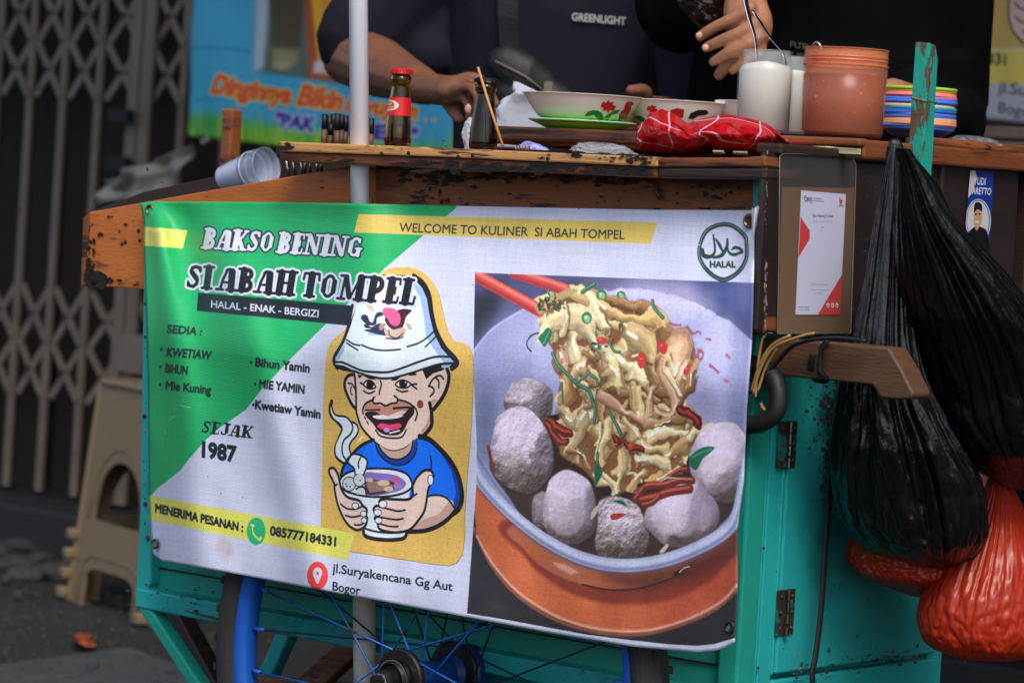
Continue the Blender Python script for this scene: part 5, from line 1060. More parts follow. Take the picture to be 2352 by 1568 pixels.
# varnished side boards
cp([(206, 487), (500, 434), (800, 382), (862, 384), (862, 690), (331, 664), (190, 655), (196, 600), (204, 540)], M['orange_wood'], 'side_board', b=0, th=.02, bevel=.0015)
cp([(863, 380), (1730, 404), (1736, 700), (863, 690)], M['side_wood'], 'side_board', b=.0, th=.02, bevel=.0015)
cp([(190, 500), (206, 488), (196, 600), (190, 657), (184, 657)], M['brown_wood'], 'end_cap', b=-.002, th=.03, bevel=.002)
MB().prism([P(x, y, b=.2) for x, y in ((204, 487), (330, 440), (500, 404), (652, 360), (720, 352), (860, 356), (860, 560), (330, 560), (215, 520))], (0, .02, 0)).obj('rear_side_board', M['dark_wood'], cart, bevel=.0015)
MB().prism([Vector((-1.10, .021, .80)), Vector((-.64, .021, .86)), Vector((-.64, .021, .845)), Vector((-1.10, .021, .785))], (0, .378, 0)).obj('tray_floor', M['dark_wood'], cart)
MB().box((-1.112, .21, .812), (.014, .378, .095)).obj('tray_end', M['dark_wood'], cart)
for c_ in ((318, 530), (321, 552), (288, 556), (280, 560), (237, 640), (436, 508), (1010, 440), (1014, 462), (1072, 470), (990, 410)):
    MB().ellip(P(c_[0], c_[1], b=-.0005), (.003, .001, .003), 5).obj('nail_hole', M['rubber'], cart, smooth=True)
lt = P(1508, 432, b=-.006); MB().tube([lt + Vector((-.006, 0, .008)), lt, lt + Vector((.004, -.004, -.006)), lt + Vector((.008, 0, -.012))], .003, 8).obj('latch', M['rust'], cart, smooth=True)
strut_ = MB().box(P(530, 322, b=.416) , (.022, .023, .092)).obj('tray_post', M['side_wood'], cart, bevel=.004)
# counter planks
cp([(640, 325), (1000, 339), (1510, 361), (1508, 383), (1000, 360), (640, 348)], M['pale_wood'], 'counter_edge', b=-.05, th=.03, bevel=.002)
cp([(641, 349), (1000, 361), (1507, 384), (1507, 408), (1000, 386), (660, 372), (640, 366)], M['brown_wood'], 'counter_plank', b=-.046, th=.06, bevel=.003)
cp([(1509, 362), (1700, 362), (1757, 358), (1757, 384), (1509, 384)], M['brown_wood'], 'counter_edge', b=-.045, th=.03, bevel=.002)
cp([(1509, 385), (1757, 385), (1757, 412), (1509, 409)], M['dark_wood'], 'counter_plank', b=-.044, th=.06, bevel=.003)
MB().box((-.36, .20, .962), (.71, .44, .014)).obj('counter_top', M['brown_wood'], cart, bevel=.002)
for x in (876, 938, 1052, 1085, 1258, 1450): 
    MB().ellip(P(x, 336 + (x - 640) * .0414 + (7 if x % 4 == 0 else 3), b=-.0505), (.0028, .001, .0024), 6).obj('nail', M['rubber'], cart, smooth=True)
cp([(1150, 304), (1475, 310), (1475, 330), (1145, 325)], M['brown_wood'], 'rear_rail', b=.12, th=.02, bevel=.004)
cp([(1475, 311), (1780, 310), (1975, 318), (1975, 336), (1780, 331), (1475, 331)], M['side_wood'], 'rear_rail', b=.12, th=.02, bevel=.003)
MB().box((-.245, .34, .992), (.57, .42, .022)).obj('raised_shelf', M['brown_wood'], cart, bevel=.003)
# dark upper end box
MB().box((.0255, .128, .882), (.009, .342, .196)).obj('end_board', M['box_wood'], cart, bevel=.004)
MB().box((.014, .395, .893), (.03, .175, .21)).obj('end_board', M['box_wood'], cart, bevel=.006)
MB().box((.012, .39, 1.006), (.036, .23, .014)).obj('end_rail', M['side_wood'], cart, bevel=.006)
MB().box((.012, .535, .86), (.036, .05, .25)).obj('end_post', M['dark_wood'], cart, bevel=.006)
MB().box((.02, .14, .985), (.035, .33, .012)).obj('end_cap_board', M['dark_wood'], cart, bevel=.003)
cp([(1728, 408), (1756, 404), (1754, 550), (1727, 540)], M['teal'], 'corner_post_top', b=-.008, th=.02)
cp([(1733, 556), (1760, 552), (1752, 760), (1728, 765)], M['brown_wood'], 'corner_trim', b=-.03, th=.04)
for c_ in ((2270, 358), (2250, 352)): MB().ellip(P(*c_, a=.031), (.004, .004, .004), 6).obj('bolt', M['chrome'], cart, smooth=True)
# push handle: a turned bar with a slanting grip
hb = .005
hpts = [(1735, 775), (1800, 779), (1940, 789), (2040, 798), (2070, 848), (2098, 905), (2092, 916), (2060, 917), (2022, 914), (2014, 900), (2002, 884), (1930, 876), (1800, 864), (1735, 856)]
cp(hpts, M['handle_wood'], 'handle', b=hb, th=.036, bevel=.0155, seg=6)
MB().lathe([(.0235, -.004), (.0235, .004)], P(1890, 832, b=hb + .021), 20, axis=(1, 0, -.05)).obj('handle_band', M['rubber'], cart, smooth=False)
hb2 = MB().tube([P(1905, 775, b=-.001), P(1886, 800, b=-.004), P(1882, 850, b=-.003), P(1900, 872, b=.004)], .0048, 8, flat=.6).obj('handle_band', M['rubber'], cart, smooth=True)
h3 = [P(x, y, b=.40) for x, y in ((2240, 770), (2400, 775), (2400, 840), (2240, 840))]
MB().prism(h3, (0, .04, 0)).obj('handle', M['handle_wood'], cart, bevel=.012, seg=3)

# chipped paint, mould and burnt stains that have a shape of their own
def chips(name, regions, mat_, b=None, a=None, seed=0):
    rc = random.Random(seed); mb_ = MB(); nrm = Vector((0, -1, 0)) if b is not None else Vector((1, 0, 0)); k_ = 0
    for (cx, cy, sx, sy, cnt, smin, smax, st_) in regions:
        for _ in range(cnt):
            x, y = rc.gauss(cx, sx), rc.gauss(cy, sy); r = rc.uniform(smin, smax) * (rc.random() ** 1.5 + .25); nn_ = 9; an_ = rc.uniform(-.3, .3); k_ += 1
            try: c0 = P(x, y, b=b, a=a)
            except Exception: continue
            pts = []
            for t in range(nn_):
                q_ = 2 * math.pi * t / nn_; rr = r * rc.uniform(.45, 1.25); pts.append(P(x + rr * math.cos(q_) * st_[0] - rr * math.sin(q_) * an_, y + rr * math.sin(q_) * st_[1] + rr * math.cos(q_) * an_, b=b, a=a) + nrm * (.00015 + .00012 * (k_ % 7)))
            if max(p.z for p in pts) > 1.1: continue
            mb_.add([c0 + nrm * (.00015 + .00012 * (k_ % 7))] + pts, [(0, i + 1, (i + 1) % nn_ + 1) for i in range(nn_)])
    o = mb_.obj(name, mat_, cart, fixn=False); o['kind'] = 'stuff'; return o
M['mould'] = mat('dark_mould', (44, 46, 48), rough=.8, var=.3, scale=60); M['burn'] = mat('burnt_stain', (30, 22, 19), rough=.7, var=.4, scale=60); M['bare'] = mat('bare_primer', (96, 100, 92), rough=.8, var=.3, scale=60)
chips('mould_stain', [(1925, 960, 18, 50, 260, 2, 9, (1, 1)), (1905, 1080, 10, 60, 110, 2, 8, (1, 1.6)), (1878, 960, 18, 60, 110, 1, 4, (1, 1)), (1850, 1540, 30, 10, 26, 1, 3, (2, 1)), (2000, 1520, 70, 12, 60, 1, 4, (2, 1)), (1900, 1300, 60, 140, 60, .8, 2.2, (1, 1.3))], M['mould'], a=.0126, seed=2)
chips('bare_patch', [(1836, 1540, 12, 18, 16, 1, 4, (1, 1)), (2050, 1500, 60, 8, 20, 1, 4, (2, 1)), (1820, 900, 14, 40, 20, 1, 3, (1, 1)), (1810, 1470, 8, 50, 14, 1, 3, (1, 1))], M['bare'], a=.0128, seed=3)
M['worn_edge'] = mat('worn_light_edge', (150, 140, 132), rough=.6, var=.4, scale=60)
chips('worn_edge', [(1757, 690, 1.6, 60, 70, 1, 4, (.5, 2.2)), (1760, 450, 1.4, 50, 30, .8, 2.5, (.5, 2)), (1850, 764, 80, 1.2, 40, .8, 2.5, (2.5, .5)), (1985, 560, 14, 120, 40, .5, 1.4, (1, 1)), (2020, 372, 12, 3, 12, .8, 2.2, (2, .6))], M['worn_edge'], a=.0303, seed=9)
chips('rust_stain', [(420, 1370, 60, 14, 40, 1, 4, (1.6, 1)), (336, 900, 5, 200, 30, 1, 3, (1, 2)), (420, 1340, 40, 30, 40, .8, 2.4, (1, 1))], M['mould'], b=-.0155, seed=4)
chips('burnt_stain', [(222, 640, 14, 8, 50, 3, 12, (1.5, 1)), (206, 600, 5, 40, 50, 2, 8, (.7, 1.6)), (262, 520, 26, 14, 14, 2, 6, (1, 1)), (300, 650, 20, 5, 10, 2, 4, (2, .6)), (560, 430, 160, 16, 30, .8, 2.4, (2, .7))], M['burn'], b=-.0008, seed=5)
chips('burnt_stain', [(1020, 408, 45, 12, 90, 2, 10, (1.6, 1)), (1010, 450, 26, 14, 16, 2, 6, (1, 1)), (1180, 402, 60, 8, 50, 2, 9, (2, .8)), (1420, 412, 60, 8, 50, 2, 8, (2, .8)), (1380, 455, 90, 14, 30, 1, 5, (2, .7)), (1640, 450, 50, 18, 40, 1, 6, (1.4, 1))], M['burn'], b=-.0008, seed=6)
chips('burnt_stain', [(655, 336, 9, 5, 40, 2, 6, (1.4, .8)), (1318, 355, 10, 4, 22, 2, 6, (1.6, .7)), (1400, 362, 30, 4, 30, 1, 5, (2, .7)), (1470, 366, 22, 5, 40, 2, 6, (1.8, .8)), (1260, 356, 8, 3, 8, 1, 4, (2, .7)), (900, 340, 160, 8, 60, .8, 2.2, (3, .5))], M['burn'], b=-.0508, seed=7)
chips('burnt_stain', [(1000, 376, 60, 6, 60, 2, 8, (2.5, .6)), (1200, 384, 120, 7, 130, 2, 9, (3, .7)), (1420, 394, 50, 6, 60, 2, 9, (2.5, .7)), (800, 370, 90, 4, 40, 1, 5, (3, .5))], M['burn'], b=-.0468, seed=8)

# ------------------------------------------------------------------ the wheel (a part of the cart with its own pieces)
WC = Vector((-.388, -.076, .350)); AX = (0, 1, 0)
wheel = MB().lathe([(.298, -.008), (.303, -.014), (.318, -.0165), (.320, -.012), (.312, -.009), (.308, 0), (.312, .009), (.320, .012), (.318, .0165), (.303, .014), (.298, .008)], WC, 120, axis=AX, close=True).obj('wheel', M['rim_blue'], cart, smooth=True)
tp = []
for k in range(20): t = 2 * math.pi * k / 20; tp.append((.329 + .021 * math.cos(t) + (.0015 if math.cos(t) > .6 and k % 2 else 0), .0235 * math.sin(t)))
MB().lathe(tp, WC, 140, axis=AX, close=True).obj('tyre', M['tyre'], wheel, smooth=False)
for k in range(120):
    t = 2 * math.pi * k / 120; d_ = Vector((math.cos(t), 0, math.sin(t))); tn = Vector((-math.sin(t), 0, math.cos(t)))
    if d_.z < .25 and abs(d_.x) < .6: continue
    MB().box(WC + d_ * .3485 + Vector((0, .009 * (1 if k % 2 else -1), 0)), (.004, .012, .009), Matrix((d_, Vector((0, 1, 0)), tn)).transposed()).obj('tread_block', M['tyre'], wheel)
HF, HR = WC + Vector((0, -.05, 0)), WC + Vector((0, .04, 0))
MB().lathe([(.019, -.046), (.017, -.03), (.017, .03), (.026, .044), (.033, .052), (.033, .07), (.02, .075)], WC, 32, axis=AX).obj('hub', M['hub_blue'], wheel, smooth=False)
MB().lathe([(.034, -.056), (.036, -.054), (.036, -.048), (.03, -.045)], WC, 40, axis=AX).obj('hub_flange', M['hub_dark'], wheel)
MB().lathe([(.036, .038), (.038, .04), (.036, .044)], WC, 40, axis=AX).obj('hub_flange', M['hub_dark'], wheel)
MB().lathe([(.023, -.058), (.023, -.066), (.020, -.070), (.017, -.066), (.013, -.066), (.013, -.080), (.008, -.082), (.008, -.095), (.0, -.096)], WC, 28, axis=AX).obj('axle_nut', M['hub_dark'], wheel, autosmooth=40)
MB().lathe([(.0235, -.058), (.0245, -.062), (.0235, -.066), (.0205, -.067), (.0205, -.058)], WC, 32, axis=AX).obj('bearing_ring', M['chrome'], wheel, autosmooth=40)
MB().lathe([(.0085, -.070), (.0105, -.076), (.0105, -.086), (.008, -.087)], WC, 6, axis=AX).obj('axle_nut', M['chrome'], wheel)
sp = random.Random(9)
for k in range(36):
    front = k % 2 == 0; side_ = HF if front else HR; kk = k // 2; t0 = 2 * math.pi * (kk + .25) / 18 + .06; tw = (1 if kk % 2 else -1) * math.radians(58); tr = 2 * math.pi * k / 36 + .12
    a_ = side_ + Vector((math.cos(tr + tw), 0, math.sin(tr + tw))) * .033; b_ = WC + Vector((math.cos(tr), 0, math.sin(tr))) * .297
    s_ = MB().tube([a_, a_.lerp(b_, .5) + Vector((0, sp.uniform(-.001, .001), 0)), b_.lerp(a_, .05)], .0013, 7).obj('spoke', M['spoke_blue'] if front else M['spoke_dark'], wheel, smooth=True)
    MB().tube([b_.lerp(a_, .06), b_], .0026, 7).obj('spoke_nipple', M['spoke_blue'], wheel, smooth=True)

# ------------------------------------------------------------------ parasol pole standing through the cart
pole = thing('parasol_pole', 'white scuffed parasol pole rising through the cart left of the counter', 'pole', P(838, 1800, b=.0) * 1)
pt, pbm = P(819, -420, b=-.016), P(838, 1568, b=-.034); d_ = (pbm - pt); 
mid = pt + d_ * .56
MB().tube([pt + (pt - pbm) * .55, mid + Vector((0, 0, 0))], .0118, 24).obj('upper_tube', M['pole'], pole, smooth=True)
MB().tube([mid, pbm + d_ * .17], .0138, 24).obj('lower_tube', M['pole_low'], pole, smooth=True)
jt = P(829, 462, b=-.016); dn = d_.normalized()
MB().tube([jt - dn * .004, jt + dn * .014], .0126, 24).obj('collar', M['pole_low'], pole, smooth=True)

# ------------------------------------------------------------------ the front banner
TOPE = [(322, 466), (360, 463), (700, 465), (1100, 474), (1500, 482), (1727, 483), (1741, 480)]
BOTE = [(352, 1272), (372, 1287), (510, 1311), (700, 1347), (900, 1384), (1066, 1415), (1280, 1455), (1455, 1484), (1604, 1497), (1650, 1492), (1688, 1474)]
LEFE = [(322, 466), (331, 505), (331, 560), (336, 700), (341, 900), (343, 1137), (346, 1205), (349, 1250), (352, 1272)]
RIGE = [(1741, 480), (1733, 548), (1733, 592), (1730, 712), (1727, 790), (1716, 930), (1710, 1066), (1709, 1105), (1700, 1169), (1694, 1216), (1694, 1358), (1688, 1474)]
def edge(E, axis):
    E = np.array(E, float); k = E[:, axis]; t = (k - k[0]) / (k[-1] - k[0]); return lambda s: (np.interp(s, t, E[:, 0]), np.interp(s, t, E[:, 1]))
eT, eB, eL, eR = edge(TOPE, 0), edge(BOTE, 0), edge(LEFE, 1), edge(RIGE, 1)
def coons(u, v):
    T_, B_, L_, R_ = eT(u), eB(u), eL(v), eR(v); out = []
    for k in (0, 1):
        bl = (1 - u) * (1 - v) * TOPE[0][k] + u * (1 - v) * TOPE[-1][k] + (1 - u) * v * BOTE[0][k] + u * v * BOTE[-1][k]
        out.append((1 - v) * T_[k] + v * B_[k] + (1 - u) * L_[k] + u * R_[k] - bl)
    return out
def bdepth(u, v):
    sm = lambda x: (lambda t: t * t * (3 - 2 * t))(min(max(x, 0), 1))
    d = .078 - .100 * sm(v / .42) * sm((u + .16) / .30)
    # a deep crease falling from the left eyelet, and soft sags
    d -= .030 * math.exp(-((u - .355) / .055) ** 2) * (1 - v) ** 2 + .010 * math.exp(-((u - .40) / .22) ** 2) * sm((v - .55) / .4) + .012 * math.exp(-((u - .43) / .16) ** 2) * sm((v - .8) / .2)
    d -= .024 * math.exp(-((u - .02 - .07 * v) / (.014 + .03 * v)) ** 2) * math.exp(-v * 1.1) * min(1, v * 12)
    d += .017 * math.exp(-((u - .065 - .10 * v) / (.022 + .035 * v)) ** 2) * math.exp(-v * 1.2) * min(1, v * 8)
    d -= .011 * math.exp(-((u - .12 - .16 * v) / .03) ** 2) * math.exp(-v * .9) * min(1, v * 6)
    d += .006 * math.sin(u * 26 + v * 3.0) * v * (1 - .55 * u) + .0022 * math.sin(u * 57 - v * 6 + 1) * v * (1 - u) ** 1.5
    d += .0030 * noise.noise(Vector((u * 9, v * 3, 0))) + .0016 * noise.noise(Vector((u * 22, v * 7, 5)))
    d -= .012 * math.exp(-((u - 1) / .02) ** 2) * (1 - v) ** 4
    return min(d, .084)
banner = flat_sheet('menu_banner', pr, coons, BB, BANNER_IMG, 'large vinyl menu banner with cartoon man and noodle photo tied along the cart side', 'banner', wob=0, rough=.42, weave=.22, nu=240, nv=150, depth=bdepth)
banner['name_note'] = 0; del banner['name_note']
for px_, r_ in (((345, 482), .0078), ((1722, 508), .0085), ((357, 1248), .0070), ((1677, 1440), .0070)):
    u_ = (px_[0] - 330) / 1400; v_ = (px_[1] - 470) / (820 + 190 * u_); yb = BB + bdepth(u_, v_)
    c_ = P(*px_, b=yb - .0012)
    MB().lathe([(r_ * .55, .0006), (r_ * .62, -.0022), (r_ * .8, -.003), (r_, -.0012), (r_, .0004)], c_, 24, axis=AX).obj('eyelet', M['brass'] if px_[1] < 600 else M['rust'] if px_[0] < 400 else M['hub_dark'], banner, smooth=True)
    MB().lathe([(r_ * .56, .0004), (r_ * .4, .0002), (0.0, .0002)], c_ + Vector((0, -.0008, 0)), 20, axis=AX).obj('eyelet_hole', M['rust'] if px_[1] < 600 else M['teal_dark'], banner)
# curled white flap at the upper right corner
V = []
for j in range(13):
    for i in range(7):
        t = i / 6; x = 1727 + 17 * t * (1 - j / 15) ; y = 476 + j * 6.4; V.append(P(x, y + 3 * math.sin(t * 6), b=-.050 - .012 * math.sin(t * math.pi) + .0 * j))
M['vinyl'] = mat('white_vinyl', (222, 222, 232), rough=.4, var=.03)
MB().add(V, [(j * 7 + i, (j + 1) * 7 + i, (j + 1) * 7 + i + 1, j * 7 + i + 1) for j in range(12) for i in range(6)]).obj('curled_corner', M['vinyl'], banner, smooth=True)
# hook hose, twine and straps at the handle
hose = [P(x, y, b=-.02 + 0.02 * k / 8) for k, (x, y) in enumerate(((1690, 1010), (1700, 978), (1745, 972), (1778, 950), (1788, 915), (1778, 870), (1755, 845), (1725, 838), (1700, 850)))]
tag(MB().tube([Vector(v) for v in spline(hose, 6)], .0105, 14).obj('rubber_hose', M['rubber'], smooth=True, loc=hose[4]), 'thick black rubber hose loop hanging under the wooden push handle', 'hose')
M['twine'] = mat('tan_twine', (170, 132, 78), rough=.8, var=.25, scale=60)
tw = MB()
for s_, l_ in enumerate((((1730, 905), (1745, 850), (1775, 800), (1830, 775), (1870, 765)), ((1726, 900), (1742, 845), (1770, 796), (1815, 770)), ((1735, 912), (1738, 860), (1748, 790), (1756, 770)), ((1740, 900), (1760, 840), (1784, 800)), ((1752, 935), (1765, 955), (1772, 965)), ((1748, 925), (1754, 945), (1770, 962)))):
    tw.tube([Vector(v) for v in spline([P(x, y, b=-.022 + .002 * s_) for x, y in l_], 5)], .0017, 6)
tag(tw.obj('twine', M['twine'], smooth=True, loc=P(1745, 850, b=-.02)), 'frayed tan twine tied round the base of the wooden push handle', 'twine')
st_ = MB().tube([Vector(v) for v in spline([P(x, y, b=-.012) for x, y in ((1715, 905), (1745, 880), (1790, 825), (1830, 790), (1905, 776), (1990, 782))], 6)], .0042, 8, flat=.5)
tag(st_.obj('rubber_strap', M['rubber'], smooth=True, loc=P(1790, 825, b=-.012)), 'black rubber strap tied from the hose over the wooden push handle', 'strap')
cdp = [P(x, y, a=.03) for x, y in ((1960, 700), (1925, 900), (1908, 1050), (1902, 1180), (1893, 1300), (1886, 1400), (1874, 1500), (1866, 1545), (1868, 1600), (1860, 1680))]
tag(MB().tube([Vector(v) for v in spline(cdp, 5)], .0048, 8, flat=.5).obj('black_strap', M['rubber'], smooth=True, loc=cdp[4]), 'long black strap hanging down in front of the teal end door', 'strap')

# ------------------------------------------------------------------ payment card in its plastic pouch
FX = .031
pouch = thing('payment_pouch', 'clear plastic pouch with brown card and printed payment sheet on the cart end', 'sign', P(1880, 765, a=FX))
M['card'] = mat('brown_card', (104, 74, 40), rough=.6, var=.08, scale=6)
M['clearfilm'] = mat('clear_film', (200, 200, 200), rough=.12, var=.02, alpha=.035, spec=.8)
smesh([(1798, 430), (1963, 432), (1951, 764), (1786, 764)], a=FX + .002, th=.0015).obj('brown_card', M['card'], pouch)
pp_ = Print(1815, 425, 1955, 735, 4200, (206, 206, 232), a=FX)
RED = (206, 34, 38)
def Q3(x, y): return (1561.9 + x / 3.413, 330.75 + y / 3.413)
pp_.poly(q(Q3, (945, 570), (1018, 680), (1016, 745), (928, 890)), RED); pp_.poly(q(Q3, (1272, 1020), (1075, 1345), (1275, 1345)), RED)
K_ = (40, 36, 50)
pp_.text('QRIS', Q3(974, 447), Q3(1034, 452), (0, -9.5), K_, bold=.03); pp_.line(q(Q3, (974, 408), (974, 425)), 1.2, K_); pp_.line(q(Q3, (974, 408), (990, 408)), 1.2, K_); pp_.line(q(Q3, (1036, 462), (1022, 464)), 1.2, K_)
pp_.text('QR Code Standar', Q3(1038, 430), Q3(1110, 432), (0, -2.6), K_, bold=.03); pp_.text('Pembayaran Nasional', Q3(1038, 449), Q3(1128, 454), (0, -2.6), K_, bold=.03)
pp_.poly(q(Q3, (1252, 415), (1262, 440), (1270, 430), (1274, 455), (1262, 475), (1252, 462), (1248, 440)), RED, smooth=True); pp_.text('GPN', Q3(1245, 490), Q3(1278, 492), (0, -4), (60, 50, 60), bold=.04)
pp_.text('Baso Bening Si Abah', Q3(1040, 572), Q3(1202, 577), (0, -7), K_, bold=.01); pp_.text('NMID : ID1024373861107', Q3(1045, 613), Q3(1195, 617), (0, -4.5), (120, 116, 140)); pp_.text('A01', Q3(1106, 660), Q3(1126, 661), (0, -4.5), (90, 86, 110))
pp_.text('SATU QRIS UNTUK SEMUA', Q3(1028, 1106), Q3(1158, 1108), (0, -3.6), (110, 104, 128)); pp_.text('Cek aplikasi penyelenggara di', Q3(1028, 1146), Q3(1152, 1149), (0, -3.2), (110, 104, 128)); pp_.text('www.aspi-qris.id', Q3(1056, 1172), Q3(1124, 1173), (0, -3.2), (110, 104, 128))
pp_.text('Dicetak oleh : 93600914', Q3(926, 1282), Q3(1012, 1284), (0, -2.6), K_, bold=.02); pp_.text('Versi cetak : 1.0.19.06.26', Q3(926, 1301), Q3(1012, 1303), (0, -2.6), K_, bold=.02)
for x in (1160, 1196, 1230): pp_.dot(Q3(x, 1263), 3.4, 5.6, (230, 220, 232)); pp_.dot(Q3(x, 1266), 1.5, 2.2, (120, 40, 60))
pp_.text('CARA PEMBAYARAN', Q3(1176, 1233), Q3(1242, 1234), (0, -1.8), (232, 160, 165)); pp_.text('Buka aplikasi  Scan QR  Bayar', Q3(1140, 1297), Q3(1235, 1299), (0, -1.6), (232, 160, 165))
V = []; UV = []
ol_ = quad_outline((1840, 437.5), (1943, 446), (1929.5, 722.5), (1827, 722.5))
for j in range(9):
    for i in range(5): x, y = ol_(i / 4, j / 8); p = P(x, y, a=FX + .0032); V.append(p); UV.append(pp_.uv(x, y))
me = new_mesh('paper_sheet', [v - root_loc(pouch) for v in V], [(j * 5 + i, (j + 1) * 5 + i, (j + 1) * 5 + i + 1, j * 5 + i + 1) for j in range(8) for i in range(4)])
ul = me.uv_layers.new(name='UVMap'); ul.data.foreach_set('uv', np.array([UV[l.vertex_index] for l in me.loops], np.float32).ravel()); me.materials.append(image_mat('payment_sheet_print', pp_.image('payment_sheet_print'), rough=.5))
o = bpy.data.objects.new('paper_sheet', me); COL.objects.link(o); o.parent = pouch
smesh([(1790, 358), (1800, 352), (1945, 356), (1958, 362), (1966, 376), (1966, 400), (1954, 765), (1786, 766), (1790, 500)], a=FX + .0052, th=.0009).obj('clear_sleeve', M['clearfilm'], pouch)
rimp = [P(x, y, a=FX + .0058) for x, y in ((1786, 766), (1790, 500), (1791, 360), (1800, 353), (1945, 357), (1958, 363), (1966, 378), (1966, 400), (1954, 765))]
M['sleeve_edge'] = mat('sleeve_edge', (150, 144, 130), rough=.3, var=.05, alpha=.35)
MB().tube(rimp + [rimp[0]], .0006, 6).obj('sleeve_edge', M['sleeve_edge'], pouch, smooth=True)
# blue portrait sticker
ps = Print(2205, 385, 2300, 600, 2500, (24, 52, 140), a=.0300)
def Q4(x, y): return (1892.6 + x / 2.667, 330.75 + y / 2.667)
ps.poly(q(Q4, (860, 150), (925, 150), (935, 200), (920, 260), (900, 310), (865, 350)), (196, 190, 190)); ps.dot(Q4(945, 470), 29, 50, (215, 215, 228)); ps.dot(Q4(945, 470), 27, 48, (26, 48, 120)); ps.dot(Q4(944, 470), 25.5, 46, (198, 196, 200))
ps.poly(q(Q4, (880, 560), (905, 520), (935, 505), (965, 510), (1000, 545), (1010, 700), (870, 700)), (18, 18, 22), smooth=True); ps.poly(q(Q4, (922, 400), (940, 385), (965, 395), (968, 450), (955, 500), (935, 530), (922, 500), (918, 440)), (186, 146, 116), smooth=True)
ps.poly(q(Q4, (920, 420), (922, 370), (940, 355), (965, 370), (968, 410), (940, 400)), (24, 26, 34), smooth=True); ps.line(q(Q4, (930, 475), (945, 478)), 2.5, (230, 225, 225)); ps.line(q(Q4, (926, 430), (934, 430)), 2, (30, 26, 26)); ps.line(q(Q4, (946, 428), (956, 428)), 2, (30, 26, 26))
ps.text('YUDI', Q4(915, 247), Q4(988, 252), (2, -17), (214, 218, 232), bold=.02); ps.text('ARETTO', Q4(905, 305), Q4(1022, 312), (2, -16), (214, 218, 232), bold=.02); ps.text('A', Q4(892, 303), Q4(906, 304), (2, -16), (196, 190, 190), bold=.02)
ol_ = quad_outline((2229, 392), (2283, 394), (2272, 590), (2214, 560))
V = []; UV = []
for j in range(7):
    for i in range(4): x, y = ol_(i / 3, j / 6); V.append(P(x, y, a=.0312)); UV.append(ps.uv(x, y))
loc = V[0]; me = new_mesh('portrait_sticker', [v - loc for v in V], [(j * 4 + i, (j + 1) * 4 + i, (j + 1) * 4 + i + 1, j * 4 + i + 1) for j in range(6) for i in range(3)])
ul = me.uv_layers.new(name='UVMap'); ul.data.foreach_set('uv', np.array([UV[l.vertex_index] for l in me.loops], np.float32).ravel()); me.materials.append(image_mat('sticker_print', ps.image('sticker_print'), rough=.3))
o = bpy.data.objects.new('portrait_sticker', me); COL.objects.link(o); o.location = loc; tag(o, 'torn blue sticker with an oval portrait on the dark cart end', 'sticker')
# ------------------------------------------------------------------ things on the counter
M['glass_brown'] = mat('brown_bottle_glass', (206, 176, 100), rough=.04, var=.02, trans=1.0, ior=1.46, rvar=.01)
M['glass_dark'] = mat('dark_bottle_glass', (150, 124, 84), rough=.04, var=.02, trans=1.0, ior=1.46, rvar=.01)
M['soy'] = mat('soy_sauce', (20, 10, 8), rough=.15, var=.1)
M['vinegar'] = mat('amber_liquid', (120, 96, 50), rough=.1, var=.05, trans=.7)
M['glass'] = mat('clear_glass', (206, 212, 208), rough=.06, var=.01, alpha=.16, spec=.9, coat=.5, rvar=.02)
M['red_cap'] = mat('red_bottle_cap', (196, 28, 32), rough=.35, var=.2, scale=90, spots=((230, 225, 220), 120, .66, .04))
M['black_cap'] = mat('black_cap', (24, 22, 22), rough=.4, spots=((150, 120, 70), 120, .62, .05))
M['bowlw'] = mat('bowl_porcelain', (236, 236, 230), rough=.18, var=.03, scale=6, coat=.3)
M['green_plate'] = mat('green_plastic', (120, 190, 40), rough=.35, var=.03, transl=.15)
M['green_rim'] = mat('pale_green_rim', (140, 214, 170), rough=.35, var=.03)
M['salt'] = mat('white_powder', (214, 212, 202), rough=.95, var=.05, scale=20, bump=.4)
M['chili'] = mat('chilli_sauce', (122, 34, 14), rough=.3, var=.2, scale=40, bump=.4, spots=((214, 130, 50), 85, .635, .02), spots2=((84, 22, 14), 30, .5, .2))
M['tub'] = mat('stained_tub', (232, 150, 118), rough=.22, var=.05, alpha=.2, spec=.6, coat=.15, spots=((206, 84, 40), 20, .62, .15))
M['lid_tub'] = mat('tub_rim', (214, 126, 88), rough=.3, var=.1, alpha=.62, spots=((200, 80, 40), 24, .55, .15))
M['steel'] = mat('spoon_steel', (200, 198, 192), rough=.16, metal=1.0, var=.05, rvar=.04)
M['white_bag'] = mat('thin_white_plastic', (214, 218, 230), rough=.3, var=.05, transl=.35)
M['clear_bag'] = mat('thin_clear_plastic', (190, 196, 206), rough=.16, var=.02, alpha=.2, spec=.9)
M['bamboo'] = mat('bamboo', (196, 148, 84), rough=.5, var=.15, scale=40)
M['stick_brown'] = mat('chopstick_brown', (104, 74, 50), rough=.5, var=.3, scale=50); M['stick_black'] = mat('chopstick_black', (22, 20, 22), rough=.5)
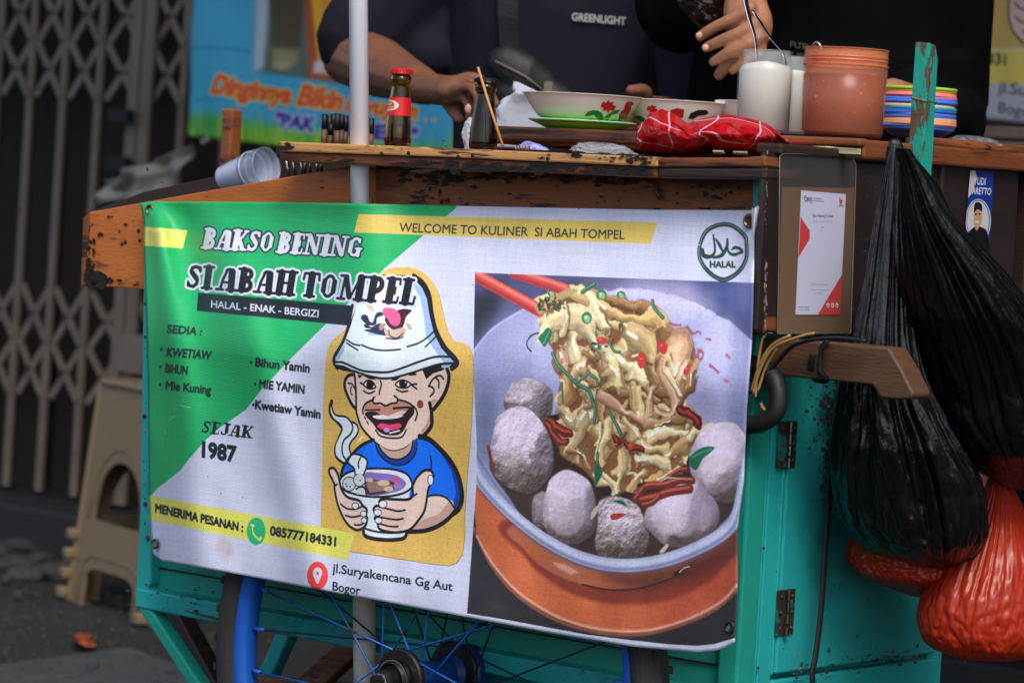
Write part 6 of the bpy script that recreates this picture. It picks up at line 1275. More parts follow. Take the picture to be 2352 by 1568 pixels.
def bottle(loc, name, label, H, R, glass, liquid, fill, cap):
    t = thing(name, label, 'bottle', loc); L = Vector(loc)
    prof = [(R * .9, 0), (R, .004), (R * 1.0, H * .12), (R * .97, H * .28), (R * .86, H * .48), (R * .74, H * .64), (R * .66, H * .76), (R * .66, H * .80), (R * .74, H * .815), (R * .78, H * .86), (R * .74, H * .90), (R * .66, H * .91), (R * .66, H * .95)]
    inner = [(max(r - .0022, .001), z + (.004 if i == 0 else 0)) for i, (r, z) in enumerate(prof)][::-1]
    MB().lathe(prof + inner, L, 40).obj('glass', glass, t, smooth=True)
    if fill: MB().lathe([(0, .0045)] + [(max(r - .0030, .001), max(z, .0045)) for r, z in prof if z < H * fill] + [(0, H * fill)], L, 32).obj('liquid', liquid, t, smooth=True)
    n = 42; V = []; F = []
    MB().lathe([(0, H * 1.005), (R * .62, H * 1.0), (R * .78, H * .985), (R * .80, H * .955), (R * .84, H * .93)], L, 42).obj('cap', cap, t, smooth=False)
    for k in range(21):
        a_ = 2 * math.pi * k / 21; MB().box(L + Vector((math.cos(a_) * R * .83, math.sin(a_) * R * .83, H * .955)), (.0022, .0016, H * .05), Matrix.Rotation(a_, 3, 'Z')).obj('cap_flute', cap, t)
    return t
DZ = .9695
b1l = P(913, 333, b=.04); b1l.z = DZ
bt1 = bottle(b1l, 'sauce_bottle', 'small brown glass bottle with red cap and red label on the counter', .097, .0168, M['glass_brown'], M['vinegar'], .30, M['red_cap'])
# its printed label, wrapped round the bottle
pl_ = Print(870, 225, 950, 295, 5200, (204, 28, 34), b=.02)
def Q5(x, y): return (551.25 + x / 3.556, y / 3.556)
pl_.poly(q(Q5, (1150, 850), (1230, 855), (1265, 890), (1270, 930), (1235, 970), (1180, 985), (1150, 985)), (222, 214, 204), smooth=True); pl_.poly(q(Q5, (1150, 860), (1215, 870), (1225, 930), (1150, 940)), (204, 30, 34), smooth=True)
pl_.poly(q(Q5, (1165, 870), (1205, 865), (1210, 900), (1180, 915), (1165, 905)), (214, 176, 90)); pl_.poly(q(Q5, (1160, 930), (1225, 925), (1235, 945), (1215, 970), (1165, 975)), (206, 166, 84)); pl_.line(q(Q5, (1160, 950), (1220, 945)), 1.5, (90, 50, 30)); pl_.line(q(Q5, (1175, 885), (1200, 882)), 1.2, (120, 50, 30))
V = []; UV = []; nL = 40
for j in range(5):
    for i in range(nL + 1):
        a_ = 2 * math.pi * i / nL; z_ = .0385 + .0225 * j / 4; r_ = .0168 * (.86 + (.97 - .86) * (.48 - z_ / .097) / .2 if z_ / .097 > .28 else .985) + .0004
        p = b1l + Vector((math.cos(a_) * r_, math.sin(a_) * r_, z_)); V.append(p)
        x_ = ((p.x - b1l.x) * .759 + (p.y - b1l.y) * .651) / .0168; UV.append(((.5 + .42 * x_) if (p - CAM).dot(F0) < (b1l - CAM).dot(F0) else .95, 1 - (.98 - .93 * j / 4)))
me = new_mesh('label', [v - b1l for v in V], [(j * (nL + 1) + i, j * (nL + 1) + i + 1, (j + 1) * (nL + 1) + i + 1, (j + 1) * (nL + 1) + i) for j in range(4) for i in range(nL)], True)
ul = me.uv_layers.new(name='UVMap'); ul.data.foreach_set('uv', np.array([UV[l.vertex_index] for l in me.loops], np.float32).ravel()); me.materials.append(image_mat('bottle_label_print', pl_.image('bottle_label_print'), rough=.35))
o = bpy.data.objects.new('label', me); COL.objects.link(o); o.parent = bt1
b2l = P(1109, 338, b=.03); b2l.z = DZ
bt2 = bottle(b2l, 'soy_sauce_bottle', 'open dark soy sauce bottle with a bamboo skewer beside it, nearest the hand', .088, .0172, M['glass_dark'], M['soy'], .74, M['black_cap'])
tag(MB().tube([P(1098, 155, b=.0), P(1122, 235, b=-.002), P(1155, 335, b=-.004)], .0016, 7).obj('bamboo_skewer', M['bamboo'], smooth=True, loc=P(1155, 335, b=-.004)), 'thin bamboo skewer leaning against the dark soy sauce bottle', 'skewer')
# black-tipped chopsticks bundled behind the pole
CHL = 'leftmost chopstick of the bundle|second chopstick from the left in the bundle|third chopstick from the left in the bundle|fourth chopstick from the left in the bundle|fifth chopstick from the left in the bundle|chopstick touching the left edge of the white pole|chopstick mostly hidden behind the white pole|chopstick hidden behind the middle of the white pole|chopstick just showing right of the white pole|rightmost chopstick, standing right of the white pole|short chopstick in front on the left of the bundle|short chopstick in front on the right of the bundle'.split('|')
for i, (x, top, bot) in enumerate(((746, 262, 330), (757, 266, 330), (766, 262, 330), (776, 261, 331), (785, 263, 331), (794, 266, 331), (812, 266, 332), (830, 272, 333), (846, 274, 334), (853, 272, 334), (760, 285, 331), (788, 284, 331))):
    ch = thing('chopstick', CHL[i] + ', brown with a black tip', 'chopstick', P(x, bot + 16, b=.12 + .01 * (i % 3)), group='black-tipped chopsticks bundled beside the pole')
    a_ = P(x, top, b=.12 + .01 * (i % 3)); c_ = P(x - 3, bot + 16, b=.12 + .01 * (i % 3)); m_ = a_.lerp(c_, .42 + .04 * (i % 2))
    MB().tube([a_, m_], .0040, 8).obj('black_tip', M['stick_black'], ch, smooth=True); MB().tube([m_, c_], .0040, 8).obj('shaft', M['stick_brown'], ch, smooth=True)
# forks and spoons hanging beneath the plank
for i, (x0, x1) in enumerate(((655, 668), (672, 680), (690, 697), (704, 700), (716, 712), (728, 730), (742, 738))):
    MB_ = MB().tube([P(x0, 345, b=.10), P((x0 + x1) / 2, 380, b=.10), P(x1, 420 - i * 4, b=.10)], .0028, 8, flat=.35)
    tag(MB_.obj('fork', M['steel'], smooth=True, loc=P(x0, 350, b=.1)), ('leftmost', 'second', 'third', 'fourth', 'fifth', 'sixth', 'rightmost')[i] + ' steel cutlery handle hanging beneath the left end of the counter plank', 'cutlery', 'cutlery handles beneath the plank')
tag(MB().box(P(700, 352, b=.13), (.06, .05, .016)).obj('cutlery_tray', M['stick_black'], bevel=.004, loc=P(700, 352, b=.13)), 'black cutlery tray tucked beneath the left end of the counter', 'tray')
# clear plastic cups lying nested in the side tray
ax_ = (P(625, 378, b=.16) - P(520, 408, b=.16)).normalized()
M['cup'] = mat('clear_cup_plastic', (206, 214, 236), rough=.12, var=.02, alpha=.26, spec=.9, coat=.5, rvar=.03); M['cup_w'] = mat('frosted_cup_plastic', (198, 208, 232), rough=.2, var=.03, alpha=.7, spec=.9, coat=.4)
for k, (off, mt) in enumerate(((0, 'cup_w'), (.012, 'cup'), (.026, 'cup'))):
    c_ = P(514, 410, b=.16) + ax_ * off; c_.z += .0; H_ = .056
    prof = [(0, .001), (.0165, 0), (.0175, .002), (.0178, .006), (.020, .020), (.0205, .024), (.0222, .040), (.0228, .044), (.0245, H_ - .002), (.0262, H_ - .001), (.0262, H_ + .0015), (.0247, H_ + .001), (.0238, H_ - .003), (.0172, .006), (0, .005)]
    tag(MB().lathe(prof, c_, 44, axis=ax_).obj('plastic_cup', M[mt], smooth=True, loc=c_), ('frosted plastic cup at the bottom of the nested stack in the side tray', 'clear plastic cup in the middle of the nested stack in the side tray', 'outermost clear plastic cup, its open mouth towards the counter')[k], 'cup', 'nested plastic cups lying in the side tray')
# white plastic bag of crackers behind the soy bottle
def blob_px(name, label, cat, px, b_, depth, mat_, seed=0, sharp=.35, n=70, m=44, a_=None, crumple=.10, freq=26, group=None, pleat=0, pleat_n=20):
    """soft bag from a photo outline row list: (y, xl, xr)"""
    V = []
    for j in range(m + 1):
        t = j / m; y = np.interp(t, np.linspace(0, 1, len(px)), [p[0] for p in px]); xl = np.interp(t, np.linspace(0, 1, len(px)), [p[1] for p in px]); xr = np.interp(t, np.linspace(0, 1, len(px)), [p[2] for p in px])
        c = P((xl + xr) / 2, y, b=b_, a=a_); r = (xr - xl) / 2 * mpp(c)
        for k in range(n):
            ph = 2 * math.pi * k / n; q_ = Vector((math.cos(ph), math.sin(ph), t * 3 + seed))
            fold = pleat * max(0, (1 - t * 1.1)) * (abs(math.sin(ph * pleat_n / 2 + 2.2 * noise.noise(Vector((math.cos(ph) * 1.5, math.sin(ph) * 1.5, t * .8 + seed))))) - .5)
            rr = r * (1 + fold + crumple * noise.noise(q_ * 2.2) + crumple * .5 * noise.noise(q_ * 6) ) 
            V.append(c + R0 * (math.cos(ph) * rr) + F0 * (math.sin(ph) * min(rr, depth)) * (depth / max(r, depth)) + Z * (.3 * crumple * r * noise.noise(q_ * 5 + Vector((9, 0, 0)))))
    F = [(j * n + k, j * n + (k + 1) % n, (j + 1) * n + (k + 1) % n, (j + 1) * n + k) for j in range(m) for k in range(n)] + [tuple(range(n))[::-1], tuple(range(m * n, (m + 1) * n))]
    loc = P((px[-1][1] + px[-1][2]) / 2, px[-1][0], b=b_, a=a_)
    o = MB().add(V, F).obj(name, mat_, smooth=True, loc=loc); return tag(o, label, cat, group)
blob_px('white_plastic_bag', 'crumpled thin white plastic bag between the soy bottle and the rooster bowl', 'plastic bag', [(188, 1180, 1190), (200, 1178, 1215), (215, 1180, 1245), (238, 1150, 1262), (262, 1135, 1270), (300, 1132, 1262), (340, 1128, 1250)], .36, .02, M['white_bag'], 3, crumple=.22)
blob_px('small_white_bag', 'small knotted white plastic bag tucked left of the dark soy bottle', 'plastic bag', [(270, 1078, 1100), (285, 1066, 1104), (310, 1062, 1108), (345, 1068, 1110)], .10, .012, M['white_bag'], 8, crumple=.2)
# rooster bowls
def bowl(cx, ytop, ybot, wpx, b_, name, label, tilt=0):
    c = P(cx, ybot, b=b_); s = mpp(c); R_ = wpx / 2 * s; H_ = (ybot - ytop) * s
    t = thing(name, label, 'bowl', c)
    prof = [(0, .001), (R_ * .46, 0), (R_ * .50, .003), (R_ * .56, .008), (R_ * .72, H_ * .30), (R_ * .86, H_ * .62), (R_ * .965, H_ * .93), (R_, H_ * .985), (R_ * .995, H_), (R_ * .975, H_ * .99), (R_ * .93, H_ * .90), (R_ * .82, H_ * .6), (R_ * .66, H_ * .26), (R_ * .4, H_ * .12), (0, H_ * .1)]
    pr2 = []
    body = MB().lathe([tuple(v) for v in spline(prof, 3)], c, 90).obj('bowl_body', M['bowlw'], t, smooth=True)
    if tilt: t.rotation_euler.x = tilt
    return t, body
gb = []
for args in ((1335, 219, 293, 282, .26, 'rooster_bowl', 'white rooster bowl standing on the bright green plate'), (1552, 234, 312, 250, .36, 'rooster_bowl', 'white rooster bowl behind the red checked cloth'), (1740, 236, 312, 205, .42, 'rooster_bowl', 'white bowl mostly hidden behind the glass jar of powder')):
    t, body = bowl(*args); tag(t, group='rooster bowls on the counter'); gb.append((t, body))
M['rose'] = mat('red_glaze', (206, 40, 32), rough=.3, var=.2, scale=80); M['leafg'] = mat('green_glaze', (24, 124, 74), rough=.3, var=.25, scale=80); M['blackg'] = mat('black_glaze', (26, 30, 30), rough=.3, var=.2); M['rooster'] = mat('rooster_red_glaze', (176, 40, 30), rough=.3, var=.3, scale=90)
def Q6(x, y): return (1102.5 + x / 3.556, y / 3.556)
def star(cx, cy, r, n=8, s=1): return [(cx + (r if k % 2 == 0 else r * .62) * math.cos(math.pi * k / n - 1.57), cy + (r if k % 2 == 0 else r * .62) * math.sin(math.pi * k / n - 1.57) * s) for k in range(2 * n)]
L1 = [q(Q6, (850, 950), (880, 915), (925, 900), (965, 905), (1000, 930), (1010, 975), (985, 1000), (960, 970), (930, 940), (890, 950)), q(Q6, (845, 995), (870, 975), (910, 970), (965, 1000), (900, 1000)), q(Q6, (990, 1005), (1030, 945), (1080, 915), (1110, 900), (1145, 900), (1120, 930), (1075, 940), (1035, 1000)), q(Q6, (1045, 1010), (1080, 985), (1115, 980), (1120, 1000), (1090, 1012))]
bv = bvh_of(gb[0][1])
decal('flower', [star(*Q6(1048, 870), 18, 8, .85)], M['rose'], gb[0][0], bv, off=.0010); decal('leaves', L1, M['leafg'], gb[0][0], bv, off=.0006)
decal('rooster', [q(Q6, (1180, 870), (1200, 835), (1240, 830), (1258, 850), (1235, 870), (1230, 900), (1200, 960), (1180, 985), (1150, 960), (1145, 920), (1180, 890))], M['rooster'], gb[0][0], bv, off=.0010); decal('rooster_tail', [q(Q6, (1140, 930), (1155, 965), (1180, 990), (1190, 1010), (1140, 1012), (1130, 980))], M['blackg'], gb[0][0], bv, off=.0006)
bv = bvh_of(gb[1][1])
decal('flower', [star(*Q6(1405, 890), 13, 7, .8)], M['rose'], gb[1][0], bv); decal('leaves', [q(Q6, (1225, 970), (1250, 950), (1310, 945), (1350, 975), (1345, 1000), (1300, 985), (1240, 1000))], M['leafg'], gb[1][0], bv, off=.0006)
decal('rooster', [q(Q6, (1545, 915), (1570, 895), (1610, 885), (1670, 895), (1665, 915), (1620, 920), (1660, 960), (1600, 970), (1570, 940))], M['rooster'], gb[1][0], bv); decal('rooster_tail', [q(Q6, (1700, 970), (1720, 925), (1780, 900), (1850, 900), (1870, 925), (1840, 940), (1780, 950), (1740, 975))], M['blackg'], gb[1][0], bv, off=.0006)
# green plate
c = P(1336, 303, b=.26); c.z = 1.0035; s = mpp(c); R_ = 124 * s
gp = thing('green_plate', 'bright green plastic plate under the front rooster bowl', 'plate', c)
MB().lathe([(0, 0), (R_ * .55, 0), (R_ * .62, .001), (R_ * .93, .0100), (R_ * .93, .0115), (R_ * .6, .003), (0, .002)], c, 80).obj('plate_body', M['green_plate'], gp, smooth=True)
MB().lathe([(R_ * .925, .0095), (R_ * 1.0, .0118), (R_ * 1.005, .0128), (R_ * .99, .0135), (R_ * .925, .0118)], c, 80, close=True).obj('rim', M['green_rim'], gp, smooth=True)
# jars
def jar(cx, ytop, ybot, wpx, b_, label, fillz=.80):
    c = P(cx, ybot, b=b_); s = mpp(c); R_ = wpx / 2 * s; H_ = (ybot - ytop) * s; t = thing('glass_jar', label, 'jar', c)
    prof = [(0, 0), (R_ * .93, 0), (R_, .004), (R_, H_ * .72), (R_ * .98, H_ * .77), (R_ * .88, H_ * .825), (R_ * .86, H_ * .84), (R_ * .89, H_ * .865), (R_ * .86, H_ * .885), (R_ * .88, H_ * .91), (R_ * .86, H_ * .93), (R_ * .87, H_ * .985), (R_ * .85, H_)]
    inn = [(max(r - .0018, 0), max(z, .003)) for r, z in prof][::-1]; inn[-1] = (0, .003)
    MB().lathe(prof + inn[1:], c, 56).obj('glass', M['glass'], t, autosmooth=50)
    MB().lathe([(0, .0035), (R_ - .0022, .0035), (R_ - .0022, H_ * .75), (R_ * .82, H_ * .815), (R_ * .4, H_ * (fillz + .05)), (0, H_ * (fillz + .07))], c, 48).obj('powder', M['salt'], t, smooth=True)
    return t, c, H_
j1, jc, jh = jar(1751, 116, 305, 129, .19, 'wide glass jar of white powder with two steel spoons, right of the red cloth')
j2, _, _ = jar(1815, 130, 308, 66, .34, 'narrow glass jar of white powder standing behind the larger jar', .7)
def spoon(pts, rs, label, b_):
    tag(MB().tube([Vector(v) for v in spline([P(x, y, b=bb) for (x, y), bb in zip(pts, b_)], 5)], list(np.interp(np.linspace(0, 1, (len(pts) - 1) * 5 + 1), np.linspace(0, 1, len(rs)), rs)), 10, flat=.3).obj('spoon', M['steel'], smooth=True, loc=P(*pts[-1], b=b_[-1])), label, 'spoon')
spoon([(1703, -60), (1712, 0), (1722, 45), (1735, 90), (1740, 150)], [.0045, .0050, .0042, .0026, .0026], 'steel spoon standing straight up in the wide jar of powder', [.19] * 5)
spoon([(1728, 24), (1745, 50), (1770, 88), (1798, 122), (1805, 150)], [.0022, .0040, .0032, .0024, .0024], 'second steel spoon leaning right out of the jar of powder', [.21, .21, .2, .19, .19])
spoon([(1868, 105), (1880, 97), (1892, 115), (1896, 140)], [.003, .0048, .0036, .003], 'short steel spoon tip showing above the rim of the chilli tub', [.24] * 4)
# chilli tub
c = P(1933, 313, b=.20); s = mpp(c); R_ = 97 * s; H_ = 200 * s
tub = thing('chilli_tub', 'large translucent screw-neck tub of red chilli sauce on the counter', 'tub', c)
outer = [(R_ * .92, 0), (R_ * .965, .004), (R_ * .99, H_ * .40), (R_ * 1.0, H_ * .80)]
MB().lathe(outer + [(R_ * .985, H_ * .80), (R_ * .972, H_ * .4), (R_ * .95, .005), (0, .003)] , c, 72).obj('tub_wall', M['tub'], tub, smooth=True)
MB().lathe([(0, .004), (R_ * .94, .005), (R_ * .965, H_ * .4), (R_ * .972, H_ * .70), (R_ * .9, H_ * .705), (0, H_ * .69)], c, 64).obj('sauce', M['chili'], tub, smooth=True)
MB().lathe([(R_ * .985, H_ * .795), (R_ * 1.02, H_ * .80), (R_ * 1.02, H_ * .815), (R_ * .985, H_ * .82), (R_ * .985, H_ * .85), (R_ * 1.0, H_ * .86), (R_ * .985, H_ * .875), (R_ * 1.0, H_ * .90), (R_ * .985, H_ * .915), (R_ * .99, H_ * .985), (R_ * 1.01, H_ * .99), (R_ * 1.01, H_ * 1.0), (R_ * .97, H_ * 1.0), (R_ * .965, H_ * .8)], c, 72, close=True).obj('screw_neck', M['lid_tub'], tub, autosmooth=40)
# stacked plates
cols = [(150, 206, 70, 'light green'), (236, 158, 40, 'orange'), (236, 150, 60, 'deep orange'), (232, 134, 148, 'pink'), (226, 110, 130, 'rose pink'), (74, 116, 214, 'blue'), (70, 120, 216, 'bright blue'), (66, 112, 206, 'mid blue'), (226, 186, 130, 'cream'), (34, 158, 178, 'turquoise'), (70, 116, 206, 'clear blue'), (60, 104, 196, 'strong blue'), (74, 116, 210, 'cornflower blue'), (64, 110, 200, 'royal blue'), (226, 160, 116, 'peach'), (222, 154, 112, 'pale peach'), (214, 146, 104, 'salmon'), (78, 120, 214, 'sky blue'), (60, 100, 196, 'dark blue')]
c = P(2106, 322, b=.36); s = mpp(c); R_ = 87 * s; zt = (322 - 208) * s; zb_ = 24 * s
for i, (r, g_, b_, nm) in enumerate(cols):
    z_ = zt - (zt - zb_) * i / (len(cols) - 1); key = 'plate_%d_%d_%d' % (r, g_, b_); M[key] = mat('plate_' + nm.replace(' ', '_'), (r, g_, b_), rough=.35, var=.03)
    cc = c + Vector((random.uniform(-.0012, .0012), random.uniform(-.001, .001), z_))
    Rr = R_ * random.uniform(.975, 1.0)
    pos = 'topmost' if i == 0 else 'lowest' if i == len(cols) - 1 else ('just under the %s one' % cols[i - 1][3])
    tag(MB().lathe([(0, -zb_ * .8), (Rr * .55, -zb_ * .8), (Rr * .66, -zb_ * .7), (Rr * .95, -.0008), (Rr, -.0002), (Rr * 1.005, .0006), (Rr * 1.005, .0030), (Rr * .97, .0034), (Rr * .66, -zb_ * .6), (0, -zb_ * .68)], cc, 72).obj('plate', M[key], smooth=True, loc=cc), '%s plate in the stack behind the green post, %s' % (nm, pos), 'plate', 'stacked coloured plates')
# green post with a rubber band
gpost = thing('painted_post', 'chipped teal square wooden post tied upright at the cart end', 'post', (.045, .236, .80))
pw = .0098
def pc(x, y, z): return Vector((.045 + x * pw, .236 + y * pw, z))
V = [pc(-1.15, -1.15, .84), pc(1.15, -1.15, .84), pc(1.15, 1.15, .84), pc(-1.15, 1.15, .84), pc(-1, -1, 1.120), pc(1, -1, 1.119), pc(1, .35, 1.117), pc(1, 1, 1.102), pc(-1, 1, 1.104), pc(-1, .3, 1.120)]
gpm = MB().add(V, [(0, 1, 5, 4), (1, 2, 7, 6, 5), (2, 3, 8, 7), (3, 0, 4, 9, 8), (4, 5, 6, 9), (9, 6, 7, 8), (3, 2, 1, 0)]).obj('post_shaft', M['teal_chip'], gpost, bevel=.0012)
M['band'] = mat('rubber_band', (150, 96, 44), rough=.5)
MB().tube([pc(-1.07, -1.07, 1.056), pc(1.07, -1.07, 1.052), pc(1.07, 1.07, 1.052), pc(-1.07, 1.07, 1.056), pc(-1.07, -1.07, 1.056)], .0012, 6).obj('rubber_band', M['band'], gpost)
# painting brush lying along the rail
br = thing('pastry_brush', 'cream-handled flat brush lying along the rail right of the red cloth', 'brush', P(1870, 344, b=.08))
MB().prism([P(x, y, b=.085) for x, y in ((1775, 334), (1900, 336), (1925, 339), (1925, 352), (1900, 350), (1775, 345))], (0, .006, 0)).obj('handle', mat('cream_plastic', (206, 200, 150), rough=.4, var=.05), br, bevel=.002)
MB().prism([P(x, y, b=.084) for x, y in ((1915, 338), (1968, 341), (1968, 354), (1915, 352))], (0, .008, 0)).obj('bristles', mat('bristles', (176, 170, 128), rough=.8, var=.5, scale=60, stretch=(.2, 1, 6), bump=1), br)
# small wrappers, springs and scraps on the counter
blob_px('purple_wrapper', 'small crumpled purple and white wrapper on the counter edge', 'wrapper', [(324, 1208, 1214), (330, 1200, 1236), (338, 1196, 1254), (344, 1200, 1262)], .0, .008, mat('purple_wrapper', (150, 150, 214), rough=.3, var=.2, scale=60, spots=((76, 62, 160), 70, .5, .05)), 5, crumple=.3)
blob_px('clear_wrapper', 'crumpled clear plastic scrap on the counter left of the red cloth', 'wrapper', [(328, 1352, 1400), (334, 1330, 1430), (342, 1322, 1448), (351, 1316, 1458)], -.005, .012, M['clear_bag'], 6, crumple=.35)
for x0, x1, y in ((1640, 1664, 349), (1686, 1718, 351), (1184, 1216, 340)):
    V = []; n_ = 40; a_, c_ = P(x0, y, b=-.03), P(x1, y + 1, b=-.03); d_ = c_ - a_
    pts = [a_ + d_ * (k / n_) + Vector((0, math.cos(k * 1.4) * .0022, math.sin(k * 1.4) * .0022)) for k in range(n_ + 1)]
    tag(MB().tube(pts, .0009, 5).obj('steel_spring', M['chrome'], smooth=True, loc=a_), {1640: 'short steel spring on the counter edge under the red cloth', 1686: 'steel spring lying nearest the corner of the counter', 1184: 'small steel coil at the foot of the dark soy bottle'}[x0], 'spring')
blob_px('clear_plastic_bag', 'flat crumpled clear plastic bag lying beyond the plate stack on the rail', 'plastic bag', [(312, 2200, 2245), (320, 2180, 2285), (330, 2170, 2300), (336, 2170, 2300)], .42, .03, M['clear_bag'], 12, crumple=.25)

# ------------------------------------------------------------------ red checked cloth
M['cloth'] = mat('red_cloth', (188, 20, 26), rough=.9, var=.1, scale=60, bump=.6, bscale=300, sheen=.3)
mc = bpy.data.materials.new('red_checked_cloth'); mc.use_nodes = True; N, L = mc.node_tree.nodes, mc.node_tree.links; bs = N['Principled BSDF']; bs.inputs['Roughness'].default_value = .9; bs.inputs['Specular IOR Level'].default_value = .15
uvn = N.new('ShaderNodeUVMap'); sp_ = N.new('ShaderNodeSeparateXYZ'); L.new(uvn.outputs[0], sp_.inputs[0])
def mth(op, a, b=None, c=None):
    n = N.new('ShaderNodeMath'); n.operation = op
    for i, v in enumerate((a, b, c)):
        if v is None: continue
        if isinstance(v, (int, float)): n.inputs[i].default_value = v
        else: L.new(v, n.inputs[i])
    return n.outputs[0]
def stripes(x, per, wd, off): return mth('LESS_THAN', mth('ABSOLUTE', mth('SUBTRACT', mth('FRACT', mth('MULTIPLY_ADD', x, per, off)), .5)), wd)
def dots(): return mth('GREATER_THAN', mth('MULTIPLY', mth('SINE', mth('MULTIPLY', sp_.outputs[0], 620)), mth('SINE', mth('MULTIPLY', sp_.outputs[1], 620))), .05)
s1 = mth('MAXIMUM', stripes(sp_.outputs[0], 3.2, .022, .2), stripes(sp_.outputs[1], 3.2, .022, .45)); s2 = mth('MULTIPLY', mth('MAXIMUM', stripes(sp_.outputs[0], 5.2, .16, .0), stripes(sp_.outputs[1], 2.6, .12, .1)), dots())
fac = mth('MAXIMUM', mth('MULTIPLY', s1, .66), mth('MULTIPLY', s2, .10)); mx = N.new('ShaderNodeMix'); mx.data_type = 'RGBA'; L.new(fac, mx.inputs[0]); mx.inputs[6].default_value = lin((172, 12, 18)); mx.inputs[7].default_value = lin((206, 190, 205)); L.new(mx.outputs[2], bs.inputs['Base Color'])
nz = N.new('ShaderNodeTexNoise'); nz.inputs['Scale'].default_value = 220; tcn = N.new('ShaderNodeTexCoord'); L.new(tcn.outputs['Object'], nz.inputs[0]); bp = N.new('ShaderNodeBump'); bp.inputs['Strength'].default_value = 1; bp.inputs['Distance'].default_value = .002; L.new(nz.outputs[0], bp.inputs['Height']); L.new(bp.outputs[0], bs.inputs['Normal'])
# folded, heaped cloth: upper outline, lower outline and bulging folds between them
TO = [(1460, 310), (1463, 290), (1478, 280), (1490, 262), (1520, 250), (1550, 262), (1580, 285), (1600, 276), (1640, 266), (1680, 264), (1720, 272), (1750, 280), (1770, 290), (1781, 306)]
BO = [(1462, 345), (1470, 348), (1490, 350), (1520, 352), (1550, 354), (1580, 352), (1600, 346), (1625, 338), (1650, 346), (1680, 348), (1700, 348), (1730, 346), (1760, 342), (1778, 330)]
NU, NV = 150, 60; V = []; UV = []
for j in range(NV + 1):
    v = j / NV
    for i in range(NU + 1):
        u = i / NU; tx, ty = [np.interp(u, np.linspace(0, 1, len(TO)), [p[k] for p in TO]) for k in (0, 1)]; bx_, by_ = [np.interp(u, np.linspace(0, 1, len(BO)), [p[k] for p in BO]) for k in (0, 1)]
        x = tx + (bx_ - tx) * v; y = ty + (by_ - ty) * v
        prof = math.sin(math.pi * min(max(v, .0), 1)) ** .6
        fold = .010 * abs(math.sin(u * 9.5 - v * 3.4 + .8)) ** .7 + .006 * abs(math.sin(u * 17 + v * 4 + 2 * noise.noise(Vector((u * 4, v * 2, 0))))) + .008 * noise.noise(Vector((u * 7, v * 4, 2))) + .0035 * abs(noise.noise(Vector((u * 26, v * 9, 4)))) + .0012 * noise.noise(Vector((u * 70, v * 30, 1)))
        b_ = .06 - (.045 + fold) * prof * (math.sin(math.pi * min(max(u, .02), .98)) ** .35)
        V.append(P(x, y, b=b_)); UV.append((u * 1.15 + .12 * v + .15 * noise.noise(Vector((u * 3, v * 2, 7))), v * .55 - u * .5 + .25 * noise.noise(Vector((u * 2.5, v * 2, 3)))))
nb = len(V)
for i in range(NU + 1): p = V[i].copy(); p.y += .09; p.z = DZ + .004; V.append(p)      # back skirt
F = [(j * (NU + 1) + i, (j + 1) * (NU + 1) + i, (j + 1) * (NU + 1) + i + 1, j * (NU + 1) + i + 1) for j in range(NV) for i in range(NU)] + [(i, i + 1, nb + i + 1, nb + i) for i in range(NU)]
UV += [(UV[i][0], UV[i][1] - .4) for i in range(NU + 1)]
loc = P(1620, 345, b=.0); me = new_mesh('checked_cloth', [v - loc for v in V], F, True); ul = me.uv_layers.new(name='UVMap'); ul.data.foreach_set('uv', np.array([UV[l.vertex_index] for l in me.loops], np.float32).ravel()); me.materials.append(mc)
o = bpy.data.objects.new('checked_cloth', me); COL.objects.link(o); o.location = loc; tag(o, 'crumpled red and white checked cloth heaped on the counter', 'cloth')

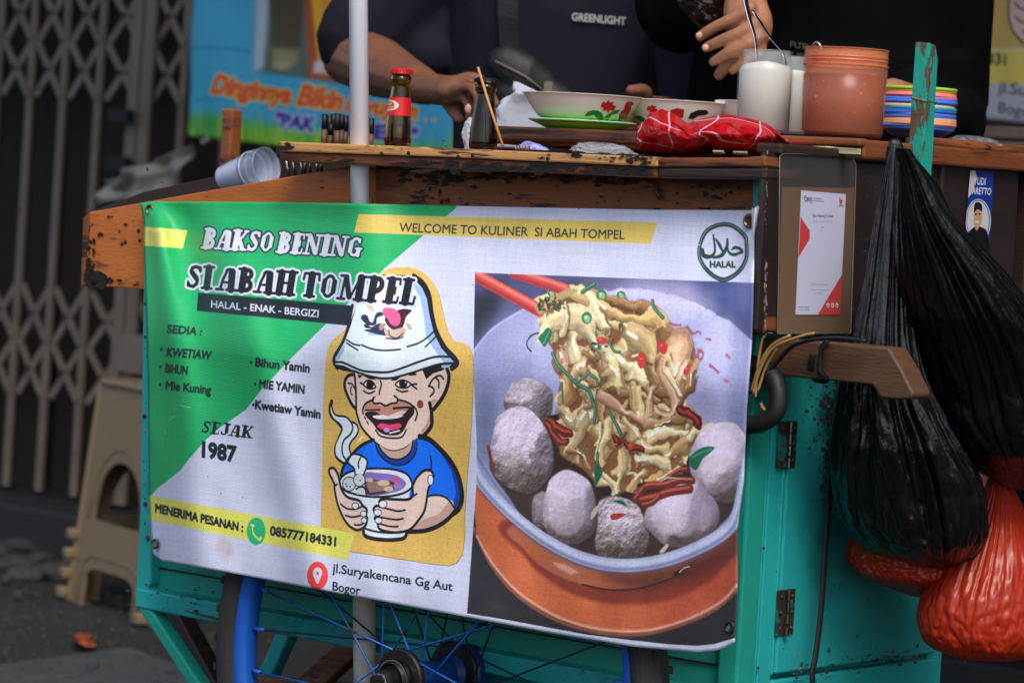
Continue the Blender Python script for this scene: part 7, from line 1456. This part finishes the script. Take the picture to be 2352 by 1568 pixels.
# ------------------------------------------------------------------ hanging plastic bags
M['blackbag'] = mat('black_bag_plastic', (9, 10, 13), rough=.25, var=.1, scale=30, bump=2.6, bscale=34, stretch=(1, 1, .45), spec=.7, rvar=.08)
M['redbag'] = mat('red_bag_plastic', (196, 56, 28), rough=.3, var=.3, scale=8, bump=.25, bscale=14, spec=.6, transl=.35, rvar=.06)
def bag(name, label, rows, a_, depth, mat_, seed, pleat=.5, pn=34, n=260, m=150, crumple=.05, loc_row=0, lean=0.0):
    """rows: (y, xl, xr) from the knot down; the pleats fan out of the knot and die away towards the belly"""
    ts = np.linspace(0, 1, len(rows)); V = []
    ys = spline([(t, r[0]) for t, r in zip(ts, rows)], 4); xls = spline([(t, r[1]) for t, r in zip(ts, rows)], 4); xrs = spline([(t, r[2]) for t, r in zip(ts, rows)], 4)
    tt = np.linspace(0, 1, len(ys)); ys = [v[1] for v in ys]; xls = [v[1] for v in xls]; xrs = [v[1] for v in xrs]
    rs_ = random.Random(seed); phs = sorted(rs_.uniform(0, 2 * math.pi) for _ in range(pn)); amps = [rs_.uniform(.35, 1) for _ in range(pn)]; wds = [rs_.uniform(.03, .11) for _ in range(pn)]; lens = [rs_.uniform(.5, 1.1) for _ in range(pn)]
    for j in range(m + 1):
        t = j / m; y = np.interp(t, tt, ys); xl = np.interp(t, tt, xls); xr = np.interp(t, tt, xrs); c = P((xl + xr) / 2, y, a=a_ + lean * t); r = max((xr - xl) / 2, 1) * mpp(c)
        for k in range(n):
            ph = 2 * math.pi * k / n; f = 0
            for p0_, am, wd, ln in zip(phs, amps, wds, lens):
                dd = abs((ph - p0_ + math.pi) % (2 * math.pi) - math.pi) / wd
                if dd < 1: f += am * (1 - dd) * max(0, 1 - t / ln) ** .6
            q_ = Vector((math.cos(ph), math.sin(ph), t * 2.5 + seed)); cr = crumple * noise.noise(q_ * 2) + crumple * .8 * abs(noise.noise(q_ * 4.5)) * min(1, t * 2) + crumple * .35 * noise.noise(q_ * 11) - crumple * .75 * min(1, max(0, t * 1.8 - .3)) * (1 - abs(noise.noise(Vector((q_.x * 5, q_.y * 5, q_.z * 1.6 + 3)))) * 2.2) ** 3 * .6 - crumple * .5 * min(1, max(0, t * 1.8 - .3)) * max(0, 1 - abs(noise.noise(Vector((q_.x * 9 + t * 3, q_.y * 9, q_.z * 4)))) * 5)
            rr = r * (1 - pleat * .5 * min(f, 1.2) + cr) 
            V.append(c + R0 * (math.cos(ph) * rr) + F0 * (math.sin(ph) * rr * (depth / max(r, depth) if r > depth else 1)))
    F = [(j * n + k, j * n + (k + 1) % n, (j + 1) * n + (k + 1) % n, (j + 1) * n + k) for j in range(m) for k in range(n)] + [tuple(range(n))[::-1], tuple(range(m * n, (m + 1) * n))]
    loc = P((rows[0][1] + rows[0][2]) / 2, rows[0][0], a=a_); o = MB().add(V, F).obj(name, mat_, smooth=True, loc=loc); return tag(o, label, 'plastic bag', 'plastic bags hanging at the cart end')
# the bags
bag('black_plastic_bag', 'long black plastic bag hanging left, its round belly below the wooden handle', [(335, 2046, 2068), (380, 2034, 2074), (500, 2010, 2090), (640, 1985, 2100), (790, 1955, 2115), (900, 1930, 2150), (1000, 1914, 2205), (1100, 1905, 2258), (1200, 1925, 2272), (1260, 1985, 2245), (1295, 2080, 2195), (1306, 2135, 2150)], .12, .075, M['blackbag'], 5, pleat=.42, crumple=.07)
bag('black_plastic_bag', 'wide black plastic bag fanning to the right beneath the chipped post', [(340, 2056, 2090), (400, 2062, 2130), (500, 2056, 2196), (600, 2055, 2290), (700, 2062, 2375), (800, 2075, 2450), (900, 2095, 2490), (980, 2120, 2500), (1050, 2180, 2480), (1100, 2270, 2400), (1125, 2330, 2350)], .19, .08, M['blackbag'], 9, pleat=.40, pn=30)
bag('red_plastic_bag', 'red plastic bag hanging lowest, bulging at the right edge below the black bags', [(1060, 2275, 2300), (1120, 2262, 2330), (1200, 2215, 2365), (1280, 2160, 2390), (1360, 2118, 2400), (1430, 2108, 2395), (1480, 2125, 2380), (1505, 2170, 2340), (1512, 2230, 2260)], .16, .08, M['redbag'], 14, pleat=.28, pn=14, crumple=.055)
bag('red_plastic_bag', 'dull red plastic bag bulging out beneath the round black bag', [(1130, 2120, 2200), (1180, 2020, 2230), (1230, 1958, 2240), (1280, 1948, 2230), (1320, 1965, 2200), (1350, 2040, 2170), (1368, 2090, 2140)], .08, .06, M['redbag'], 17, pleat=.1, pn=9, crumple=.07)
bag('black_plastic_bag', 'small black plastic bag hanging deepest at the far right edge', [(900, 2300, 2400), (1000, 2290, 2440), (1080, 2290, 2460), (1150, 2310, 2470), (1200, 2340, 2460), (1215, 2380, 2430)], .10, .06, M['blackbag'], 23, pleat=.3, crumple=.08)
bag('black_plastic_bag', 'knotted black plastic handles tied round the foot of the chipped post', [(318, 2050, 2062), (330, 2040, 2072), (350, 2036, 2084), (380, 2036, 2120), (430, 2060, 2160), (500, 2110, 2190), (560, 2160, 2215)], .10, .02, M['blackbag'], 31, pleat=.5, n=120, m=60)
# ------------------------------------------------------------------ the two vendors
M['skin1'] = mat('tanned_skin', (122, 78, 56), rough=.5, var=.22, scale=30, bump=.9, bscale=110, sss=.12)
M['skin2'] = mat('light_brown_skin', (158, 106, 78), rough=.5, var=.22, scale=30, bump=.9, bscale=110, sss=.12)
M['tee'] = mat('charcoal_cotton', (33, 31, 42), rough=.95, var=.12, scale=9, bump=.5, bscale=400, spec=.15)
M['black_tee'] = mat('black_cotton', (9, 9, 10), rough=.95, var=.15, scale=9, bump=.4, bscale=400, spec=.08)
M['trousers'] = mat('dark_trousers', (30, 30, 36), rough=.9)
M['nylon'] = mat('black_nylon', (15, 17, 19), rough=.55, var=.2, scale=20, bump=.5, bscale=200)
M['hair'] = mat('black_hair', (16, 14, 14), rough=.6, var=.3, scale=80, bump=1)
M['nail'] = mat('fingernail', (196, 150, 130), rough=.3)
def limb(mb, pts, rs, n=12):
    pts = [Vector(p) for p in pts]; mb.tube([Vector(v) for v in spline(pts, 4)], list(np.interp(np.linspace(0, 1, (len(pts) - 1) * 4 + 1), np.linspace(0, 1, len(rs)), rs)), n)
    mb.ellip(pts[0], (rs[0],) * 3, 6); mb.ellip(pts[-1], (rs[-1],) * 3, 6); return mb
def torso_rings(base, H, W, D, X, Y, lean=Vector((0, 0, 0))):
    k = [(.50, .82, .95), (.56, .80, .92), (.64, .82, .92), (.70, .90, .98), (.76, .98, 1.0), (.80, 1.0, .95), (.825, .92, .85), (.845, .62, .62), (.86, .34, .5)]
    return [(base + Z * (H * z) + lean * (z - .5), W * w_, D * d, X, Y) for z, w_, d in k]
def head(mb, c, X, Y, s=1.0):
    """Y points forwards"""
    rot = Matrix((X, Y, Z)).transposed()
    mb.ellip(c, (.076 * s, .092 * s, .112 * s), 14, rot); mb.ellip(c + Y * .022 - Z * .055, (.058 * s, .066 * s, .062 * s), 12, rot)
    mb.ellip(c + Y * .098 * s - Z * .012, (.013, .02, .022), 8, rot); mb.ellip(c + Y * .088 - Z * .05, (.026, .014, .010), 8, rot)
    for sx in (-1, 1): mb.ellip(c + X * (sx * .078) - Z * .01, (.010, .022, .032), 8, rot)
    mb.tube([c - Z * .05 - Y * .02, c - Z * .15 - Y * .03, c - Z * .20 - Y * .03], [.052, .054, .07], 16)
def finish_head(c, X, Y, root, parent):
    rot = Matrix((X, Y, Z)).transposed()
    hb_ = MB(); hb_.ellip(c + Z * .014 - Y * .012, (.082, .094, .110), 18, rot)
    hb_.V = [v for v in hb_.V]; o = hb_.obj('hair', M['hair'], parent, smooth=True)
    me = o.data; bm = bmesh.new(); bm.from_mesh(me); off = root_loc(parent)
    kill = [v for v in bm.verts if ((v.co + off - c).dot(Y) > .03 and (v.co + off - c).z < .05) or (v.co + off - c).z < -.055]; bmesh.ops.delete(bm, geom=kill, context='VERTS'); bm.to_mesh(me); bm.free()
    for sx in (-1, 1):
        MB().ellip(c + X * (sx * .03) + Y * .085 + Z * .008, (.012, .008, .007), 8, rot).obj('eye', M['vinyl'], parent, smooth=True)
def knit(amp, f1, f2, seed):
    def d(c): return amp * (noise.noise(Vector((c.x * f1, c.y * f1, c.z * f2 + seed))) + .5 * (1 - 2 * abs(noise.noise(Vector((c.x * f1 * 1.7 + 5, c.y * f1 * 1.7, c.z * f2 * 1.3 + seed))))) )
    return d
FACE = -F0; LEFT = -R0            # people face the camera; their right hand is on the left of the photo
X1, Y1 = R0, FACE
def person(base, H, skin, name, label):
    t = thing(name, label, 'person', base); return t
# --- vendor in the charcoal shirt
B1 = P(1290, 330, b=.86); B1.z = 0
p1 = person(B1, 1.62, M['skin1'], 'person', 'vendor in a charcoal t-shirt reaching for the dark soy bottle')
H1 = 1.60; sh_r = B1 - R0 * .185 + Z * (H1 * .815); sh_l = B1 + R0 * .185 + Z * (H1 * .815)
el = P(808, 128, b=.66); wr = P(982, 203, b=.50); hand = P(1046, 212, b=.46)
body = MB(); body.loft(torso_rings(B1, H1, .165, .105, X1, -Y1))
hc1 = B1 + Z * (H1 * .93) + FACE * .05; head(body, hc1, X1, Y1)
limb(body, [sh_r, el], [.054, .048]); limb(body, [el, el.lerp(wr, .35), el.lerp(wr, .7), wr], [.047, .046, .034, .0245])
body.ellip(hand, (.03, .03, .02), 8); limb(body, [wr, wr.lerp(hand, .6), hand], [.0225, .022, .024])
s = mpp(hand)
def fing(mb, px, bs, rs, n=10): limb(mb, [P(x, y, b=b_) for (x, y), b_ in zip(px, bs)], [r_ * .80 for r_ in rs], n)
# fingers curl over and behind the bottle neck, thumb comes down in front
fing(body, [(1040, 190), (1078, 176), (1108, 186), (1130, 214)], [.47, .47, .475, .48], [.0105, .0095, .0085, .0075]); fing(body, [(1035, 200), (1080, 188), (1120, 210), (1140, 240)], [.455, .455, .46, .465], [.0105, .0095, .0085, .0075])
fing(body, [(1035, 215), (1075, 200), (1098, 222), (1096, 252)], [.44, .43, .42, .42], [.0115, .0100, .0092, .008]); fing(body, [(1030, 230), (1062, 225), (1080, 248), (1078, 272)], [.445, .44, .435, .435], [.0105, .009, .0085, .0075]); fing(body, [(1025, 232), (1040, 255), (1055, 275)], [.46, .455, .455], [.012, .011, .009])
# other arm: hangs bent behind the bowls
el2 = P(1620, 330, b=.84); wr2 = P(1530, 262, b=.62); limb(body, [sh_l, el2], [.052, .040]); limb(body, [el2, el2.lerp(wr2, .4), wr2], [.040, .038, .024]); hb_ = P(1478, 262, b=.55); body.ellip(hb_, (.03, .032, .02), 8); limb(body, [wr2, hb_], [.024, .026])
for k in range(4): limb(body, [hb_ + Z * (.012 - .010 * k), hb_ - R0 * .03 + Z * (.014 - .011 * k) + FACE * .02, hb_ - R0 * .05 + Z * (.004 - .011 * k) + FACE * .03], [.009, .0085, .007], 8)
limb(body, [hb_ + Z * .01, hb_ + Z * .03 + FACE * .02, hb_ + Z * .03 - R0 * .02 + FACE * .035], [.011, .010, .008], 8)
for sx in (-1, 1): limb(body, [B1 + R0 * (sx * .085) + Z * .82, B1 + R0 * (sx * .10) + Z * .45 + FACE * .02, B1 + R0 * (sx * .11) + Z * .07], [.085, .058, .042]); limb(body, [B1 + R0 * (sx * .11) + Z * .04 - FACE * .03, B1 + R0 * (sx * .12) + Z * .035 + FACE * .16], [.038, .034])
bo = voxel(body, 'body', M['skin1'], .0034, p1, smooth_it=3)
finish_head(hc1, X1, Y1, p1, p1)
c_ = P(1075, 250, b=.405); MB().ellip(c_, (.0045, .002, .0065), 8, Matrix((R0, FACE, Z)).transposed()).obj('thumbnail', M['nail'], p1, smooth=True)
sh = MB(); sh.loft([(c, rx + .022, ry + .02, X, Y) for c, rx, ry, X, Y in torso_rings(B1, H1, .172, .108, X1, -Y1)]); se = sh_r.lerp(el, .84); limb(sh, [sh_r, sh_r.lerp(el, .3), se], [.072, .076, .080]); limb(sh, [sh_r, P(985, 30, b=.74), P(985, 118, b=.72)], [.06, .06, .045]); limb(sh, [P(1040, 60, b=.76), P(1010, 150, b=.76)], [.06, .03]); se2 = sh_l.lerp(el2, .80); limb(sh, [sh_l, sh_l.lerp(el2, .4), se2], [.068, .066, .064])
shirt1 = voxel(sh, 't_shirt', M['tee'], .007, p1, smooth_it=4, disp=knit(.015, 7.5, 3.2, 2))
sm_ = MB().lathe([(.066, 0), (.070, -.001), (.070, .016), (.066, .016)], se, 30, axis=(sh_r - el), close=True).obj('sleeve_hem', M['tee'], p1, smooth=True)
tr_ = MB()
for sx in (-1, 1): limb(tr_, [B1 + R0 * (sx * .08) + Z * .86, B1 + R0 * (sx * .10) + Z * .45 + FACE * .02, B1 + R0 * (sx * .11) + Z * .10], [.105, .075, .058])
voxel(tr_, 'trousers', M['trousers'], .011, p1, smooth_it=4)
bv = bvh_of(shirt1); M['print_white'] = mat('white_shirt_print', (176, 174, 176), rough=.8, var=.04)
V_, F_, E_ = text_mesh('GREENLIGHT', .03); W_ = V_[:, 0].max()
decal('shirt_print', [[[(1313 + 124 * x / W_ + 1.0 * y, 47 + 10.5 * x / W_ - 18 * y) for x, y in V_], [tuple(f) for f in F_]]], M['print_white'], p1, bv, off=.006, sub=0)
# crossbody bag
bagp = thing('crossbody_bag', 'black nylon crossbody bag with strap across the charcoal t-shirt', 'bag', P(1215, 200, b=.66))
def onshirt(x, y, off):
    r = ray(x, y).normalized(); h = bv.ray_cast(CAM, r); return (h[0] - r * off) if h[0] is not None else P(x, y, b=.74)
stp = [onshirt(x, y, .006) for x, y in ((1166, -70), (1166, -20), (1167, 40), (1169, 90), (1172, 130), (1180, 160))]
mbs = MB(); n_ = len(stp); V = []
for i, p in enumerate(stp): w_ = 23 * mpp(p); V += [p - R0 * w_, p + R0 * w_, p + R0 * w_ + F0 * .004, p - R0 * w_ + F0 * .004]
mbs.add(V, [(i * 4 + k, i * 4 + (k + 1) % 4, (i + 1) * 4 + (k + 1) % 4, (i + 1) * 4 + k) for i in range(n_ - 1) for k in range(4)]); mbs.obj('strap', M['nylon'], bagp, smooth=False)
bb_ = MB(); rotb = Matrix((R0 * .86 - Z * .50, F0, Z * .86 + R0 * .50)).transposed(); cB = onshirt(1205, 180, .012)
bb_.ellip(cB, (.062, .028, .036), 14, rotb); bb_.ellip(cB + R0 * .05 - Z * .03, (.05, .024, .026), 12, rotb); bb_.ellip(cB - Z * .03 - R0 * .01, (.04, .026, .035), 10, rotb)
voxel(bb_, 'pouch', M['nylon'], .004, bagp, smooth_it=3, disp=knit(.004, 14, 10, 5))
MB().tube([cB + FACE * .026 - R0 * .045 + Z * .022, cB + FACE * .03 + Z * .002, cB + FACE * .024 + R0 * .05 - Z * .032], .0018, 6).obj('zip', M['gate'], bagp, smooth=True)
MB().box(cB + FACE * .030 + R0 * .035 - Z * .012, (.012, .002, .016), Matrix((R0, F0, Z)).transposed()).obj('emblem', M['gate'], bagp)
# --- vendor in black
B2 = P(1905, 330, b=.92); B2.z = 0; H2 = 1.66
p2 = person(B2, H2, M['skin2'], 'person', 'vendor in a black shirt whose hand hangs over the jar of powder')
body = MB(); body.loft(torso_rings(B2, H2, .165, .11, X1, -Y1)); hc2 = B2 + Z * (H2 * .93) + FACE * .05; head(body, hc2, X1, Y1)
shr = B2 - R0 * .19 + Z * (H2 * .815); shl = B2 + R0 * .155 + Z * (H2 * .815)
wr = P(1712, -10, b=.50); el = P(1745, -170, b=.64)
limb(body, [shr, el], [.055, .043]); limb(body, [el, el.lerp(wr, .4), wr], [.043, .040, .026]); hand = P(1716, 55, b=.475)
limb(body, [wr, wr.lerp(hand, .5), hand, P(1722, 95, b=.475)], [.026, .030, .031, .024]); body.ellip(P(1722, 60, b=.475), (.034, .022, .04), 10)
for px, bs, rs in (([(1722, 20), (1685, 44), (1645, 62), (1608, 84)], [.455, .445, .44, .44], [.0125, .0112, .0102, .0088]), ([(1738, 55), (1700, 76), (1660, 92), (1622, 110)], [.450, .437, .432, .434], [.0125, .0110, .0100, .0086]),
                   ([(1745, 85), (1715, 104), (1675, 122), (1638, 142)], [.450, .437, .432, .436], [.0120, .0105, .0096, .0082]), ([(1748, 110), (1722, 132), (1698, 150), (1682, 162)], [.455, .445, .442, .445], [.0105, .0092, .0084, .0074]),
                   ([(1712, 112), (1690, 132), (1668, 152), (1652, 172)], [.47, .463, .46, .462], [.0130, .0118, .0112, .0098])): fing(body, px, bs, rs)
el2 = B2 + R0 * .17 + Z * 1.06 + FACE * .0; wr2 = P(2085, 235, b=.66); limb(body, [shl, el2], [.055, .042]); limb(body, [el2, wr2], [.042, .026]); hb_ = P(2050, 225, b=.56); body.ellip(hb_, (.032, .03, .02), 8); limb(body, [wr2, hb_], [.025, .026])
for k in range(4): limb(body, [hb_ + Z * (.015 - .011 * k), hb_ - R0 * .03 + Z * (.010 - .011 * k), hb_ - R0 * .05 - Z * (.006 + .010 * k) + FACE * .01], [.009, .0085, .007], 8)
limb(body, [hb_ + Z * .01, hb_ + Z * .02 - R0 * .03 + FACE * .02], [.011, .009], 8)
for sx in (-1, 1): limb(body, [B2 + R0 * (sx * .085) + Z * .84, B2 + R0 * (sx * .10) + Z * .46 + FACE * .02, B2 + R0 * (sx * .11) + Z * .07], [.085, .058, .042]); limb(body, [B2 + R0 * (sx * .11) + Z * .04 - FACE * .03, B2 + R0 * (sx * .12) + Z * .035 + FACE * .16], [.038, .034])
voxel(body, 'body', M['skin2'], .0033, p2, smooth_it=2); finish_head(hc2, X1, Y1, p2, p2)
for x, y, b_ in ((1606, 80, .428), (1621, 108, .422)): MB().ellip(P(x, y + 1, b=b_), (.0045, .002, .004), 8, Matrix((R0, FACE, Z)).transposed()).obj('fingernail', M['nail'], p2, smooth=True)
sh = MB(); sh.loft([(c, rx + .03, ry + .03, X, Y) for c, rx, ry, X, Y in torso_rings(B2, H2, .172, .112, X1, -Y1)])
limb(sh, [shr, el, el.lerp(wr, .35)], [.075, .068, .060]); limb(sh, [shl, shl.lerp(el2, .5), el2, el2.lerp(wr2, .9)], [.066, .062, .056, .045]); sh.loft([(B2 + Z * .80, .205, .15, X1, -Y1), (B2 + Z * .98, .215, .15, X1, -Y1), (B2 + Z * 1.15, .20, .145, X1, -Y1)])
# loose jacket front hanging between the two men
jk = [P(x, y, b=.70) for x, y in ((1470, -160), (1560, 40), (1640, 120), (1700, 200))]
limb(sh, [shr, P(1620, -40, b=.66), P(1560, 10, b=.64)], [.075, .07, .055])
shirt2 = voxel(sh, 'black_shirt', M['black_tee'], .0075, p2, smooth_it=4, disp=knit(.014, 7, 3.2, 8))
tr_ = MB()
for sx in (-1, 1): limb(tr_, [B2 + R0 * (sx * .08) + Z * .86, B2 + R0 * (sx * .10) + Z * .45 + FACE * .02, B2 + R0 * (sx * .11) + Z * .10], [.105, .075, .058])
voxel(tr_, 'trousers', M['trousers'], .011, p2, smooth_it=4)
bv = bvh_of(shirt2); M['print_dim'] = mat('faded_shirt_print', (60, 60, 62), rough=.8)
for t_, x0, x1, y0, y1 in (('FUTURE', 1815, 1890, 108, 122), ('SUPPLY', 1808, 1884, 130, 145)):
    V_, F_, E_ = text_mesh(t_, .02); W_ = V_[:, 0].max(); decal('shirt_print', [[[(x0 + (x1 - x0) * x / W_, y0 + (y1 - y0) * x / W_ - 14 * y) for x, y in V_], [tuple(f) for f in F_]]], M['print_dim'], p2, bv, off=.006, sub=0)
# dark drink bag held by the black-shirted vendor
M['cola'] = mat('dark_drink', (20, 8, 8), rough=.12, var=.4, scale=30, coat=.5)
blob_px('drink_bag', 'dark glossy bag of drink held above the bowls by the vendor in black', 'drink bag', [(-90, 1600, 1640), (-40, 1560, 1690), (10, 1556, 1690), (50, 1585, 1676), (74, 1620, 1650)], .52, .05, M['cola'], 4, crumple=.08)
